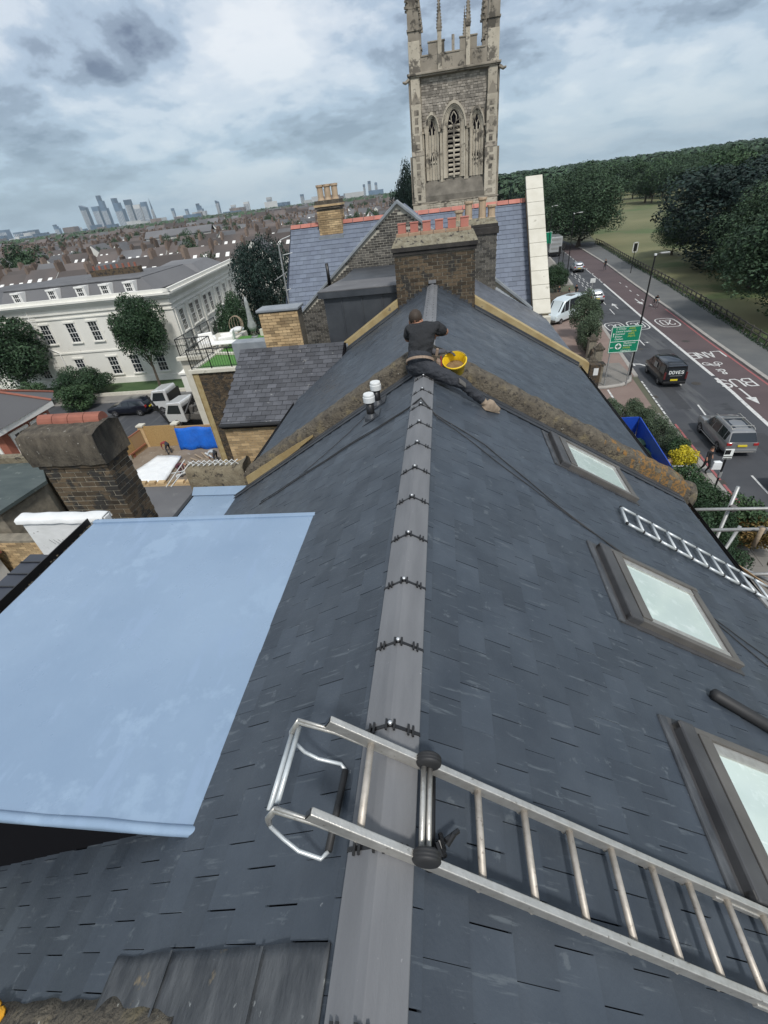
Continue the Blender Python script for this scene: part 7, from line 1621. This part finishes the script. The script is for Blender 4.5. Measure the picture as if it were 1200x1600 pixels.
# ================================================================ lattice of silver lagged tubes lying down the slope
lt = thing('lattice_beam', 'zigzag lattice of silver tubes with dark joints lying down the slates', 'lattice', (2.6, 4.3, -3.6))
A0, A1 = RP(1.96, 4.51, .05), RP(4.15, 4.27, .05); B0, B1 = RP(1.92, 4.17, .05), RP(3.96, 3.93, .05); n_ = 12
A = [A0.lerp(A1, i/n_) for i in range(n_+1)]; B = [B0.lerp(B1, i/(n_-1)) for i in range(n_)]
def seg(a, b, r=.0165, nm='tube', m=silver):
    m_ = MB(); d_ = (b-a); m_.path([a+d_*.05, b-d_*.05], r, 10); return m_.build(nm, m, lt, True)
for i in range(n_): seg(A[i], A[i+1])
for i in range(n_-1): seg(B[i], B[i+1])
seg(A[0], B[0])
for i in range(1, n_): seg(A[i], B[min(i, n_-1)], .0155, 'diagonal')
for P in (A, B):
    for i in range(len(P)): m_ = MB(); d_ = (P[1]-P[0]).normalized(); m_.path([P[i]-d_*.008, P[i]+d_*.008], .0185, 10); m_.build('joint', blackp, lt, True)
# ================================================================ black cables across the ridge
m_ = MB()
def lay(pts, r, hh=.02):
    P = []
    for a, b in zip(pts[:-1], pts[1:]):
        for i in range(6): t = i/6; x = a[0]+(b[0]-a[0])*t; y = a[1]+(b[1]-a[1])*t+.012*math.sin(x*9); P.append((x, y, zr(x)+hh+max(0, .062-abs(x-XR)*.35)))
    x, y = pts[-1]; P.append((x, y, zr(x)+hh)); m_.path(P, r, 6)
m_.mi = 0
lay([(-2.6, 4.86), (-1.62, 4.88), (-1.07, 4.86), (-.44, 4.80), (XR, 4.72), (-.12, 4.62), (.42, 4.47), (1.03, 3.93), (1.6, 3.55), (2.16, 3.27), (2.5, 3.03), (2.85, 2.70), (3.3, 2.4)], .006)
lay([(-2.6, 4.93), (-1.6, 4.92), (-1.0, 4.90), (-.44, 4.83), (XR, 4.75), (-.1, 4.58), (.3, 4.35), (.9, 3.95), (1.5, 3.62), (2.1, 3.33), (2.6, 3.05), (3.0, 2.8)], .005)
lay([(-1.9, 4.97), (-1.3, 5.35), (-.9, 5.75)], .004)
tag(m_.build('cable', rubber, None, True), 'pair of thin black cables laid across the ridge and down the slates', 'cable')

# ================================================================ scaffold at the eaves
sc = thing('scaffold', 'galvanised scaffold poles and boards along the eaves at the right edge', 'scaffold', (4.5, 5, G))
def pole(a, b, r=.027, m=galv, nm='pole'): m_ = MB(); m_.path([a, b], r, 10); return m_.build(nm, m, sc, True)
pole((3.56, 6.14, -4.50), (7.5, 6.22, -4.58)); pole((3.62, 5.52, -4.42), (7.5, 5.55, -4.42))
pole((4.4, 6.3, G), (4.4, 6.3, -4.2)); pole((4.3, 5.4, -4.62), (4.31, 5.40, -4.30), .03, plank_m); pole((4.55, 5.3, -4.9), (4.56, 5.32, -4.25), .033, plank_m)
pole((3.95, 5.05, -4.85), (5.4, 5.1, -4.85)); pole((4.0, 4.75, -5.2), (5.6, 4.8, -5.2)); pole((4.6, 5.2, -4.7), (6.4, 4.0, -5.3)); pole((4.3, 4.4, -4.9), (4.35, 4.4, G), .027); pole((4.9, 6.6, -5.2), (4.2, 6.0, -6.5))
pole((4.0, 5.6, -5.0), (6.0, 4.2, -5.4)); pole((4.2, 5.3, -5.4), (4.9, 4.3, -5.6))
m_ = MB(); m_.obox((3.72, 5.0, -4.52), (.45, -.75, -.12), (.0, .03, .0), (0, 0, .05)); m_.build('board', wood, sc)
for i in range(3): m_ = MB(); m_.obox((4.7+i*.24, 5.2, -4.98), (0, -2.6, 0), (.225, 0, 0), (0, 0, .038)); m_.build('board', plank_m, sc)
m_ = MB(); m_.obox((4.72, 5.25, -4.70), (.9, -1.6, -.3), (.03, .02, 0), (0, 0, .22)); m_.build('board', wood, sc)
for p in ((4.4, 6.22, -4.55), (4.4, 5.52, -4.43), (4.1, 5.05, -4.85), (5.0, 6.2, -4.56)): m_ = MB(); m_.cbox(p, (.09, .09, .09), .3); m_.build('coupler', frame_m, sc, bevel=.01)
m_ = MB(); m_.path([(3.46, 4.2, zr(3.46)+.03), (3.62, 3.6, zr(3.6)), (3.7, 2.6, zr(3.6)-.05)], .03, 8); m_.build('guard_tube', galv, sc)

# ================================================================ people
def figure(name, label, J, E_, rad, mats, mfun, sub=2, parent=None):
    """J joints, E_ edges, rad radii; one skinned surface, faces coloured by mfun(centre)"""
    me = bpy.data.meshes.new('body'); names = list(J); me.from_pydata([J[k] for k in names], [(names.index(a), names.index(b)) for a, b in E_], [])
    o = bpy.data.objects.new('body_tmp', me); C.objects.link(o)
    s_ = o.modifiers.new('skin', 'SKIN'); s_.use_smooth_shade = True
    for i, k in enumerate(names):
        r = rad[k]; r = r if isinstance(r, tuple) else (r, r); me.skin_vertices[0].data[i].radius = r
    me.skin_vertices[0].data[0].use_root = True
    ss = o.modifiers.new('sub', 'SUBSURF'); ss.levels = sub; ss.render_levels = sub
    dg = bpy.context.evaluated_depsgraph_get(); dg.update(); m2 = bpy.data.meshes.new_from_object(o.evaluated_get(dg)); bpy.data.objects.remove(o)
    m2.materials.clear()
    for m in mats: m2.materials.append(m)
    for p in m2.polygons: p.material_index = mfun(p.center); p.use_smooth = True
    o = bpy.data.objects.new('body', m2); C.objects.link(o); return o
def nearest(J, segs, idx):
    S_ = [(Vector(J[a]), Vector(J[b]), i) for (a, b), i in zip(segs, idx)]
    def f(c):
        best = 9e9; r = 0
        for a, b, i in S_:
            d = b-a; t = max(0, min(1, (c-a).dot(d)/max(1e-9, d.length_squared))); q = (a+d*t-c).length
            if q < best: best = q; r = i
        return r
    return f
# --- the roofer: sits astride the ridge, back to us, bent forward over the party wall
J = dict(pelvis=(-.32, 5.66, -1.80), waist=(-.315, 5.75, -1.69), chest=(-.29, 5.88, -1.52), upch=(-.27, 5.97, -1.42), neck=(-.32, 6.05, -1.42), headb=(-.35, 6.09, -1.41), head=(-.37, 6.14, -1.375), htop=(-.38, 6.16, -1.32),
  shl=(-.43, 6.0, -1.46), ell=(-.50, 6.20, -1.62), hal=(-.38, 6.36, -1.66), shr=(-.11, 5.96, -1.44), elr=(.02, 6.14, -1.55), har=(-.12, 6.32, -1.62),
  hipr=(-.20, 5.64, -1.86), knr=(.20, 5.60, -2.045), anr=(.46, 5.60, -2.30), ftr=(.535, 5.60, -2.375),
  hipl=(-.43, 5.72, -1.87), knl=(-.42, 6.0, -1.88), anl=(-.36, 6.0, -2.0), ftl=(-.33, 6.05, -2.03))
E_ = [('pelvis', 'waist'), ('waist', 'chest'), ('chest', 'upch'), ('upch', 'neck'), ('neck', 'headb'), ('headb', 'head'), ('head', 'htop'), ('upch', 'shl'), ('shl', 'ell'), ('ell', 'hal'), ('upch', 'shr'), ('shr', 'elr'), ('elr', 'har'), ('pelvis', 'hipr'), ('hipr', 'knr'), ('knr', 'anr'), ('anr', 'ftr'), ('pelvis', 'hipl'), ('hipl', 'knl'), ('knl', 'anl'), ('anl', 'ftl')]
rad = dict(pelvis=(.165, .14), waist=(.16, .13), chest=(.175, .13), upch=(.16, .105), neck=.055, headb=.07, head=.092, htop=.075, shl=.075, ell=.045, hal=.03, shr=.075, elr=.045, har=.03, hipr=.108, knr=.076, anr=.056, ftr=.040, hipl=.10, knl=.068, anl=.048, ftl=.04)
mfun0 = nearest(J, [('pelvis', 'waist'), ('waist', 'upch'), ('neck', 'htop'), ('upch', 'shl'), ('upch', 'shr'), ('ell', 'hal'), ('elr', 'har'), ('hipr', 'knr'), ('knr', 'anr'), ('anr', 'ftr'), ('hipl', 'knl'), ('knl', 'anl'), ('anl', 'ftl')], [1, 0, 2, 0, 0, 2, 2, 1, 1, 3, 1, 1, 3])
def mf(c):
    i = mfun0(c)
    if i == 2 and c.y < 6.03 and c.x > -.25 and c.z > -1.5: return 0
    return i
wk = thing('person', 'roofer in black T-shirt and dark trousers sitting on the ridge, bent forward', 'person', (-.3, 5.66, -1.95))
bd = figure('body', '', J, E_, rad, [cloth_k, denim, skin_m, boot_m], mf, 4)
for v_ in bd.data.vertices:        # folds in the shirt and trousers
    p = v_.co.copy(); 
    if p.y < 6.03: v_.co += v_.normal*(.013*noise.noise(Vector((p.x*10, p.y*10, p.z*22)))+.007*abs(noise.noise(Vector((p.x*26+p.z*20, p.y*20, p.z*30)))))
bd.parent = wk; bd.matrix_parent_inverse = WM(wk).inverted()
def blob(c, r, m, nm, par, sx=(1, 1, 1), n_=14, amp=.006):
    m_ = MB(); vs = []; fs = []; k = n_
    for i in range(k+1):
        for j in range(k*2):
            a = math.pi*i/k; b = math.pi*j/k; p = Vector((math.sin(a)*math.cos(b)*sx[0], math.sin(a)*math.sin(b)*sx[1], math.cos(a)*sx[2]))*r; p += p.normalized()*amp*noise.noise(p*40) if p.length else p; vs.append(Vector(c)+p)
    for i in range(k):
        for j in range(k*2): fs.append((i*2*k+j, i*2*k+(j+1) % (2*k), (i+1)*2*k+(j+1) % (2*k), (i+1)*2*k+j))
    m_.add(vs, fs); return m_.build(nm, m, par, True)
# head: skull, short dark hair over the crown and back, ears, nose, brow and jaw turned down towards the work
blob((-.367, 6.14, -1.36), .095, skin_m, 'head', wk, (.84, 1.02, 1.12))
blob((-.371, 6.127, -1.336), .098, hair_m, 'hair', wk, (.88, 1.0, 1.0), amp=.004)
for s_ in (-1, 1): blob((-.367+s_*.084, 6.13, -1.393), .026, skin_m, 'ear', wk, (.4, .8, 1.1), 8)
blob((-.377, 6.235, -1.395), .018, skin_m, 'nose', wk, (.8, 1.3, 1), 8); blob((-.375, 6.205, -1.44), .05, skin_m, 'jaw', wk, (1, .8, .7), 10)
for s_ in (-1, 1): blob((-.37+s_*.032, 6.23, -1.37), .011, blackp, 'eye', wk, (1, .5, .8), 6)
m_ = MB(); m_.box(-.392, -.350, 6.245, 6.25, -1.40, -1.395); m_.build('mouth', maroon, wk)
# short sleeves, belt, belt pouch
m_ = MB(); m_.path([(-.11, 5.955, -1.44), (-.06, 6.02, -1.485), (-.03, 6.07, -1.515)], [.082, .074, .068], 12); m_.build('sleeve', cloth_k, wk, True)
m_ = MB(); m_.path([(-.43, 5.99, -1.46), (-.46, 6.07, -1.52), (-.475, 6.12, -1.555)], [.082, .074, .068], 12); m_.build('sleeve', cloth_k, wk, True)
m_ = MB(); ux = Vector((1, 0, .02)); uy = Vector((0, -.72, -.0)).normalized(); c0 = Vector((-.318, 5.70, -1.775)); ax = (Vector(J['chest'])-Vector(J['pelvis'])).normalized(); vy = ax.cross(Vector((1, 0, 0))).normalized()
ring_ = [c0+Vector((1, 0, 0))*.168*math.cos(q)*1.03+vy*.160*math.sin(q) for q in [2*math.pi*i/28 for i in range(28)]]
for i in range(28):
    a, b = ring_[i], ring_[(i+1) % 28]; n_ = ((a-c0)+(b-c0)).normalized(); m_.obox(a-ax*.016, b-a, n_*.007, ax*.032)
m_.build('belt', leather, wk)
m_ = MB(); m_.obox((-.115, 5.66, -1.86), (.05, -.02, -.01), (.01, .11, 0), (0, 0, .10)); m_.obox((-.13, 5.70, -1.72), (.035, 0, -.01), (0, .04, 0), (.02, -.02, .10)); m_.build('tool_pouch', leather, wk, bevel=.01)
m_ = MB(); m_.path([(-.055, 5.72, -1.73), (-.05, 5.70, -1.88)], .010, 8); m_.build('hammer_handle', red_c, wk)
def hand(c, fwd, up, m, par, s_=1.0):
    """palm with four bent fingers and a thumb off its side, grown as one skin"""
    fwd = Vector(fwd).normalized(); up = Vector(up).normalized(); sd_ = fwd.cross(up).normalized(); c = Vector(c)
    Jh = {'wrist': c, 'palm': c+fwd*.04*s_}; Eh = [('wrist', 'palm')]; rh_ = {'wrist': .024*s_, 'palm': (.036*s_, .018*s_)}
    for i, (o_, l_) in enumerate(((-.030, .072), (-.010, .082), (.010, .078), (.029, .062))):
        a = c+fwd*.075*s_+sd_*o_*s_; b = a+fwd*l_*.5*s_-up*.010*s_; d = b+fwd*l_*.32*s_-up*.030*s_
        for nm, p, r in ((f'a{i}', a, .0105), (f'b{i}', b, .0095), (f'd{i}', d, .0085)): Jh[nm] = p; rh_[nm] = r*s_
        Eh += [('palm', f'a{i}'), (f'a{i}', f'b{i}'), (f'b{i}', f'd{i}')]
    Jh['t0'] = c+fwd*.03*s_-sd_*.035*s_; Jh['t1'] = c+fwd*.065*s_-sd_*.055*s_-up*.015*s_; rh_['t0'] = .013*s_; rh_['t1'] = .010*s_; Eh += [('palm', 't0'), ('t0', 't1')]
    Jh = {k: tuple(v_) for k, v_ in Jh.items()}
    o = figure('hand', '', Jh, Eh, rh_, [m], lambda c: 0, 1); o.name = 'hand'; o.parent = par; o.matrix_parent_inverse = WM(par).inverted(); return o
hand((-.115, 6.32, -1.622), (-.35, .8, -.35), (0, .3, 1), skin_m, wk); hand((-.375, 6.355, -1.66), (.5, .7, -.4), (0, .3, 1), skin_m, wk)
# lower right arm in a long dark glove-grey sleeve reaching the bucket handle
glove = mat('glove', (.06, .06, .07), (.09, .09, .10), scale=20, rough=.8)
m_ = MB(); m_.path([(-.40, 5.95, -1.60), (-.30, 5.93, -1.68), (-.12, 5.92, -1.735), (.0, 5.93, -1.735)], [.05, .048, .038, .03], 12)
m_.build('glove_cuff', glove, wk, True); hand((.0, 5.93, -1.735), (1, .05, -.25), (0, .1, 1), glove, wk, .95)
# boots with soles
for (a, b, dr_) in ((J['anr'], J['ftr'], (.62, .45, -.40)), (J['anl'], J['ftl'], (.15, .9, -.1))):
    a = Vector(a); d_ = Vector(dr_).normalized(); nrm_ = NR if dr_[0] > 0 else NL
    m_ = MB(); base = Vector((b[0], b[1], zr(b[0])))+nrm_*.012; 
    prof_ = [(-.09, .040, .0), (-.06, .046, .11), (0, .046, .10), (.06, .050, .075), (.13, .047, .055), (.175, .030, .035)]
    dd_ = (d_-nrm_*d_.dot(nrm_)).normalized(); sw = dd_.cross(nrm_).normalized(); vs = []; fs = []
    prof_ = [(-.095, .030, .085), (-.07, .042, .125), (-.01, .043, .12), (.06, .048, .085), (.13, .046, .06), (.172, .028, .045)]
    for (f_, w_, h_) in prof_:
        for (k, hh) in ((-1, 0), (-1.0, h_*.55), (-.6, h_*.95), (0, h_), (.6, h_*.95), (1.0, h_*.55), (1, 0)): vs.append(base+dd_*f_+sw*w_*k+nrm_*(.018+hh))
    for i in range(5):
        for j in range(6): fs.append((i*7+j, i*7+j+1, i*7+j+8, i*7+j+7))
    fs += [tuple(range(6, -1, -1)), tuple(range(35, 42))]; m_.add(vs, fs); bt = m_.build('boot', boot_m, wk, True)
    m_ = MB(); m_.obox(base-dd_*.10-sw*.045, dd_*.275, sw*.09, nrm_*.018); m_.build('sole', boot_m, bt, bevel=.006)
m_ = MB(); kc = Vector((.205, 5.565, -1.975)); m_.obox(kc-Vector((.05, .03, .05)), (.085, 0, -.07), (0, .02, .06), (.012, -.02, .012)); m_.build('knee_pad', frame_m, wk, bevel=.01)
m_ = MB()
for i in range(4): a = Vector((.47+.03*i, 5.60, -2.25-.028*i)); m_.path([a-Vector((0, .028, 0)), a+Vector((0, .028, 0))], .005, 5)
m_.build('bootlace', cloth_k, wk)
# yellow bucket with mortar
bu = thing('bucket', 'yellow plastic bucket part full of mortar beside the sitting roofer', 'bucket', (.13, 5.90, -2.1))
bc = Vector((.125, 5.93, -2.01)); bax = Vector((-.05, -.50, 1)).normalized()
m_ = MB(); m_.lathe(bc, [(.095, 0), (.115, .02), (.145, .185), (.157, .19), (.160, .212), (.150, .218), (.141, .205), (.112, .03)], 28, axis=tuple(bax), cap=False); m_.build('shell', bucket_y, bu, True)
m_ = MB(); m_.lathe(bc, [(.001, .09), (.05, .105), (.09, .095), (.122, .085)], 20, axis=tuple(bax), cap=False); m_.build('mortar', mud, bu, True)
m_ = MB(); m_.lathe(bc, [(.096, .0), (.001, .001)], 20, axis=tuple(bax), cap=False); m_.build('base', bucket_y, bu)
m_ = MB(); m_.path([bc+bax*.20+Vector((.16*math.cos(q), .10*math.sin(q)*.6, .10*math.sin(q))) for q in [math.pi*i/12 for i in range(13)]], .004, 6); m_.build('handle', blackp, bu)

# --- background people: one skin each, simple working or walking poses
def person(label, loc, rz, pose, top, legs, skin=skin_m, hair=hair_m, hs=1.0, group=None):
    t = thing('person', label, 'person', loc, rz, group)
    if pose == 'walk':
        J = dict(pelvis=(0, 0, .92), waist=(0, 0, 1.08), chest=(0, .02, 1.32), neck=(0, .02, 1.50), head=(0, .04, 1.62), htop=(0, .03, 1.72), shl=(-.18, .02, 1.42), ell=(-.24, -.08, 1.14), hal=(-.24, .03, .90), shr=(.18, .02, 1.42), elr=(.24, .08, 1.14), har=(.26, .16, .93), hipl=(-.09, 0, .9), knl=(-.10, .12, .50), anl=(-.10, -.02, .09), ftl=(-.10, .12, .05), hipr=(.09, 0, .9), knr=(.09, -.06, .49), anr=(.09, -.26, .14), ftr=(.09, -.18, .05))
    elif pose == 'bend':
        J = dict(pelvis=(0, -.1, .85), waist=(0, .04, .93), chest=(0, .28, .95), neck=(0, .45, .88), head=(0, .54, .82), htop=(0, .60, .76), shl=(-.18, .38, .88), ell=(-.22, .42, .60), hal=(-.15, .50, .32), shr=(.18, .38, .88), elr=(.22, .42, .60), har=(.16, .52, .32), hipl=(-.10, -.1, .84), knl=(-.14, .06, .47), anl=(-.14, -.08, .09), ftl=(-.14, .08, .05), hipr=(.10, -.1, .84), knr=(.15, .08, .47), anr=(.16, -.02, .09), ftr=(.16, .14, .05))
    elif pose == 'crouch':
        J = dict(pelvis=(0, -.1, .40), waist=(0, -.02, .55), chest=(0, .15, .74), neck=(0, .28, .86), head=(0, .36, .94), htop=(0, .40, 1.02), shl=(-.18, .2, .78), ell=(-.22, .42, .56), hal=(-.12, .62, .40), shr=(.18, .2, .78), elr=(.22, .42, .56), har=(.14, .62, .40), hipl=(-.10, -.1, .40), knl=(-.18, .28, .42), anl=(-.16, .02, .09), ftl=(-.16, .16, .05), hipr=(.10, -.1, .40), knr=(.18, .28, .40), anr=(.16, .0, .09), ftr=(.16, .14, .05))
    E_ = [('pelvis', 'waist'), ('waist', 'chest'), ('chest', 'neck'), ('neck', 'head'), ('head', 'htop'), ('chest', 'shl'), ('shl', 'ell'), ('ell', 'hal'), ('chest', 'shr'), ('shr', 'elr'), ('elr', 'har'), ('pelvis', 'hipl'), ('hipl', 'knl'), ('knl', 'anl'), ('anl', 'ftl'), ('pelvis', 'hipr'), ('hipr', 'knr'), ('knr', 'anr'), ('anr', 'ftr')]
    rad = dict(pelvis=(.15, .11), waist=(.135, .10), chest=(.16, .11), neck=.055, head=.10, htop=.075, shl=.07, ell=.045, hal=.035, shr=.07, elr=.045, har=.035, hipl=.09, knl=.06, anl=.042, ftl=.04, hipr=.09, knr=.06, anr=.042, ftr=.04)
    f0 = nearest(J, [('pelvis', 'waist'), ('waist', 'chest'), ('neck', 'head'), ('head', 'htop'), ('chest', 'shl'), ('chest', 'shr'), ('shl', 'ell'), ('shr', 'elr'), ('ell', 'hal'), ('elr', 'har'), ('hipl', 'knl'), ('knl', 'anl'), ('anl', 'ftl'), ('hipr', 'knr'), ('knr', 'anr'), ('anr', 'ftr')], [1, 0, 2, 3, 0, 0, 0, 0, 2, 2, 1, 1, 4, 1, 1, 4])
    o = figure('body', '', J, E_, rad, [top, legs, skin, hair, blackp], f0, 1); o.parent = t; return t
wm_ = person('person in black clothes walking with white carrier bags beside the road', (14.0, 23.0, G+.1), R(200), 'walk', cloth_k, cloth_k)
m_ = MB(); m_.add([(14.22, 22.75, G+.95), (14.62, 22.72, G+.95), (14.70, 22.75, G+.45), (14.18, 22.78, G+.45), (14.25, 22.95, G+.95), (14.58, 22.95, G+.95), (14.68, 23.05, G+.45), (14.2, 23.05, G+.45)], [(0,3,2,1),(4,5,6,7),(0,1,5,4),(1,2,6,5),(2,3,7,6),(3,0,4,7)]); tag(m_.build('carrier_bag', sheetw, None, bevel=.04), 'bulging white carrier bag held by the person on the pavement', 'bag')
person('yard worker in a red top bending by the plywood hoarding', (-20.9, 28.3, G+.03), R(60), 'bend', red_c, denim)
person('yard worker in maroon crouching in front of the white sheet', (-18.2, 24.9, G+.03), R(-80), 'bend', maroon, maroon)
person('yard worker in pale grey top stooping beside the brick corner', (-16.3, 26.6, G+.03), R(70), 'bend', grey_c, denim)
pl_ = [(15.7, 69.8, 'person in dark coat on the pavement beside the low wall, left of three', .3), (16.6, 68.0, 'person in dark clothes near the low wall, nearest the minibus', 1), (17.9, 69.6, 'person in dark clothes walking alone on the pavement by the lamp', 2), (26.9, 88.5, 'person in black at the kerb on the park side', .2)]
for x, y, lb, a in pl_: person(lb, (x, y, G+.11), a, 'walk', cloth_k, denim)
cy_ = person('cyclist in dark clothes riding along the bus lane', (25.2, 61.6, G+.35), R(180), 'crouch', cloth_k, cloth_k)
bk = thing('bicycle', 'bicycle ridden along the bus lane kerb', 'bicycle', (25.2, 61.5, G), R(180))
for y in (-.52, .55):
    m_ = MB(); m_.path([(0, y+.33*math.cos(q), .34+.33*math.sin(q)) for q in [2*math.pi*i/20 for i in range(20)]], .018, 6, close=True); local(m_, 'wheel', rubber, bk)
m_ = MB(); m_.path([(0, -.52, .34), (0, -.15, .80), (0, .42, .82), (0, .0, .34), (0, -.52, .34)], .02, 6); m_.path([(0, .42, .9), (0, .55, .34)], .02, 6); m_.path([(-.25, .38, .98), (.25, .38, .98)], .015, 6); local(m_, 'frame', galv, bk)
# potted people by the hedge at the lower right
person('person in black coat bending over below the scaffold poles', (13.9, 18.6, G+.1), R(120), 'bend', cloth_k, cloth_k)
person('person in patterned dark top beside the one in black coat', (14.1, 18.0, G+.1), R(90), 'bend', maroon, cloth_k)
